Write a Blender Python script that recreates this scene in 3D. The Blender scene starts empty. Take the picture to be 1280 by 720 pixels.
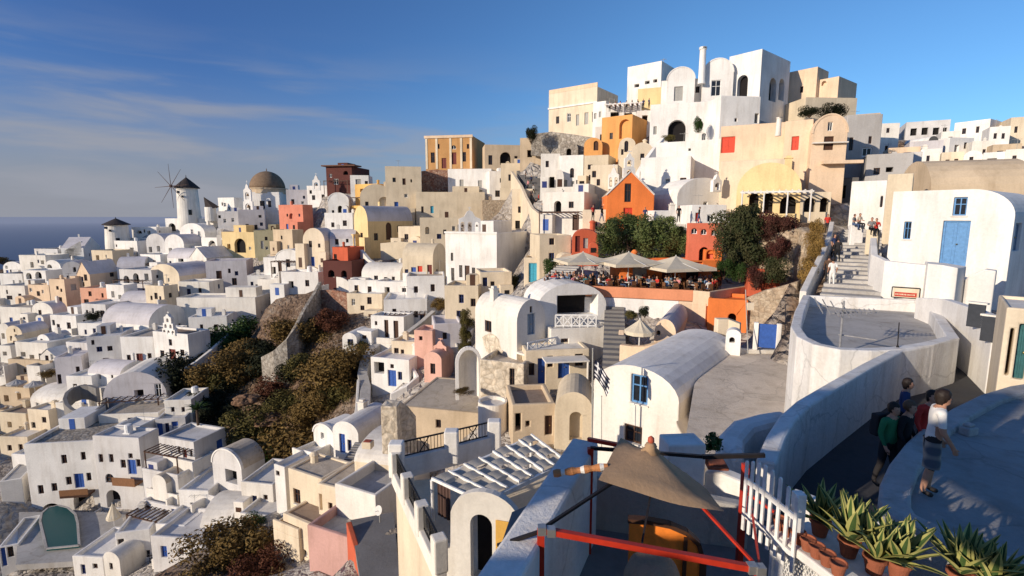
import bpy, bmesh, math, random, zlib
import numpy as np
from mathutils import Vector, Matrix, noise as mn
from mathutils.geometry import tessellate_polygon
R = math.radians
random.seed(7)
sc = bpy.context.scene
col = sc.collection
# ------------------------------------------------------------------ camera model (photo pixels 1280x720)
F = 640.0
PITCH = R(8.0)
CZ = 105.0
cp, sp_ = math.cos(PITCH), math.sin(PITCH)
CAM = Vector((0, 0, CZ))
def ray(px, py):
    u = (px - 640.0) / F; v = (360.0 - py) / F
    return Vector((u, cp + v * sp_, -sp_ + v * cp))
def at(px, py, d):
    """world point seen at photo pixel (px,py) at d metres in front of the lens"""
    r = ray(px, py)
    return CAM + r * (d / r.y)
def at_z(px, py, zrel):
    r = ray(px, py)
    return CAM + r * (zrel / r.z)
DCTRL = [(0,320,175),(150,300,165),(238,272,165),(327,240,150),(410,235,140),(100,360,125),(0,400,112),(200,380,102),(300,330,118),
 (40,450,92),(215,440,80),(170,490,72),(50,520,76),(100,600,61),(50,700,50),(150,700,50),(220,570,60),(260,650,52),(290,590,56),
 (400,330,95),(480,300,95),(500,230,112),(570,190,122),(640,200,116),(590,340,74),(520,320,80),(430,390,74),(500,400,66),(540,460,50),
 (480,470,54),(430,560,43),(380,650,34),(650,400,44),(660,460,38),(560,500,38),(620,520,33),(700,540,29),(690,250,78),(640,260,88),
 (720,215,82),(785,245,60),(730,350,48),(690,330,56),(850,350,42),(720,130,108),(800,110,98),(900,110,82),(850,160,74),(780,165,82),
 (950,180,62),(1020,115,84),(1030,170,54),(960,230,47),(1150,165,135),(1240,165,125),(1200,215,37),(1180,290,27),(800,490,24),(900,480,20),
 (950,350,35),(800,420,34)]
_dc = np.array(DCTRL, float)
def D(px, py):
    q = (_dc[:,0]-px)**2 + ((_dc[:,1]-py)*1.4)**2 + 60
    w = q**-1.6
    return float(np.exp((w*np.log(_dc[:,2])).sum()/w.sum()))
GROUND = []      # terrain control points (x,y,z)
def gpt(p, dz=0.0): GROUND.append((p[0], p[1], p[2]+dz))
# ------------------------------------------------------------------ materials
MATS = {}
def _nodes(name):
    m = bpy.data.materials.new(name); m.use_nodes = True
    nt = m.node_tree; b = nt.nodes['Principled BSDF']
    return m, nt, b
def N(nt, t, **kw):
    n = nt.nodes.new(t)
    for k, v in kw.items():
        try: setattr(n, k, v)
        except Exception: pass
    return n
def plaster(name, rgb, dirt=.5, bump=.25, scale=1.0, rough=.92):
    if name in MATS: return MATS[name]
    m, nt, b = _nodes(name); L = nt.links.new
    geo = N(nt, 'ShaderNodeNewGeometry')
    mp = N(nt, 'ShaderNodeMapping'); mp.inputs['Scale'].default_value = (1.1*scale, 1.1*scale, .16*scale)
    L(geo.outputs['Position'], mp.inputs['Vector'])
    streak = N(nt, 'ShaderNodeTexNoise'); streak.inputs['Scale'].default_value = 1.3; streak.inputs['Detail'].default_value = 7; streak.inputs['Roughness'].default_value = .65
    L(mp.outputs[0], streak.inputs['Vector'])
    big = N(nt, 'ShaderNodeTexNoise'); big.inputs['Scale'].default_value = .35*scale; big.inputs['Detail'].default_value = 6
    L(geo.outputs['Position'], big.inputs['Vector'])
    fine = N(nt, 'ShaderNodeTexNoise'); fine.inputs['Scale'].default_value = 7*scale; fine.inputs['Detail'].default_value = 8; fine.inputs['Roughness'].default_value = .7
    L(geo.outputs['Position'], fine.inputs['Vector'])
    r1 = N(nt, 'ShaderNodeMapRange'); r1.inputs[1].default_value = .48; r1.inputs[2].default_value = .78
    L(streak.outputs[0], r1.inputs[0])
    r2 = N(nt, 'ShaderNodeMapRange'); r2.inputs[1].default_value = .3; r2.inputs[2].default_value = .7; r2.inputs[3].default_value = .86; r2.inputs[4].default_value = 1.08
    L(big.outputs[0], r2.inputs[0])
    r3 = N(nt, 'ShaderNodeMapRange'); r3.inputs[1].default_value = .3; r3.inputs[2].default_value = .7; r3.inputs[3].default_value = .9; r3.inputs[4].default_value = 1.06
    L(fine.outputs[0], r3.inputs[0])
    mul = N(nt, 'ShaderNodeMath', operation='MULTIPLY'); L(r2.outputs[0], mul.inputs[0]); L(r3.outputs[0], mul.inputs[1])
    base = N(nt, 'ShaderNodeMix', data_type='RGBA'); base.inputs[6].default_value = (*rgb, 1)
    base.inputs[7].default_value = (rgb[0]*.55+.03, rgb[1]*.5+.022, rgb[2]*.44+.015, 1)
    f = N(nt, 'ShaderNodeMath', operation='MULTIPLY'); f.inputs[1].default_value = dirt; L(r1.outputs[0], f.inputs[0]); L(f.outputs[0], base.inputs[0])
    hs = N(nt, 'ShaderNodeHueSaturation'); L(base.outputs[2], hs.inputs['Color']); L(mul.outputs[0], hs.inputs['Value'])
    L(hs.outputs[0], b.inputs['Base Color'])
    b.inputs['Roughness'].default_value = rough; b.inputs['Specular IOR Level'].default_value = .15
    bp = N(nt, 'ShaderNodeBump'); bp.inputs['Strength'].default_value = bump; bp.inputs['Distance'].default_value = .06
    L(fine.outputs[0], bp.inputs['Height']); L(bp.outputs[0], b.inputs['Normal'])
    MATS[name] = m; return m
def on_plane(px,py,p0,p1):
    d=p1-p0; side=Vector((-d.y,d.x,0)); n=d.cross(side).normalized(); r=ray(px,py); return CAM+r*((p0-CAM).dot(n)/r.dot(n))
def roofing(name,rgb):
    if name in MATS: return MATS[name]
    m=plaster(name,rgb,.7,.5); nt=m.node_tree; L=nt.links.new; b=nt.nodes['Principled BSDF']; src=b.inputs['Base Color'].links[0].from_socket
    geo=N(nt,'ShaderNodeNewGeometry'); ns=N(nt,'ShaderNodeTexNoise'); ns.inputs['Scale'].default_value=1.1; ns.inputs['Detail'].default_value=6; L(geo.outputs['Position'],ns.inputs['Vector'])
    ad=N(nt,'ShaderNodeMix',data_type='RGBA',blend_type='ADD'); ad.inputs[0].default_value=.9; L(geo.outputs['Position'],ad.inputs[6]); L(ns.outputs[1],ad.inputs[7])
    vo=N(nt,'ShaderNodeTexVoronoi',feature='DISTANCE_TO_EDGE'); vo.inputs['Scale'].default_value=.42; L(ad.outputs[2],vo.inputs['Vector'])
    mr=N(nt,'ShaderNodeMapRange'); mr.inputs[1].default_value=.004; mr.inputs[2].default_value=.016; mr.inputs[3].default_value=.22; mr.inputs[4].default_value=0; L(vo.outputs[0],mr.inputs[0])
    vc=N(nt,'ShaderNodeTexVoronoi'); vc.inputs['Scale'].default_value=.42; L(ad.outputs[2],vc.inputs['Vector']); sp=N(nt,'ShaderNodeSeparateColor'); L(vc.outputs['Color'],sp.inputs[0])
    m2=N(nt,'ShaderNodeMapRange'); m2.inputs[3].default_value=.95; m2.inputs[4].default_value=1.05; L(sp.outputs[0],m2.inputs[0]); hs=N(nt,'ShaderNodeHueSaturation'); L(src,hs.inputs['Color']); L(m2.outputs[0],hs.inputs['Value'])
    mx=N(nt,'ShaderNodeMix',data_type='RGBA'); mx.inputs[7].default_value=(.10,.085,.07,1); L(hs.outputs[0],mx.inputs[6]); L(mr.outputs[0],mx.inputs[0]); L(mx.outputs[2],b.inputs['Base Color']); return m
def stone(name, c1, c2, c3, scale=1.6):
    if name in MATS: return MATS[name]
    m, nt, b = _nodes(name); L = nt.links.new
    geo = N(nt, 'ShaderNodeNewGeometry')
    v = N(nt, 'ShaderNodeTexVoronoi'); v.inputs['Scale'].default_value = scale; L(geo.outputs['Position'], v.inputs['Vector'])
    v2 = N(nt, 'ShaderNodeTexVoronoi', feature='DISTANCE_TO_EDGE'); v2.inputs['Scale'].default_value = scale; L(geo.outputs['Position'], v2.inputs['Vector'])
    nz = N(nt, 'ShaderNodeTexNoise'); nz.inputs['Scale'].default_value = 3; nz.inputs['Detail'].default_value = 9; L(geo.outputs['Position'], nz.inputs['Vector'])
    s = N(nt, 'ShaderNodeSeparateColor'); L(v.outputs['Color'], s.inputs[0])
    mx = N(nt, 'ShaderNodeMix', data_type='RGBA'); mx.inputs[6].default_value = (*c1,1); mx.inputs[7].default_value = (*c2,1); L(s.outputs[0], mx.inputs[0])
    mx2 = N(nt, 'ShaderNodeMix', data_type='RGBA'); mx2.inputs[7].default_value = (*c3,1); L(mx.outputs[2], mx2.inputs[6])
    r = N(nt, 'ShaderNodeMapRange'); r.inputs[1].default_value = .0; r.inputs[2].default_value = .09; r.inputs[3].default_value = .8; r.inputs[4].default_value = 0; L(v2.outputs[0], r.inputs[0]); L(r.outputs[0], mx2.inputs[0])
    hs = N(nt, 'ShaderNodeHueSaturation'); L(mx2.outputs[2], hs.inputs['Color'])
    r3 = N(nt, 'ShaderNodeMapRange'); r3.inputs[1].default_value=.3; r3.inputs[2].default_value=.7; r3.inputs[3].default_value=.6; r3.inputs[4].default_value=1.2; L(nz.outputs[0], r3.inputs[0]); L(r3.outputs[0], hs.inputs['Value'])
    L(hs.outputs[0], b.inputs['Base Color']); b.inputs['Roughness'].default_value = .95; b.inputs['Specular IOR Level'].default_value = .1
    bp = N(nt, 'ShaderNodeBump'); bp.inputs['Strength'].default_value = .7; bp.inputs['Distance'].default_value = .12
    ad = N(nt, 'ShaderNodeMath', operation='ADD'); L(v2.outputs[0], ad.inputs[0]); L(nz.outputs[0], ad.inputs[1]); L(ad.outputs[0], bp.inputs['Height']); L(bp.outputs[0], b.inputs['Normal'])
    MATS[name] = m; return m
def paint(name, rgb, rough=.55, var=.2, metal=0, scale=6):
    if name in MATS: return MATS[name]
    m, nt, b = _nodes(name); L = nt.links.new
    geo = N(nt, 'ShaderNodeNewGeometry')
    nz = N(nt, 'ShaderNodeTexNoise'); nz.inputs['Scale'].default_value = scale; nz.inputs['Detail'].default_value = 8; nz.inputs['Roughness'].default_value = .65; L(geo.outputs['Position'], nz.inputs['Vector'])
    r = N(nt, 'ShaderNodeMapRange'); r.inputs[1].default_value = .3; r.inputs[2].default_value = .7; r.inputs[3].default_value = 1-var; r.inputs[4].default_value = 1+var; L(nz.outputs[0], r.inputs[0])
    hs = N(nt, 'ShaderNodeHueSaturation'); hs.inputs['Color'].default_value = (*rgb,1); L(r.outputs[0], hs.inputs['Value']); L(hs.outputs[0], b.inputs['Base Color'])
    b.inputs['Roughness'].default_value = rough; b.inputs['Metallic'].default_value = metal; b.inputs['Specular IOR Level'].default_value = .3
    MATS[name] = m; return m
def leafmat(name, c1, c2, scale=.9, trans=.25):
    if name in MATS: return MATS[name]
    m, nt, b = _nodes(name); L = nt.links.new
    geo = N(nt, 'ShaderNodeNewGeometry')
    nz = N(nt, 'ShaderNodeTexNoise'); nz.inputs['Scale'].default_value = scale; nz.inputs['Detail'].default_value = 4; L(geo.outputs['Position'], nz.inputs['Vector'])
    r = N(nt, 'ShaderNodeMapRange'); r.inputs[1].default_value = .35; r.inputs[2].default_value = .65; L(nz.outputs[0], r.inputs[0])
    ad = N(nt, 'ShaderNodeMix', data_type='FLOAT'); ad.inputs[0].default_value = .45; L(r.outputs[0], ad.inputs[2]); L(geo.outputs['Random Per Island'], ad.inputs[3])
    mx = N(nt, 'ShaderNodeMix', data_type='RGBA'); mx.inputs[6].default_value = (*c1,1); mx.inputs[7].default_value = (*c2,1); L(ad.outputs[0], mx.inputs[0])
    L(mx.outputs[2], b.inputs['Base Color']); b.inputs['Roughness'].default_value = .75; b.inputs['Specular IOR Level'].default_value = .15
    MATS[name] = m; return m
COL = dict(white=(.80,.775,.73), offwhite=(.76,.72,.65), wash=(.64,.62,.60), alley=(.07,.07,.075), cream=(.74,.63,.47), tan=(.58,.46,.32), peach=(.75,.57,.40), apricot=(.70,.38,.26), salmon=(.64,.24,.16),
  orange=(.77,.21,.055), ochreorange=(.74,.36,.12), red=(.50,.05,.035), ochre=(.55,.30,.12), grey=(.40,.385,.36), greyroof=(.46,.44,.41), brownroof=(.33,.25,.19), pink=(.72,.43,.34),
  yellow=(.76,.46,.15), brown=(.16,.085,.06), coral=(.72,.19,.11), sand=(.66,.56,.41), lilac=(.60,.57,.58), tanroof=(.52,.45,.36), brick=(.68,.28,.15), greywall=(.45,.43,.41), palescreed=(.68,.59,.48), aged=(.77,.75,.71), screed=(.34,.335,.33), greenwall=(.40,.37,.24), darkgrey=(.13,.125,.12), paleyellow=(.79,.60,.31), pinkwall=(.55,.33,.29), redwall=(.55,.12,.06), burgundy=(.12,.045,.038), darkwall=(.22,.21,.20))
def PM(c):
    if c == 'stone': return stone('rubble_stone', (.42,.32,.22), (.50,.41,.30), (.28,.21,.15), 3.2)
    if c == 'stonegrey': return stone('grey_rubble', (.30,.26,.21), (.46,.42,.36), (.2,.17,.14))
    if c == 'stonered': return stone('red_rubble', (.30,.14,.09), (.44,.30,.22), (.2,.11,.08), 2.2)
    if c == 'patchy': return stone('patchy_plaster', (.68,.60,.48), (.60,.51,.39), (.46,.38,.28), 1.7)
    d = .5
    if c in ('greyroof','brownroof','tanroof','palescreed','aged','screed'): return roofing(c+'_screed', COL[c])
    return plaster(c+'_plaster', COL[c], d)
GLASS = paint('window_glass_dark', (.018,.022,.03), .12, .3)
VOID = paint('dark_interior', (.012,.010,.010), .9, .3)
PAINT = dict(maroon=(.15,.028,.02), blue=(.035,.10,.36), sky=(.10,.25,.48), navy=(.03,.045,.17), brown=(.07,.032,.018), red=(.42,.04,.02), scarlet=(.62,.06,.025), grey=(.36,.35,.32),
  white=(.78,.77,.74), teal=(.06,.35,.48), darkteal=(.025,.11,.12), slate=(.20,.27,.36), black=(.015,.014,.014), wood=(.23,.11,.05), tan=(.5,.36,.2), darkgreen=(.02,.07,.06), ironblue=(.16,.22,.36))
def PT(c): return paint(c+'_paint', PAINT[c])
# ------------------------------------------------------------------ mesh builder
class MB:
    def __init__(s): s.v=[]; s.f=[]; s.m=[]; s.k=0
    def P(s, pts, m=None):
        i=len(s.v); s.v += [tuple(p) for p in pts]; s.f.append(tuple(range(i,i+len(pts)))); s.m.append(s.k if m is None else m)
    def faces(s, vs, fs, m=None):
        i=len(s.v); s.v += [tuple(p) for p in vs]
        for f in fs: s.f.append(tuple(i+j for j in f)); s.m.append(s.k if m is None else m)
    def box(s, c, d, rz=0, m=None, M=None):
        x,y,z = [q/2 for q in d]; cs,sn = math.cos(rz),math.sin(rz)
        vs=[]
        for a,b,e in ((-1,-1,-1),(1,-1,-1),(1,1,-1),(-1,1,-1),(-1,-1,1),(1,-1,1),(1,1,1),(-1,1,1)):
            X,Y=a*x,b*y; p=Vector((c[0]+X*cs-Y*sn, c[1]+X*sn+Y*cs, c[2]+e*z))
            vs.append(M@p if M else p)
        s.faces(vs, [(0,3,2,1),(4,5,6,7),(0,1,5,4),(1,2,6,5),(2,3,7,6),(3,0,4,7)], m)
    def box2(s, a, b, m=None): s.box([(a[i]+b[i])/2 for i in range(3)], [abs(b[i]-a[i]) for i in range(3)], 0, m)
    def prism(s, poly, h, m=None):
        """poly: list of 3D top points; extruded down by h"""
        n=len(poly); vs=[tuple(p) for p in poly]+[(p[0],p[1],p[2]-h) for p in poly]
        s.faces(vs, [tuple(range(n)), tuple(range(2*n-1,n-1,-1))]+[(i,n+i,n+(i+1)%n,(i+1)%n) for i in range(n)], m)
    def tube(s, p0, p1, r0, r1=None, n=8, m=None, cap=True):
        p0=Vector(p0); p1=Vector(p1); r1=r0 if r1 is None else r1
        d=(p1-p0).normalized(); a=d.orthogonal().normalized(); b=d.cross(a)
        vs=[]
        for p,r in ((p0,r0),(p1,r1)):
            for i in range(n):
                t=2*math.pi*i/n; vs.append(p+(a*math.cos(t)+b*math.sin(t))*r)
        fs=[(i,(i+1)%n,n+(i+1)%n,n+i) for i in range(n)]
        if cap: fs += [tuple(range(n-1,-1,-1)), tuple(range(n,2*n))]
        s.faces(vs,fs,m)
    def path(s, pts, r, n=6, m=None):
        for a,b in zip(pts,pts[1:]): s.tube(a,b,r,r,n,m)
    def lathe(s, prof, c=(0,0,0), n=20, m=None):
        """prof: list of (r,z)"""
        vs=[]; fs=[]
        for r,z in prof:
            for i in range(n):
                t=2*math.pi*i/n; vs.append((c[0]+r*math.cos(t), c[1]+r*math.sin(t), c[2]+z))
        for j in range(len(prof)-1):
            for i in range(n):
                fs.append((j*n+i, j*n+(i+1)%n, (j+1)*n+(i+1)%n, (j+1)*n+i))
        fs.append(tuple(range(n-1,-1,-1))); k=(len(prof)-1)*n; fs.append(tuple(range(k,k+n)))
        s.faces(vs,fs,m)
    def beam(s, p0, p1, w, h, m=None):
        p0=Vector(p0); p1=Vector(p1); d=(p1-p0).normalized(); side=d.cross(Vector((0,0,1)))
        side = side.normalized() if side.length>1e-4 else Vector((1,0,0)); up=side.cross(d).normalized()
        vs=[p+side*a*w/2+up*b*h/2 for p in (p0,p1) for a,b in ((-1,-1),(1,-1),(1,1),(-1,1))]
        s.faces(vs,[(3,2,1,0),(4,5,6,7),(0,1,5,4),(1,2,6,5),(2,3,7,6),(3,0,4,7)],m)
    def mesh(s, name, mats, merge=True, smooth=False):
        me=bpy.data.meshes.new(name); me.from_pydata(s.v,[],s.f)
        for q in (mats if isinstance(mats,(list,tuple)) else [mats]): me.materials.append(q)
        for p,k in zip(me.polygons,s.m): p.material_index=min(k,len(me.materials)-1); p.use_smooth=smooth
        if merge:
            bm=bmesh.new(); bm.from_mesh(me); bmesh.ops.remove_doubles(bm,verts=bm.verts,dist=.0015)
            bmesh.ops.recalc_face_normals(bm,faces=bm.faces); bm.to_mesh(me); bm.free()
        return me
    def build(s, name, mats, parent=None, loc=None, rz=0, smooth=False, merge=True, bevel=0, seg=2):
        o=bpy.data.objects.new(name, s.mesh(name,mats,merge,smooth)); col.objects.link(o)
        if loc is not None: o.location=loc
        o.rotation_euler.z=rz
        if parent: o.parent=parent
        if bevel:
            b=o.modifiers.new('bevel','BEVEL'); b.width=bevel; b.segments=seg; b.limit_method='ANGLE'; b.angle_limit=R(35)
        return o
def tag(o, label=None, cat=None, group=None, kind=None):
    if label: o['label']=label
    if cat: o['category']=cat
    if group: o['group']=group
    if kind: o['kind']=kind
    return o
def empty(name, loc, rz, label, cat, group=None):
    o=bpy.data.objects.new(name,None); col.objects.link(o); o.location=loc; o.rotation_euler.z=rz; o.empty_display_size=.3
    return tag(o,label,cat,group)
def dup(root, loc, rz=0, scale=1.0, label=None):
    r=root.copy(); col.objects.link(r); r.location=loc; r.rotation_euler.z=rz
    r.scale=(scale,)*3 if not isinstance(scale,tuple) else scale
    if label: r['label']=label
    for ch in [o for o in root.children]:
        c=ch.copy(); col.objects.link(c); c.parent=r
        for g in ch.children:
            e=g.copy(); col.objects.link(e); e.parent=c
    return r
# ------------------------------------------------------------------ openings
# kind: shape(rect/arch), type, frame paint, panel paint
KIND = dict(W=('rect','window','white',None), B=('rect','window','sky',None), V=('rect','window','navy',None), N=('rect','window','brown',None), G=('rect','shutter','grey','grey'),
  X=('rect','shutter','scarlet','scarlet'), D=('rect','door','blue','blue'), E=('rect','door','sky','sky'), K=('rect','door','brown','brown'), R=('rect','door','maroon','maroon'), T=('rect','door','teal','teal'), H=('rect','door','darkteal','darkteal'),
  A=('arch','window','white',None), M=('arch','window','brown',None), O=('arch','opening',None,None), Q=('rect','opening',None,None), Z=('arch','door','brown','brown'), P=('arch','door','navy','navy'), Y=('arch','niche',None,None), S=('rect','door','slate','slate'), F=('rect','door','scarlet','scarlet'))
def hole_poly(shape, s, z, w, h):
    if shape=='rect': return [(s-w/2,z-h/2),(s+w/2,z-h/2),(s+w/2,z+h/2),(s-w/2,z+h/2)]
    r=w/2; zt=z+h/2-r; zt=max(zt, z-h/2+.02)
    pts=[(s-w/2,z-h/2),(s+w/2,z-h/2)]
    for i in range(0,11):
        t=math.pi*i/10; pts.append((s+r*math.cos(t), zt+min(r,z+h/2-zt)*math.sin(t)))
    return pts
def add_opening(parent, fm, kind, s, z, w, h, depth, small, colname):
    """fm: maps (s, inward, z) to house-local coordinates"""
    shape,typ,fp,pp=KIND[kind]; poly=hole_poly(shape,s,z,w,h)
    def face(mb, pl, dep, m): mb.P([fm(a,dep,b) for a,b in pl], m)
    def bar(mb, a0,b0,a1,b1,d0,d1,m):
        vs=[fm(a,dd,b) for dd in (d0,d1) for a,b in ((a0,b0),(a1,b0),(a1,b1),(a0,b1))]
        mb.faces(vs,[(0,1,2,3),(7,6,5,4),(0,4,5,1),(1,5,6,2),(2,6,7,3),(3,7,4,0)],m)
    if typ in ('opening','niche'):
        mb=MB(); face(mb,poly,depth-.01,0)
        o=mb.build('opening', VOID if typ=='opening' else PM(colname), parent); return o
    fw=min(.09,w*.11)
    x0,x1,z0,z1=s-w/2+.004,s+w/2-.004,z-h/2+.004,z+h/2-.004
    if typ=='window':
        mb=MB(); 
        if not small: 
            pane=MB(); face(pane,poly,depth-.005,0)
        else: face(mb,poly,depth-.005,1)
        d0,d1=depth-.07,depth-.012
        for a in ((x0,z0,x0+fw,z1),(x1-fw,z0,x1,z1),(x0+fw,z0,x1-fw,z0+fw),(x0+fw,z1-fw,x1-fw,z1)) if shape=='rect' else ((x0,z0,x0+fw,z1-w/2),(x1-fw,z0,x1,z1-w/2),(x0+fw,z0,x1-fw,z0+fw)):
            bar(mb,*a,d0,d1,0)
        bar(mb,s-fw*.4,z0+fw,s+fw*.4,z1-fw*1.02,d0+.01,d1-.002,0)
        zz=z+h*.12 if shape=='rect' else z1-w/2
        if h>1.0 or not small:
            bar(mb,x0+fw,zz-fw*.35,s-fw*.4,zz+fw*.35,d0+.012,d1-.004,0); bar(mb,s+fw*.4,zz-fw*.35,x1-fw,zz+fw*.35,d0+.012,d1-.004,0)
        o=mb.build('window',[PT(fp),GLASS],parent,merge=False)
        if not small and shape=='rect':
            sm=MB(); bar(sm,x0-.08,z0-.075,x1+.08,z0-.006,-.07,depth-.08,0); sm.build('sill',PM('offwhite'),o,merge=False)
        if not small: pane.build('pane',GLASS,o,merge=False)
        return o
    mb=MB(); face(mb,poly,depth-.01,0)
    d0,d1=depth-.06,depth-.012
    if shape=='rect':
        bar(mb,x0,z0,x0+fw,z1,d0,d1,0); bar(mb,x1-fw,z0,x1,z1,d0,d1,0); bar(mb,x0+fw,z1-fw,x1-fw,z1,d0,d1,0)
        bar(mb,s-.02,z0,s+.02,z1-fw-.003,d0+.02,d1-.002,0)
        if not small:
            for q in (-1,1):
                cx=s+q*w*.24
                for lo,hi in ((.08,.42),(.48,.9)):
                    bar(mb,cx-w*.13,z0+(z1-z0)*lo,cx+w*.13,z0+(z1-z0)*hi,d0+.03,d1-.003,0)
    o=mb.build('door' if typ=='door' else 'shutter',PT(fp),parent,merge=False)
    if typ=='door' and not small:
        k=MB(); c=fm(s+.07,d0-.03,z-h*.02); k.lathe([(.0,-.04),(.035,-.03),(.045,0),(.035,.03),(0,.04)],c,8); k.build('handle',paint('brass',(.5,.35,.12),.35,.1,1),o)
    return o
# ------------------------------------------------------------------ houses
HOUSES={}
def _isect(px,py,P,u):
    r=ray(px,py); # s*r.xy = P + t*u
    det=r.x*(-u[1])-r.y*(-u[0])
    t=(r.x*P[1]-r.y*P[0])/det if False else None
    # solve [r.x -u0; r.y -u1][s;t]=P
    s=(P[0]*(-u[1])+u[0]*P[1])/(r.x*(-u[1])+u[0]*r.y)
    return Vector((s*r.x,s*r.y))
def arch_pts(w,hs,rise,n=14):
    return [(w/2*math.cos(math.pi*i/n), hs+rise*math.sin(math.pi*i/n)) for i in range(n+1)]
def wall_face(mb, fm, outline, holes, reveal):
    loops=[[Vector((a,b,0)) for a,b in outline]]+[[Vector((a,b,0)) for a,b in h] for h in holes]
    tris=tessellate_polygon(loops); flat=[p for l in loops for p in l]
    mb.faces([fm(p.x,0,p.y) for p in flat],[t for t in tris])
    for h in holes:
        n=len(h); vs=[fm(a,0,b) for a,b in h]+[fm(a,reveal,b) for a,b in h]
        mb.faces(vs,[(i,(i+1)%n,n+(i+1)%n,n+i) for i in range(n)])
def in_poly(p,poly):
    x,y=p; c=False; n=len(poly)
    for i in range(n):
        x1,y1=poly[i]; x2,y2=poly[(i+1)%n]
        if (y1>y)!=(y2>y) and x<(x2-x1)*(y-y1)/(y2-y1)+x1: c=not c
    return c
def house(label,x0,x1,yt,yb,roof='flat',c='white',d=None,yaw=0,L=6.0,xs=None,ops=(),rise=None,rc=None,name='house',cat='house',group=None,sub=5.0,par=.35,dome=None,bev=None,ground=True,lip=None,detail=True):
    rg=random.Random(zlib.crc32(label.encode()))
    if group=='houses on the left slope':
        yaw+=rg.uniform(-9,9)
        if c=='white': c=rg.choice(('white','white','offwhite','wash','white','wash'))
        if c=='lilac': c=rg.choice(('lilac','wash'))
    xm,ym=(x0+x1)/2,(yt+yb)/2
    if d is None: d=D(xm,yb)
    ang=math.degrees(math.atan((xm-640)/F))
    if ang<0: yaw=max(yaw,-(52+ang))
    P=at(xm,ym,d); ya=R(yaw); u=(math.cos(ya),math.sin(ya)); n=(-math.sin(ya),math.cos(ya))
    A=_isect(x0,ym,(P.x,P.y),u); B=_isect(x1,ym,(P.x,P.y),u); w=(B-A).length; M=(A+B)/2
    zb=at(xm,yb,d).z; zt=at(xm,yt,d).z; H=zt-zb
    if xs is not None:
        Cn=B if xs>x1 else A; q=_isect(xs,ym,(Cn.x,Cn.y),n); L=(q-Cn).dot(Vector(n)); 
        if L<1 or L>45: print('BAD L',label,L)
        L=min(max(L,3),22)
    root=empty(name,(M.x,M.y,zb),ya,label,cat,group)
    mw=Matrix.Translation((M.x,M.y,zb))@Matrix.Rotation(ya,4,'Z'); inv=mw.inverted()
    pxs=F/d; small=pxs<13
    fmF=lambda s,i,z:Vector((s,i,z)); fmR=lambda s,i,z:Vector((w/2-i,s,z)); fmL=lambda s,i,z:Vector((-w/2+i,s,z)); fmB=lambda s,i,z:Vector((s,L-i,z))
    if rise is None: rise=min(.45*H,.42*(w if roof=='vault' else L))
    hs=H-rise if roof in('vault','vaultx','gable','gablex') else H
    if roof=='quarter':
        hs=H-rise; top=[(w/2-w*.34+w*.34*math.cos(math.pi/2*i/10),hs+rise*math.sin(math.pi/2*i/10)) for i in range(11)]+[(-w/2,H)]
    elif roof=='vault': top=arch_pts(w,hs,rise)
    elif roof=='gable': top=[(w/2,hs),(0,H),(-w/2,hs)]
    else: top=[(w/2,hs),(-w/2,hs)]
    oF=[(-w/2,-sub),(w/2,-sub)]+top
    if roof=='vaultx': sd=[(a+L/2,b) for a,b in arch_pts(L,hs,rise)]
    elif roof=='gablex': sd=[(L,hs),(L/2,H),(0,hs)]
    else: sd=[(L,hs),(0,hs)]
    oS=[(0,-sub),(L,-sub)]+sd
    oL=[(0,-sub),(L,-sub),(L,H),(0,H)] if roof=='quarter' else oS
    holes={'F':[], 'R':[], 'L':[]}; todo=[]; rev=.2
    camL=inv@CAM
    for op in ops:
        fc,px,py,wp,hp,kd=op[:6]
        if fc=='F': pl=(Vector((0,0,0)),Vector((0,1,0)))
        elif fc=='R': pl=(Vector((w/2,0,0)),Vector((1,0,0)))
        else: pl=(Vector((-w/2,0,0)),Vector((1,0,0)))
        def hit(a,b):
            dr=inv.to_3x3()@ray(a,b); den=dr.dot(pl[1])
            t=(pl[0]-camL).dot(pl[1])/den; return camL+dr*t
        q=hit(px,py); e0,e1=hit(px-wp/2,py),hit(px+wp/2,py); t0,t1=hit(px,py-hp/2),hit(px,py+hp/2)
        g=0 if fc=='F' else 1
        s=q[g]; ww=abs(e1[g]-e0[g]); z=(t0.z+t1.z)/2; hh=abs(t0.z-t1.z)
        lim=(-w/2,w/2) if fc=='F' else (0,L)
        ww=min(ww,(lim[1]-lim[0])-.3); s=min(max(s,lim[0]+ww/2+.12),lim[1]-ww/2-.12)
        hh=min(hh,H-.2); z=max(z,hh/2+.03)
        outl=oF if fc=='F' else oS
        for _ in range(12):
            if all(in_poly((a*1.0+(a-s)*.06,b+(b-z)*.06),outl) for a,b in hole_poly(KIND[kd][0],s,z,ww,hh)): break
            ww*=.9; hh*=.9; z=max(z-.04*hh, hh/2+.03) 
        pol=hole_poly(KIND[kd][0],s,z,ww,hh)
        bb=(s-ww/2,s+ww/2,z-hh/2,z+hh/2)
        if any(bb[0]<o[1]+.03 and bb[1]>o[0]-.03 and bb[2]<o[3]+.03 and bb[3]>o[2]-.03 for o in [h[1] for h in holes[fc]]) or ww<.05 or hh<.05:
            continue
        holes[fc].append((pol,bb)); dep=.9 if KIND[kd][1]=='opening' else (.6 if KIND[kd][1]=='niche' else rev)
        if len(op)>6: dep=op[6]
        todo.append((fc,kd,s,z,ww,hh,min(dep,L*.4)))
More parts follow.
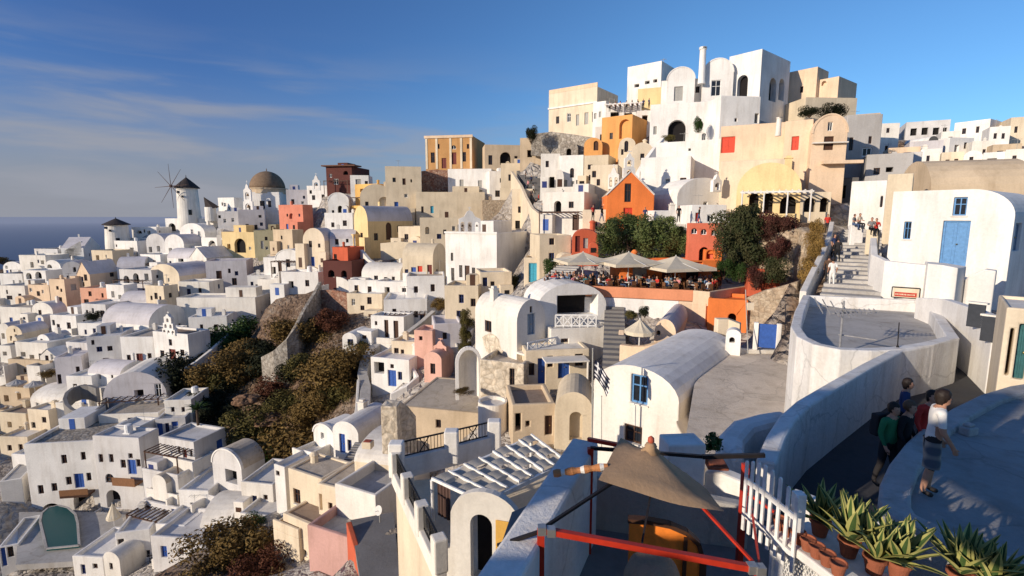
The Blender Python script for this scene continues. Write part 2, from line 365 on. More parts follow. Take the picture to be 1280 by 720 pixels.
    if group in ('houses on the left slope','houses in the middle of the village') and detail and d>40:
        def extra(fc,s,z,ww,hh,kd):
            outl=oF if fc=='F' else oS
            if not all(in_poly((a,b_),outl) for a,b_ in hole_poly(KIND[kd][0],s,z,ww*1.5,hh*1.5)) or z-hh/2<.02: return
            bb=(s-ww/2,s+ww/2,z-hh/2,z+hh/2)
            if any(bb[0]<o[1]+.25 and bb[1]>o[0]-.25 and bb[2]<o[3]+.25 and bb[3]>o[2]-.25 for o in [q_[1] for q_ in holes[fc]]): return
            holes[fc].append((hole_poly(KIND[kd][0],s,z,ww,hh),bb)); todo.append((fc,kd,s,z,ww,hh,.22))
        if len(todo)<3 and w>3.2:
            for _ in range(rg.choice((2,3,4))): extra('F',rg.uniform(-.4,.4)*w,hs*rg.choice((.35,.62,.7)),rg.uniform(.5,.8),rg.uniform(.7,1.1),rg.choice('NNQWV'))
            extra('F',rg.uniform(-.35,.35)*w,1.02,.85,1.98,rg.choice('KKDQ'))
        if L>4 and not holes['R']:
            for _ in range(rg.choice((0,1,2))): extra('R',rg.uniform(.15,.85)*L,hs*rg.choice((.4,.65)),rg.uniform(.45,.75),rg.uniform(.6,1.0),rg.choice('NQNV'))
    mb=MB()
    for fc,fm,ol in (('F',fmF,oF),('R',fmR,oS),('L',fmL,oL)):
        dd=[t for t in todo if t[0]==fc]
        for t in dd: pass
        loops=[[Vector((a,b,0)) for a,b in ol]]+[[Vector((a,b,0)) for a,b in h[0]] for h in holes[fc]]
        tris=tessellate_polygon(loops); flat=[p for l in loops for p in l]
        mb.faces([fm(p.x,0,p.y) for p in flat],tris)
        for (pol,bb),t in zip(holes[fc],dd):
            k=len(pol); vs=[fm(a,0,b) for a,b in pol]+[fm(a,t[6],b) for a,b in pol]
            mb.faces(vs,[(i,(i+1)%k,k+(i+1)%k,k+i) for i in range(k)])
    mb.P([fmB(a,0,b) for a,b in oF])
    rf=MB(); roofm=PM(rc) if rc else PM({'white':'white','cream':'offwhite'}.get(c,c) if c not in('stone','patchy') else 'offwhite')
    if roof in('flat','dome'):
        t=min(.28,w*.12,L*.12)
        o4=[(-w/2,0,H),(w/2,0,H),(w/2,L,H),(-w/2,L,H)]; i4=[(-w/2+t,t,H),(w/2-t,t,H),(w/2-t,L-t,H),(-w/2+t,L-t,H)]; b4=[(a,b,H-par-.05) for a,b,_ in i4]
        for i in range(4):
            j=(i+1)%4; mb.P([o4[i],o4[j],i4[j],i4[i]]); mb.P([i4[i],i4[j],b4[j],b4[i]])
        rf.P([(a,b,H-par) for a,b,_ in i4])
        if dome:
            rr,hh,cx,cy=dome; prof=[(rr*math.cos(q*math.pi/2/9),hh*math.sin(q*math.pi/2/9)) for q in range(10)]
            rf2=MB(); rf2.lathe([(rr*1.0,-par)]+prof[:-1]+[(.02,hh)],(cx,cy,H),28); rf2.build('dome',roofm,root,smooth=True)
    elif roof=='vault':
        k=arch_pts(w,hs,rise); vs=[(a,0,b) for a,b in k]+[(a,L,b) for a,b in k]; q=len(k)
        rf.faces(vs,[(i,i+1,q+i+1,q+i) for i in range(q-1)])
    elif roof=='quarter':
        k=top; vs=[(a,0,b) for a,b in k]+[(a,L,b) for a,b in k]; q=len(k); rf.faces(vs,[(i,i+1,q+i+1,q+i) for i in range(q-1)])
    elif roof=='vaultx':
        k=arch_pts(L,hs,rise); vs=[(-w/2,a+L/2,b) for a,b in k]+[(w/2,a+L/2,b) for a,b in k]; q=len(k)
        rf.faces(vs,[(i,i+1,q+i+1,q+i) for i in range(q-1)])
    elif roof=='gable':
        e=.12; rf.P([(w/2,-e,hs),(w/2,L,hs),(0,L,H+.02),(0,-e,H+.02)]); rf.P([(0,-e,H+.02),(0,L,H+.02),(-w/2,L,hs),(-w/2,-e,hs)])
    elif roof=='gablex':
        rf.P([(-w/2,0,hs),(w/2,0,hs),(w/2,L/2,H),(-w/2,L/2,H)]); rf.P([(-w/2,L/2,H),(w/2,L/2,H),(w/2,L,hs),(-w/2,L,hs)])
    bv=bev if bev is not None else (.07 if pxs>8 else .0)
    W=mb.build('wall',PM(c),root,bevel=min(bv,.1))
    rf.build('roof',roofm,root,smooth=False)
    if lip and roof in('vault','gable'):      # raised white edge along the front gable
        lm=MB(); pts=top; 
        for (a,b),(a2,b2) in zip(pts,pts[1:]):
            p=Vector((a,-.04,b)); p2=Vector((a2,-.04,b2)); lm.beam(p+Vector((0,.12,.03)),p2+Vector((0,.12,.03)),.3,.16)
        lm.build('coping',PM(lip if isinstance(lip,str) else 'white'),root,merge=False)
    for fc,kd,s,z,ww,hh,dep in todo:
        add_opening(root,{'F':fmF,'R':fmR,'L':fmL}[fc],kd,s,z,ww,hh,dep,small or hh*pxs<16,c)
    if detail and group in ('houses on the left slope','houses in the middle of the village','houses on the hilltop') and w>2.6:
        wm_=PM(c)
        if rg.random()<.42 and roof!='gable':
            k=MB(); x=rg.choice((-1,1))*w*.28; y=L*rg.uniform(.45,.8); zb_=H-par-.1 if roof in('flat','dome') else hs
            zt_=H+rg.uniform(.35,.8); s_=rg.uniform(.22,.34)
            if rg.random()<.5: k.box2((x-s_,y-s_,zb_),(x+s_,y+s_,zt_)); k.box2((x-s_*1.25,y-s_*1.25,zt_+.002),(x+s_*1.25,y+s_*1.25,zt_+.09)); k.box2((x-s_*.7,y-s_*.7,zt_+.092),(x+s_*.7,y+s_*.7,zt_+.28))
            else: k.lathe([(s_,zb_),(s_*.85,zt_),(s_*1.15,zt_+.01),(s_*1.15,zt_+.1),(s_*.5,zt_+.3)],(x,y,0),10)
            k.build('chimney',PM('offwhite') if c in('white','lilac') else wm_,root,merge=False)
        if roof=='flat' and rg.random()<.3 and w>4 and L>4 and group!='houses on the hilltop':
            k=MB(); x=rg.choice((-1,1))*w*.22; ww_=w*.4; y0=L*.5; zt_=H+rg.uniform(.9,1.7); zb_=H-par-.05
            k.box2((x-ww_/2,y0,zb_),(x+ww_/2,L*.94,zt_)); ro_=k.build('roof_room',wm_,root,bevel=bv)
            k=MB(); k.box2((x-.32,y0-.03,zb_),(x+.32,y0+.05,zb_+1.45)); k.build('door',PT(rg.choice(('brown','blue','navy','brown'))),ro_)
        for sd_ in ([-1,1] if rg.random()<.35 else [rg.choice((-1,1))]) if (rg.random()<.85 and group!='houses on the hilltop' and d>44 and H>2.2) else []:
            ww_=w*rg.uniform(.3,.5); hh_=H*rg.uniform(.35,.62); dp=rg.uniform(1.0,2.2); xc=sd_*(w/2-ww_/2+rg.choice((0,.0,ww_*.5))); k=MB()
            if not any(t_[0]=='F' and abs(t_[2]-xc)<ww_/2+t_[4]/2 and t_[3]-t_[5]/2<hh_ for t_ in todo):
                if rg.random()<.4:
                    ar=[(xc+a,b_) for a,b_ in arch_pts(ww_,hh_*.62,hh_*.38,8)]; n_=len(ar); pr_=[(xc-ww_/2,-sub),(xc+ww_/2,-sub)]+ar; n_=len(pr_)
                    k.faces([(a,-dp,b_) for a,b_ in pr_]+[(a,-.01,b_) for a,b_ in pr_],[tuple(range(n_)),tuple(range(2*n_-1,n_-1,-1))]+[(i,n_+i,n_+(i+1)%n_,(i+1)%n_) for i in range(n_)])
                else: k.box2((xc-ww_/2,-dp,-sub),(xc+ww_/2,-.01,hh_))
                an_=k.build('annex',PM(c),root,bevel=bv); k=MB()
                if rg.random()<.6: k.box2((xc-.38,-dp-.015,.0),(xc+.38,-dp+.05,min(1.9,hh_*.7))); k.build('door',rg.choice((VOID,PT('brown'),PT('blue'),PT('navy'))),an_)
                else: k.box2((xc-.3,-dp-.015,hh_*.35),(xc+.3,-dp+.05,hh_*.35+min(.8,hh_*.3))); k.build('window',rg.choice((GLASS,VOID,PT('brown'))),an_)
        if rg.random()<.22:
            k=MB(); x=rg.uniform(-.4,.4)*w; y=L*rg.uniform(.3,.8); zb_=(H-par if roof in('flat','dome') else hs)-.1; hp_=rg.uniform(1.6,2.6); r_=max(.02,d*.00035)
            k.tube((x,y,zb_),(x,y,zb_+hp_),r_,r_,5); k.tube((x-.6,y,zb_+hp_*.92),(x+.5,y+.3,zb_+hp_*.92),r_*.8,r_*.8,4)
            for i_ in range(4): k.tube((x-.5+i_*.28,y-.28,zb_+hp_*.92),(x-.5+i_*.28,y+.36,zb_+hp_*.92),r_*.6,r_*.6,4)
            k.build('aerial',PT('grey'),root,merge=False)
        if rg.random()<.12 and roof=='flat' and w>3.4 and d>44:
            k=MB(); x=rg.uniform(-.25,.25)*w; y=L*.65; k.lathe([(.42,H-par+.12),(.45,H-par+.3),(.45,H-par+1.0),(.3,H-par+1.12)],(x,y,0),12); k.box((x,y,H-par+.05),(.9,.9,.14)); k.build('water_tank',PT('white'),root,merge=False)
        if rg.random()<.42 and group!='houses on the hilltop' and d>40:
            k=MB(); xs_=rg.choice((-1,1))*w*rg.uniform(.2,.45); n_=rg.choice((7,9,11)); ww_=rg.uniform(.8,1.2); y_=-rg.uniform(.1,1.6)
            for i_ in range(n_):
                zt_=-.17*i_; k.box2((xs_-ww_/2,y_-.28*(i_+1),zt_-3.0),(xs_+ww_/2,y_-.28*i_-.002,zt_),1 if i_%2 else 0)
            k.box2((xs_+ww_/2+.002,y_-.28*n_,-4),(xs_+ww_/2+.22,y_,.25)); k.build('steps',[PM('offwhite'),PM('greyroof')],root,merge=False)
        if rg.random()<.13 and group!='houses on the hilltop' and d>44:
            k=MB(); dp=2.0; z_=min(2.3,H*.8)
            for i_ in range(9): k.box2((-w*.45+i_*w*.1125-.05,-dp,z_),(-w*.45+i_*w*.1125+.05,-.02,z_+.1))
            k.box2((-w*.47,-dp,z_-.12),(w*.47,-dp+.1,z_-.004)); k.box2((-w*.46,-dp,-1),(-w*.44,-dp+.1,z_-.125)); k.box2((w*.44,-dp,-1),(w*.46,-dp+.1,z_-.125)); k.build('pergola',PT('brown'),root,merge=False)
        if rg.random()<.5 and group!='houses on the hilltop' and d>32:
            dp=rg.uniform(1.3,2.4); a0=-w/2+rg.choice((0,0,w*.25)); a1=w/2-rg.choice((0,0,w*.2)); t_=.2; ph=rg.uniform(.35,.75)
            k=MB(); k.box2((a0,-dp,-sub),(a1,-.012,-.02)); k.box2((a0,-dp,-.018),(a1,-dp+t_,ph)); k.box2((a0,-dp+t_+.002,-.018),(a0+t_,-.012,ph*rg.choice((1,.6)))); k.box2((a1-t_,-dp+t_+.002,-.018),(a1,-.012,ph))
            k.build('terrace',PM('offwhite') if c in('white','lilac','offwhite') else wm_,root,merge=False,bevel=bv*.7)
    if ground:
        for a in (-w/2,0,w/2):
            for b in (-.5,L*.5,L):
                q=mw@Vector((a,b,0)); gpt(q,-.1)
    root['_w']=w; 
    HOUSES[label]=(mw,w,L,H); 
    del root['_w']
    return root,mw,w,L,H
# ------------------------------------------------------------------ ribbon walls, slabs, stairs
def ribbon(name,label,cat,pts,th=.35,h=1.0,c='white',group=None,closed=False,bev=.05,ground=False,kind=None,cap=None):
    """pts: (px,py,d) of the wall's top line, or world Vectors"""
    W=[p if isinstance(p,Vector) else at(*p) for p in pts]
    hs=h if isinstance(h,(list,tuple)) else [h]*len(W); n=len(W); V=[]
    for i,p in enumerate(W):
        a=W[(i-1)%n] if closed or i>0 else W[i]; b=W[(i+1)%n] if closed or i<n-1 else W[i]
        t=(b-a); t.z=0; t=t.normalized() if t.length>1e-6 else Vector((1,0,0)); s=Vector((-t.y,t.x,0))*th/2
        V += [p-s, p+s, p+s-Vector((0,0,hs[i])), p-s-Vector((0,0,hs[i]))]
        if ground: gpt(p-Vector((0,0,hs[i])),.25)
    org=W[n//2].copy(); org.z-=hs[n//2]
    fs=[]
    for i in range(n if closed else n-1):
        a=4*i; b=4*((i+1)%n)
        fs += [(a,a+1,b+1,b),(a+1,a+2,b+2,b+1),(a+3,a,b,b+3),(a+2,a+3,b+3,b+2)]
    if not closed: fs += [(0,3,2,1),(4*n-4,4*n-3,4*n-2,4*n-1)]
    mb=MB(); mb.faces([v-org for v in V],fs)
    o=mb.build(name,PM(c),None,org,bevel=bev); tag(o,label,cat,group,kind); return o
def slab(name,label,cat,pix,zrel,th=.3,c='greyroof',kind=None,group=None,ground=False,bev=0):
    P=[at_z(a,b,zrel) for a,b in pix]; org=sum(P,Vector())/len(P)
    mb=MB(); mb.prism([p-org for p in P],th); o=mb.build(name,PM(c),None,org,bevel=bev); tag(o,label,cat,group,kind)
    if ground:
        for p in P: gpt(p,-.4-th)
        gpt(org,-.4-th)
    return o
def stairs(name,label,p0,p1,width,n,c='greyroof',edge='white',group=None,solid=1.5):
    """flight from p0 (foot) to p1 (head): world points; width is a horizontal vector length"""
    d=p1-p0; run=Vector((d.x,d.y,0)); t=run.normalized(); s=Vector((-t.y,t.x,0))*width/2
    st=MB()
    for i in range(n):
        a=run*(i/n); b=run*((i+1)/n); z=d.z*(i+1)/n
        q=[a-s,a+s,b+s,b-s]; top=[Vector((v.x,v.y,z)) for v in q]
        lo=[Vector((v.x,v.y,min(0,d.z)+ d.z*i/n-solid)) for v in q]
        st.faces(top+lo,[(0,1,2,3),(0,4,5,1),(1,5,6,2),(2,6,7,3),(3,7,4,0)],0)
        if edge:
            e=t*(run.length/n*.16); up=Vector((0,0,.006))
            st.P([top[0]+up,top[1]+up,top[1]+e+up,top[0]+e+up],1)
    o=st.build(name,[PM(c),PM(edge or c)],None,p0,merge=False); tag(o,label,'stairs',group); return o
GL='houses on the left slope'; GM='houses in the middle of the village'; GH='houses on the hilltop'; GR='houses along the stepped lane'
h=house
# ============ far left, under the windmills
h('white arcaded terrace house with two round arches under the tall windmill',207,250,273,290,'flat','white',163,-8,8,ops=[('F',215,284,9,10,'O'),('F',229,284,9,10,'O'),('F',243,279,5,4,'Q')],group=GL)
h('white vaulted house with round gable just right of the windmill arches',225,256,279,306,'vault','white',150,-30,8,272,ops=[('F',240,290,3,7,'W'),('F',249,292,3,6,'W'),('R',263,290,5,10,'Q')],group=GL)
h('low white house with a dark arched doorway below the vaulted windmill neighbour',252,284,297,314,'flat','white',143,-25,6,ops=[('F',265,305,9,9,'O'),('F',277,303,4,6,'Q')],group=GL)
h('white cube block on the ridge between windmill and domed church',273,293,247,268,'flat','white',158,-30,5,303,ops=[('F',281,256,3,5,'W')],group=GL)
h('shaded bluish house with a railed roof left of the domed church',272,299,264,287,'flat','white',146,18,7,ops=[('F',281,276,4,5,'W'),('F',291,275,4,5,'W')],group=GL)
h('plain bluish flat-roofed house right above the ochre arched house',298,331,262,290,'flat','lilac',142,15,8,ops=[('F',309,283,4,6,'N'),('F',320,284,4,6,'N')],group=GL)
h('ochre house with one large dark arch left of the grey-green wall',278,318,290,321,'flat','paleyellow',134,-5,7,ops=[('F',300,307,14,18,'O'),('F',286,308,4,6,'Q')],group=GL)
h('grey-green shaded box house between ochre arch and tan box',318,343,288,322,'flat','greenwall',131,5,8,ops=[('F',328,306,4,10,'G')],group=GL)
h('tan box house beneath the salmon house pergola',342,366,287,320,'flat','tan',122,-32,8,380,group=GL)
h('salmon red cube house with white corner edging beside a brown pergola',349,379,256,290,'flat','salmon',130,-30,8,389,ops=[('F',364,270,5,7,'Y')],group=GL)
h('bluish plain block on the skyline right of the brown dome',358,384,237,262,'flat','lilac',141,8,8,ops=[('F',366,252,4,6,'N')],group=GL)
h('pair of white vaults with dark doorways below the curved lane',183,206,292,322,'vault','white',146,-15,10,rc='lilac',ops=[('F',188,312,4,7,'Q'),('F',198,311,4,7,'Q')],group=GL)
h('pale vault house with round white front left of the long lit gable',206,230,293,322,'vault','white',143,-15,10,rc='lilac',ops=[('F',213,313,4,6,'Q'),('F',222,313,3,5,'W')],group=GL)
h('small white house with dark arched window beside the lane foot',176,201,318,340,'flat','white',134,-20,6,ops=[('F',184,330,5,8,'M'),('F',193,329,4,7,'N')],group=GL)
h('grey vaulted roof house with one dark slot window',209,245,311,338,'vaultx','white',132,-8,7,ops=[('F',226,325,8,5,'Q')],rc='lilac',group=GL)
h('long white house with a sunlit tan gable wall facing the gully path',237,258,309,338,'gable','white',128,-55,12,302,rc='white',ops=[('R',280,320,4,3,'N')],group=GL)
h('large cream fronted vault with long shaded side above the two-window gable',187,224,330,362,'vault','cream',118,-40,14,268,rc='lilac',group=GL)
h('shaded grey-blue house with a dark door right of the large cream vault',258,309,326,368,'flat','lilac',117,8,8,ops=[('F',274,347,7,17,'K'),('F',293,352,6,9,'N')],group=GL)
h('peach house with long shadowed side and a small square window',96,112,327,362,'gable','peach',125,-50,10,150,ops=[('F',107,347,4,8,'N'),('R',140,343,6,6,'N')],rc='lilac',group=GL)
h('grey vault immediately right of the peach gable',146,181,322,352,'vaultx','white',130,12,8,rc='lilac',group=GL)
h('white house with dark arched loggia openings under the grey vault',150,190,337,362,'flat','white',118,-10,7,ops=[('F',158,350,7,11,'O'),('F',170,348,7,13,'O'),('F',183,346,5,8,'Q')],group=GL)
h('ochre cube behind the peach gable ridge',115,141,313,332,'flat','sand',138,-15,6,ops=[('F',122,322,4,6,'Q')],group=GL)
h('bluish vaulted house with steep white flank and one roof window',76,104,297,326,'gablex','white',158,10,9,126,ops=[('F',97,315,10,6,'Q'),('F',107,301,4,5,'Q')],rc='lilac',group=GL)
h('white terrace house with flat brown reed roof near the sea',44,73,311,334,'flat','white',158,-20,7,rc='brown',ops=[('F',56,319,5,4,'Q'),('F',66,325,4,6,'Q')],group=GL)
h('white cubic house with two dark windows facing the sea',25,58,319,344,'flat','white',150,-22,7,ops=[('F',40,331,4,7,'Q'),('F',40,326,3,3,'Q'),('F',53,328,4,5,'Q')],group=GL)
h('small round-fronted white vault furthest toward the sea',4,28,327,346,'vault','white',154,-35,6,32,rc='lilac',ops=[('F',8,334,3,4,'Q')],group=GL)
h('low house with flat dark brown roof below the seaward vault',0,28,342,358,'flat','white',140,-5,6,rc='brown',group=GL)
h('white walled house with paired dark openings under the cubic sea house',30,58,338,360,'flat','white',138,-15,6,ops=[('F',36,345,7,8,'O'),('F',48,344,8,9,'O')],group=GL)
h('small white vault with a grey opening beside the sea-side cube',56,76,325,345,'vault','white',146,-30,6,ops=[('F',62,334,6,7,'O')],group=GL)
h('pale vaulted house half hidden behind the peach step house',78,103,327,352,'vault','white',135,25,7,rc='lilac',ops=[('F',93,337,4,6,'Q')],group=GL)
h('peach step house with tall narrow window above the parked terraces',63,82,349,385,'flat','peach',112,-45,6,100,ops=[('F',76,377,4,11,'N'),('R',92,359,7,8,'G')],group=GL)
h('orange-pink cube with a dark square window in the dense cluster',101,136,360,384,'flat','apricot',108,-12,6,rc='peach',ops=[('F',108,377,6,6,'N')],group=GL)
h('white parapet house under the orange-pink cube',103,133,380,408,'flat','white',100,-20,6,ops=[('F',128,392,5,8,'N')],group=GL)
h('tall white front with sea-side steps next to the cream gable',134,156,356,390,'flat','white',107,-25,7,166,ops=[('F',141,368,4,8,'Q'),('F',150,372,4,7,'Q')],group=GL)
h('low white vaulted shed between the orange-pink cube and tall white front',150,184,366,392,'vaultx','white',104,5,6,rc='lilac',group=GL)
h('cream gabled house with two small dark windows over the chapel courtyard',183,206,357,398,'flat','cream',103,-38,7,224,ops=[('F',195,370,4,8,'N'),('R',213,369,4,6,'N')],group=GL)
h('long pale retaining house with two tiny windows right of the cream gable',222,320,372,408,'flat','offwhite',98,4,6,ops=[('F',267,387,5,4,'Q'),('F',256,396,4,3,'Q'),('F',277,399,9,14,'G')],group=GL)
h('wide white vault sweeping down to the chapel court',128,186,384,430,'vaultx','white',92,-14,8,rc='lilac',group=GL)
h('long low house with sunlit white side wall at the picture edge',0,40,384,408,'flat','white',112,-12,8,rc='tanroof',group=GL)
h('vault with round sunlit front and three small windows in the lower left cluster',8,28,407,434,'vault','cream',96,-32,8,62,rc='lilac',ops=[('F',14,423,3,6,'N'),('F',20,421,3,6,'N'),('F',18,413,2,4,'N')],group=GL)
h('grey-blue vault with a rounded white front beside the three-window vault',47,62,418,440,'vault','white',91,-35,8,90,rc='lilac',ops=[('F',52,426,3,5,'N'),('F',54,434,5,5,'Q')],group=GL)
h('white terrace house with dark windows in front of the grey-blue vault',20,60,428,452,'flat','white',88,-22,6,ops=[('F',29,443,6,6,'Q'),('F',40,447,6,7,'Q'),('F',52,446,7,8,'N')],group=GL)
h('tiny white gable with a dark door in the lower left cluster',50,70,436,456,'gable','white',86,-30,6,92,rc='white',ops=[('F',65,446,4,8,'W')],group=GL)
h('sand coloured house with three dark windows at the left edge',12,64,450,480,'flat','tan',86,-15,6,ops=[('F',22,468,3,5,'Q'),('F',31,464,3,7,'N'),('F',54,464,4,9,'N')],group=GL)
h('white plastered house with curved side beside the sand house',70,104,446,490,'flat','lilac',82,16,7,ops=[('F',73,474,5,12,'N')],group=GL)
h('cream vault stepping toward the circular courtyard',38,82,489,520,'vaultx','offwhite',78,-18,7,ops=[('F',47,506,4,5,'W')],group=GL)
h('cream house with a single square window below the stepping vault',36,62,512,543,'flat','cream',74,-28,6,80,ops=[('F',55,525,5,7,'N')],group=GL)
# chapel court
h('left wing of the chapel court with a dark red door and two windows',152,193,421,460,'flat','white',82,8,9,ops=[('F',175,451,8,18,'R'),('F',161,447,5,7,'N'),('F',187,445,5,7,'N')],rc='tanroof',group=GL)
h('white chapel front with dark door under a triple-tier bell gable',193,236,416,458,'flat','white',80,-22,10,264,ops=[('F',216,445,8,17,'R'),('F',203,442,5,8,'N'),('F',228,441,5,8,'N'),('F',213,428,4,8,'N')],rc='brownroof',name='chapel',cat='chapel',group=None)
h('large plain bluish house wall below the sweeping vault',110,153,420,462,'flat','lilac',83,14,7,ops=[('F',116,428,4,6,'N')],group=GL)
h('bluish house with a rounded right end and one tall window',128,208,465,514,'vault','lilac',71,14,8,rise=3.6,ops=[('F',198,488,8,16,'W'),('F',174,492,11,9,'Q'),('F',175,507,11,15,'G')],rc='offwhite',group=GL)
h('cream terrace house above three blue doors',124,200,517,548,'flat','offwhite',66,6,7,rc='tanroof',group=GL)
h('small white house with three blue doors above the balcony house',195,233,523,550,'flat','white',64,12,6,ops=[('F',200,537,7,15,'D'),('F',209,535,5,12,'V'),('F',219,535,8,16,'D')],group=GL)
# hotel
h('broad white hotel wing with scattered dark windows and a blue door over the teal pool',35,124,553,642,'flat','white',59,14,10,ops=[('F',80,574,7,11,'N'),('F',104,570,6,10,'N'),('F',86,601,7,10,'N'),('F',99,601,12,18,'D'),('F',111,596,6,10,'N'),('F',51,612,7,11,'N'),('F',68,609,7,10,'N'),('F',105,626,26,22,'O'),('F',65,637,26,14,'O')],rc='stonegrey',group=GL)
h('taller white hotel wing with a brown balcony and an arched window',121,178,546,640,'flat','white',58,-6,10,196,ops=[('F',126,573,5,10,'N'),('F',139,573,5,10,'N'),('F',163,570,5,6,'N'),('F',154,580,6,10,'N'),('F',165,584,10,18,'D'),('F',174,579,5,9,'N'),('F',137,598,10,11,'M'),('F',142,624,17,22,'O')],group=GL)
h('small upper storey with two windows on top of the taller hotel wing',147,176,532,560,'flat','white',62,-6,6,192,ops=[('F',154,546,5,9,'N'),('F',168,550,6,9,'N')],group=GL)
h('white cube house with a red door between two small windows',200,243,549,582,'flat','white',56,-26,8,284,ops=[('F',224,562,3,8,'N'),('F',231,567,5,11,'R'),('F',239,567,3,8,'N'),('R',275,557,8,16,'D')],group=GL)
h('plain white terrace block below the red-door cube',204,242,574,608,'flat','white',55,-26,6,262,ops=[('F',207,578,3,5,'N'),('F',207,592,3,5,'N')],group=GL)
h('beige barrel vault with a plain sunlit end in the lower village',191,208,594,626,'vault','offwhite',53,-38,7,231,rc='tanroof',group=GL)
h('white house with blue door and small window before the beige vault',225,262,613,655,'flat','white',51,-10,6,ops=[('F',241,632,6,7,'N'),('F',236,642,4,9,'V'),('F',245,645,7,15,'D')],group=GL)
h('low bluish house with a blue door left of the stair walls',180,224,630,660,'flat','white',52,-20,6,ops=[('F',207,643,5,8,'V'),('F',220,645,8,15,'D')],group=GL)
h('white vaulted house with pink lower wall beside the dry gully',266,302,562,618,'vault','white',52,-30,8,318,rc='tanroof',ops=[('F',289,596,14,16,'Q')],lip='white',group=GL)
h('small vault with a tan window under the pink-walled house',250,288,640,695,'vaultx','white',47,-8,6,ops=[('F',268,675,9,8,'N')],rc='offwhite',group=GL)
h('white corner house with a big blue door at the foot of the striped steps',146,190,664,715,'flat','white',48,10,7,ops=[('F',151,678,8,8,'N'),('F',156,694,12,24,'D'),('F',165,692,4,9,'V'),('F',182,693,11,9,'N')],group=GL)
h('bluish pool house with blue doors in the bottom left corner',0,27,682,722,'flat','white',50,16,6,ops=[('F',2,696,7,26,'D'),('F',13,690,8,13,'N')],group=GL)
h('long pale flat roof of a low house at the left edge below the terraces',0,29,600,622,'flat','offwhite',58,32,8,rc='greyroof',par=.12,group=GL)
h('small white hut with palm-side window above the pale flat roof',16,36,568,600,'flat','white',62,-25,5,ops=[('F',28,584,5,6,'N')],group=GL)
# fillers of the left slope seen between the larger houses
h('white low cube with two dark slots right of the small windmill',165,196,284,300,'flat','white',156,-15,6,ops=[('F',174,290,7,4,'O'),('F',186,291,4,5,'Q')],group=GL)
h('sunlit white house wedged under the small windmill',143,172,301,322,'flat','white',148,-18,6,ops=[('F',165,313,5,7,'Q')],group=GL)
h('white roofed shed at the cliff edge left of the sand house',0,14,432,452,'flat','white',92,-10,5,ops=[('F',6,442,5,5,'Q')],group=GL)
h('pale vault on the left edge under the long sunlit wall',0,12,404,436,'vault','offwhite',100,-20,8,36,ops=[('F',4,420,4,7,'Q')],rc='lilac',group=GL)
h('white cottage with a railing roof between sand house and circular court',84,110,428,456,'flat','white',88,-18,6,ops=[('F',90,440,4,7,'N'),('F',100,438,4,7,'N')],group=GL)
h('small peach cottage on the seaward slope with a slot window',36,62,356,378,'flat','peach',122,-28,6,74,ops=[('F',48,367,4,6,'N')],group=GL)
h('grey shaded cottage with white parapet next to the peach cottage',0,32,357,384,'flat','offwhite',126,-12,6,ops=[('F',12,372,7,5,'N'),('F',25,370,4,6,'N')],rc='greyroof',group=GL)
h('white step-roofed cottage right of the three-window vault',64,96,394,420,'flat','white',98,-25,6,ops=[('F',73,408,4,6,'N'),('F',86,407,5,8,'N')],group=GL)
h('creamy vault nested under the peach step house',40,66,378,402,'vault','offwhite',106,-28,6,82,ops=[('F',50,391,4,7,'N')],group=GL)
h('white cottage with blue slit windows left of the sweeping vault',98,130,404,428,'flat','white',94,-12,6,ops=[('F',107,415,3,6,'V'),('F',118,414,4,7,'V')],group=GL)
h('tan ruined room with dark openings at the left edge',0,38,484,512,'flat','tan',82,-12,5,ops=[('F',8,498,6,8,'Q'),('F',24,496,5,9,'Q')],rc='brownroof',group=GL)
h('broken tan terrace room under the ruined room',0,34,516,546,'flat','sand',76,-8,5,ops=[('F',12,531,5,7,'Q')],rc='brownroof',group=GL)
h('white stepped house with dark doorway on the rim of the circular court',62,100,540,574,'flat','offwhite',68,-16,6,ops=[('F',82,557,6,10,'N')],group=GL)
h('shaded white gable house right of the chapel side wall',262,300,404,432,'flat','lilac',92,6,5,ops=[('F',279,416,6,10,'N')],group=GL)
h('low white terrace wall house below the blue door corner',190,250,672,712,'flat','white',45,-10,5,ops=[('F',205,690,7,14,'D'),('F',226,690,7,7,'N')],group=GL)
h('small cream vault at the bottom between corner house and brown bush',130,150,690,722,'vault','offwhite',46,-20,5,ops=[('F',139,708,4,8,'N')],group=GL)
h('tiny white cottage with a blue door right of the pink-walled vault',302,342,604,640,'flat','offwhite',46,-15,5,ops=[('F',318,626,6,12,'V'),('F',332,622,5,6,'N')],group=GL)
h('white low storehouse left of the small cream vault under the pool terrace wall',92,130,696,726,'flat','white',47,-8,5,ops=[('F',104,712,5,12,'V'),('F',119,708,6,6,'N')],group=GL)
h('white slot-window house just under the low blue-door house',196,232,656,692,'flat','white',47.5,-10,5,ops=[('F',206,676,4,8,'N'),('F',220,672,7,15,'D')],group=GL)
h('plain white terrace block below the tiny cottage by the gully mouth',300,346,644,676,'flat','offwhite',43,-14,5,ops=[('F',316,660,6,6,'N'),('F',334,660,5,12,'K')],group=GL)
h('cream cottage between the broken terrace room and the palm-side hut',0,36,546,574,'flat','cream',71,-8,5,ops=[('F',12,560,5,7,'N'),('F',26,560,5,9,'N')],group=GL)
h('white cube left of the hotel below the stepped doorway house',36,70,572,600,'vaultx','offwhite',64,-12,5,ops=[('F',50,588,5,7,'N')],rc='offwhite',group=GL)
h('bluish low vault in front of the chapel court at left',110,150,456,482,'vaultx','white',78,-10,5,ops=[('F',124,470,5,8,'N'),('F',140,470,4,6,'N')],rc='lilac',group=GL)
h('white house squeezed between sand house and plain bluish wall',84,116,470,500,'flat','white',77,-12,5,ops=[('F',94,484,5,8,'N'),('F',107,486,5,11,'K')],group=GL)
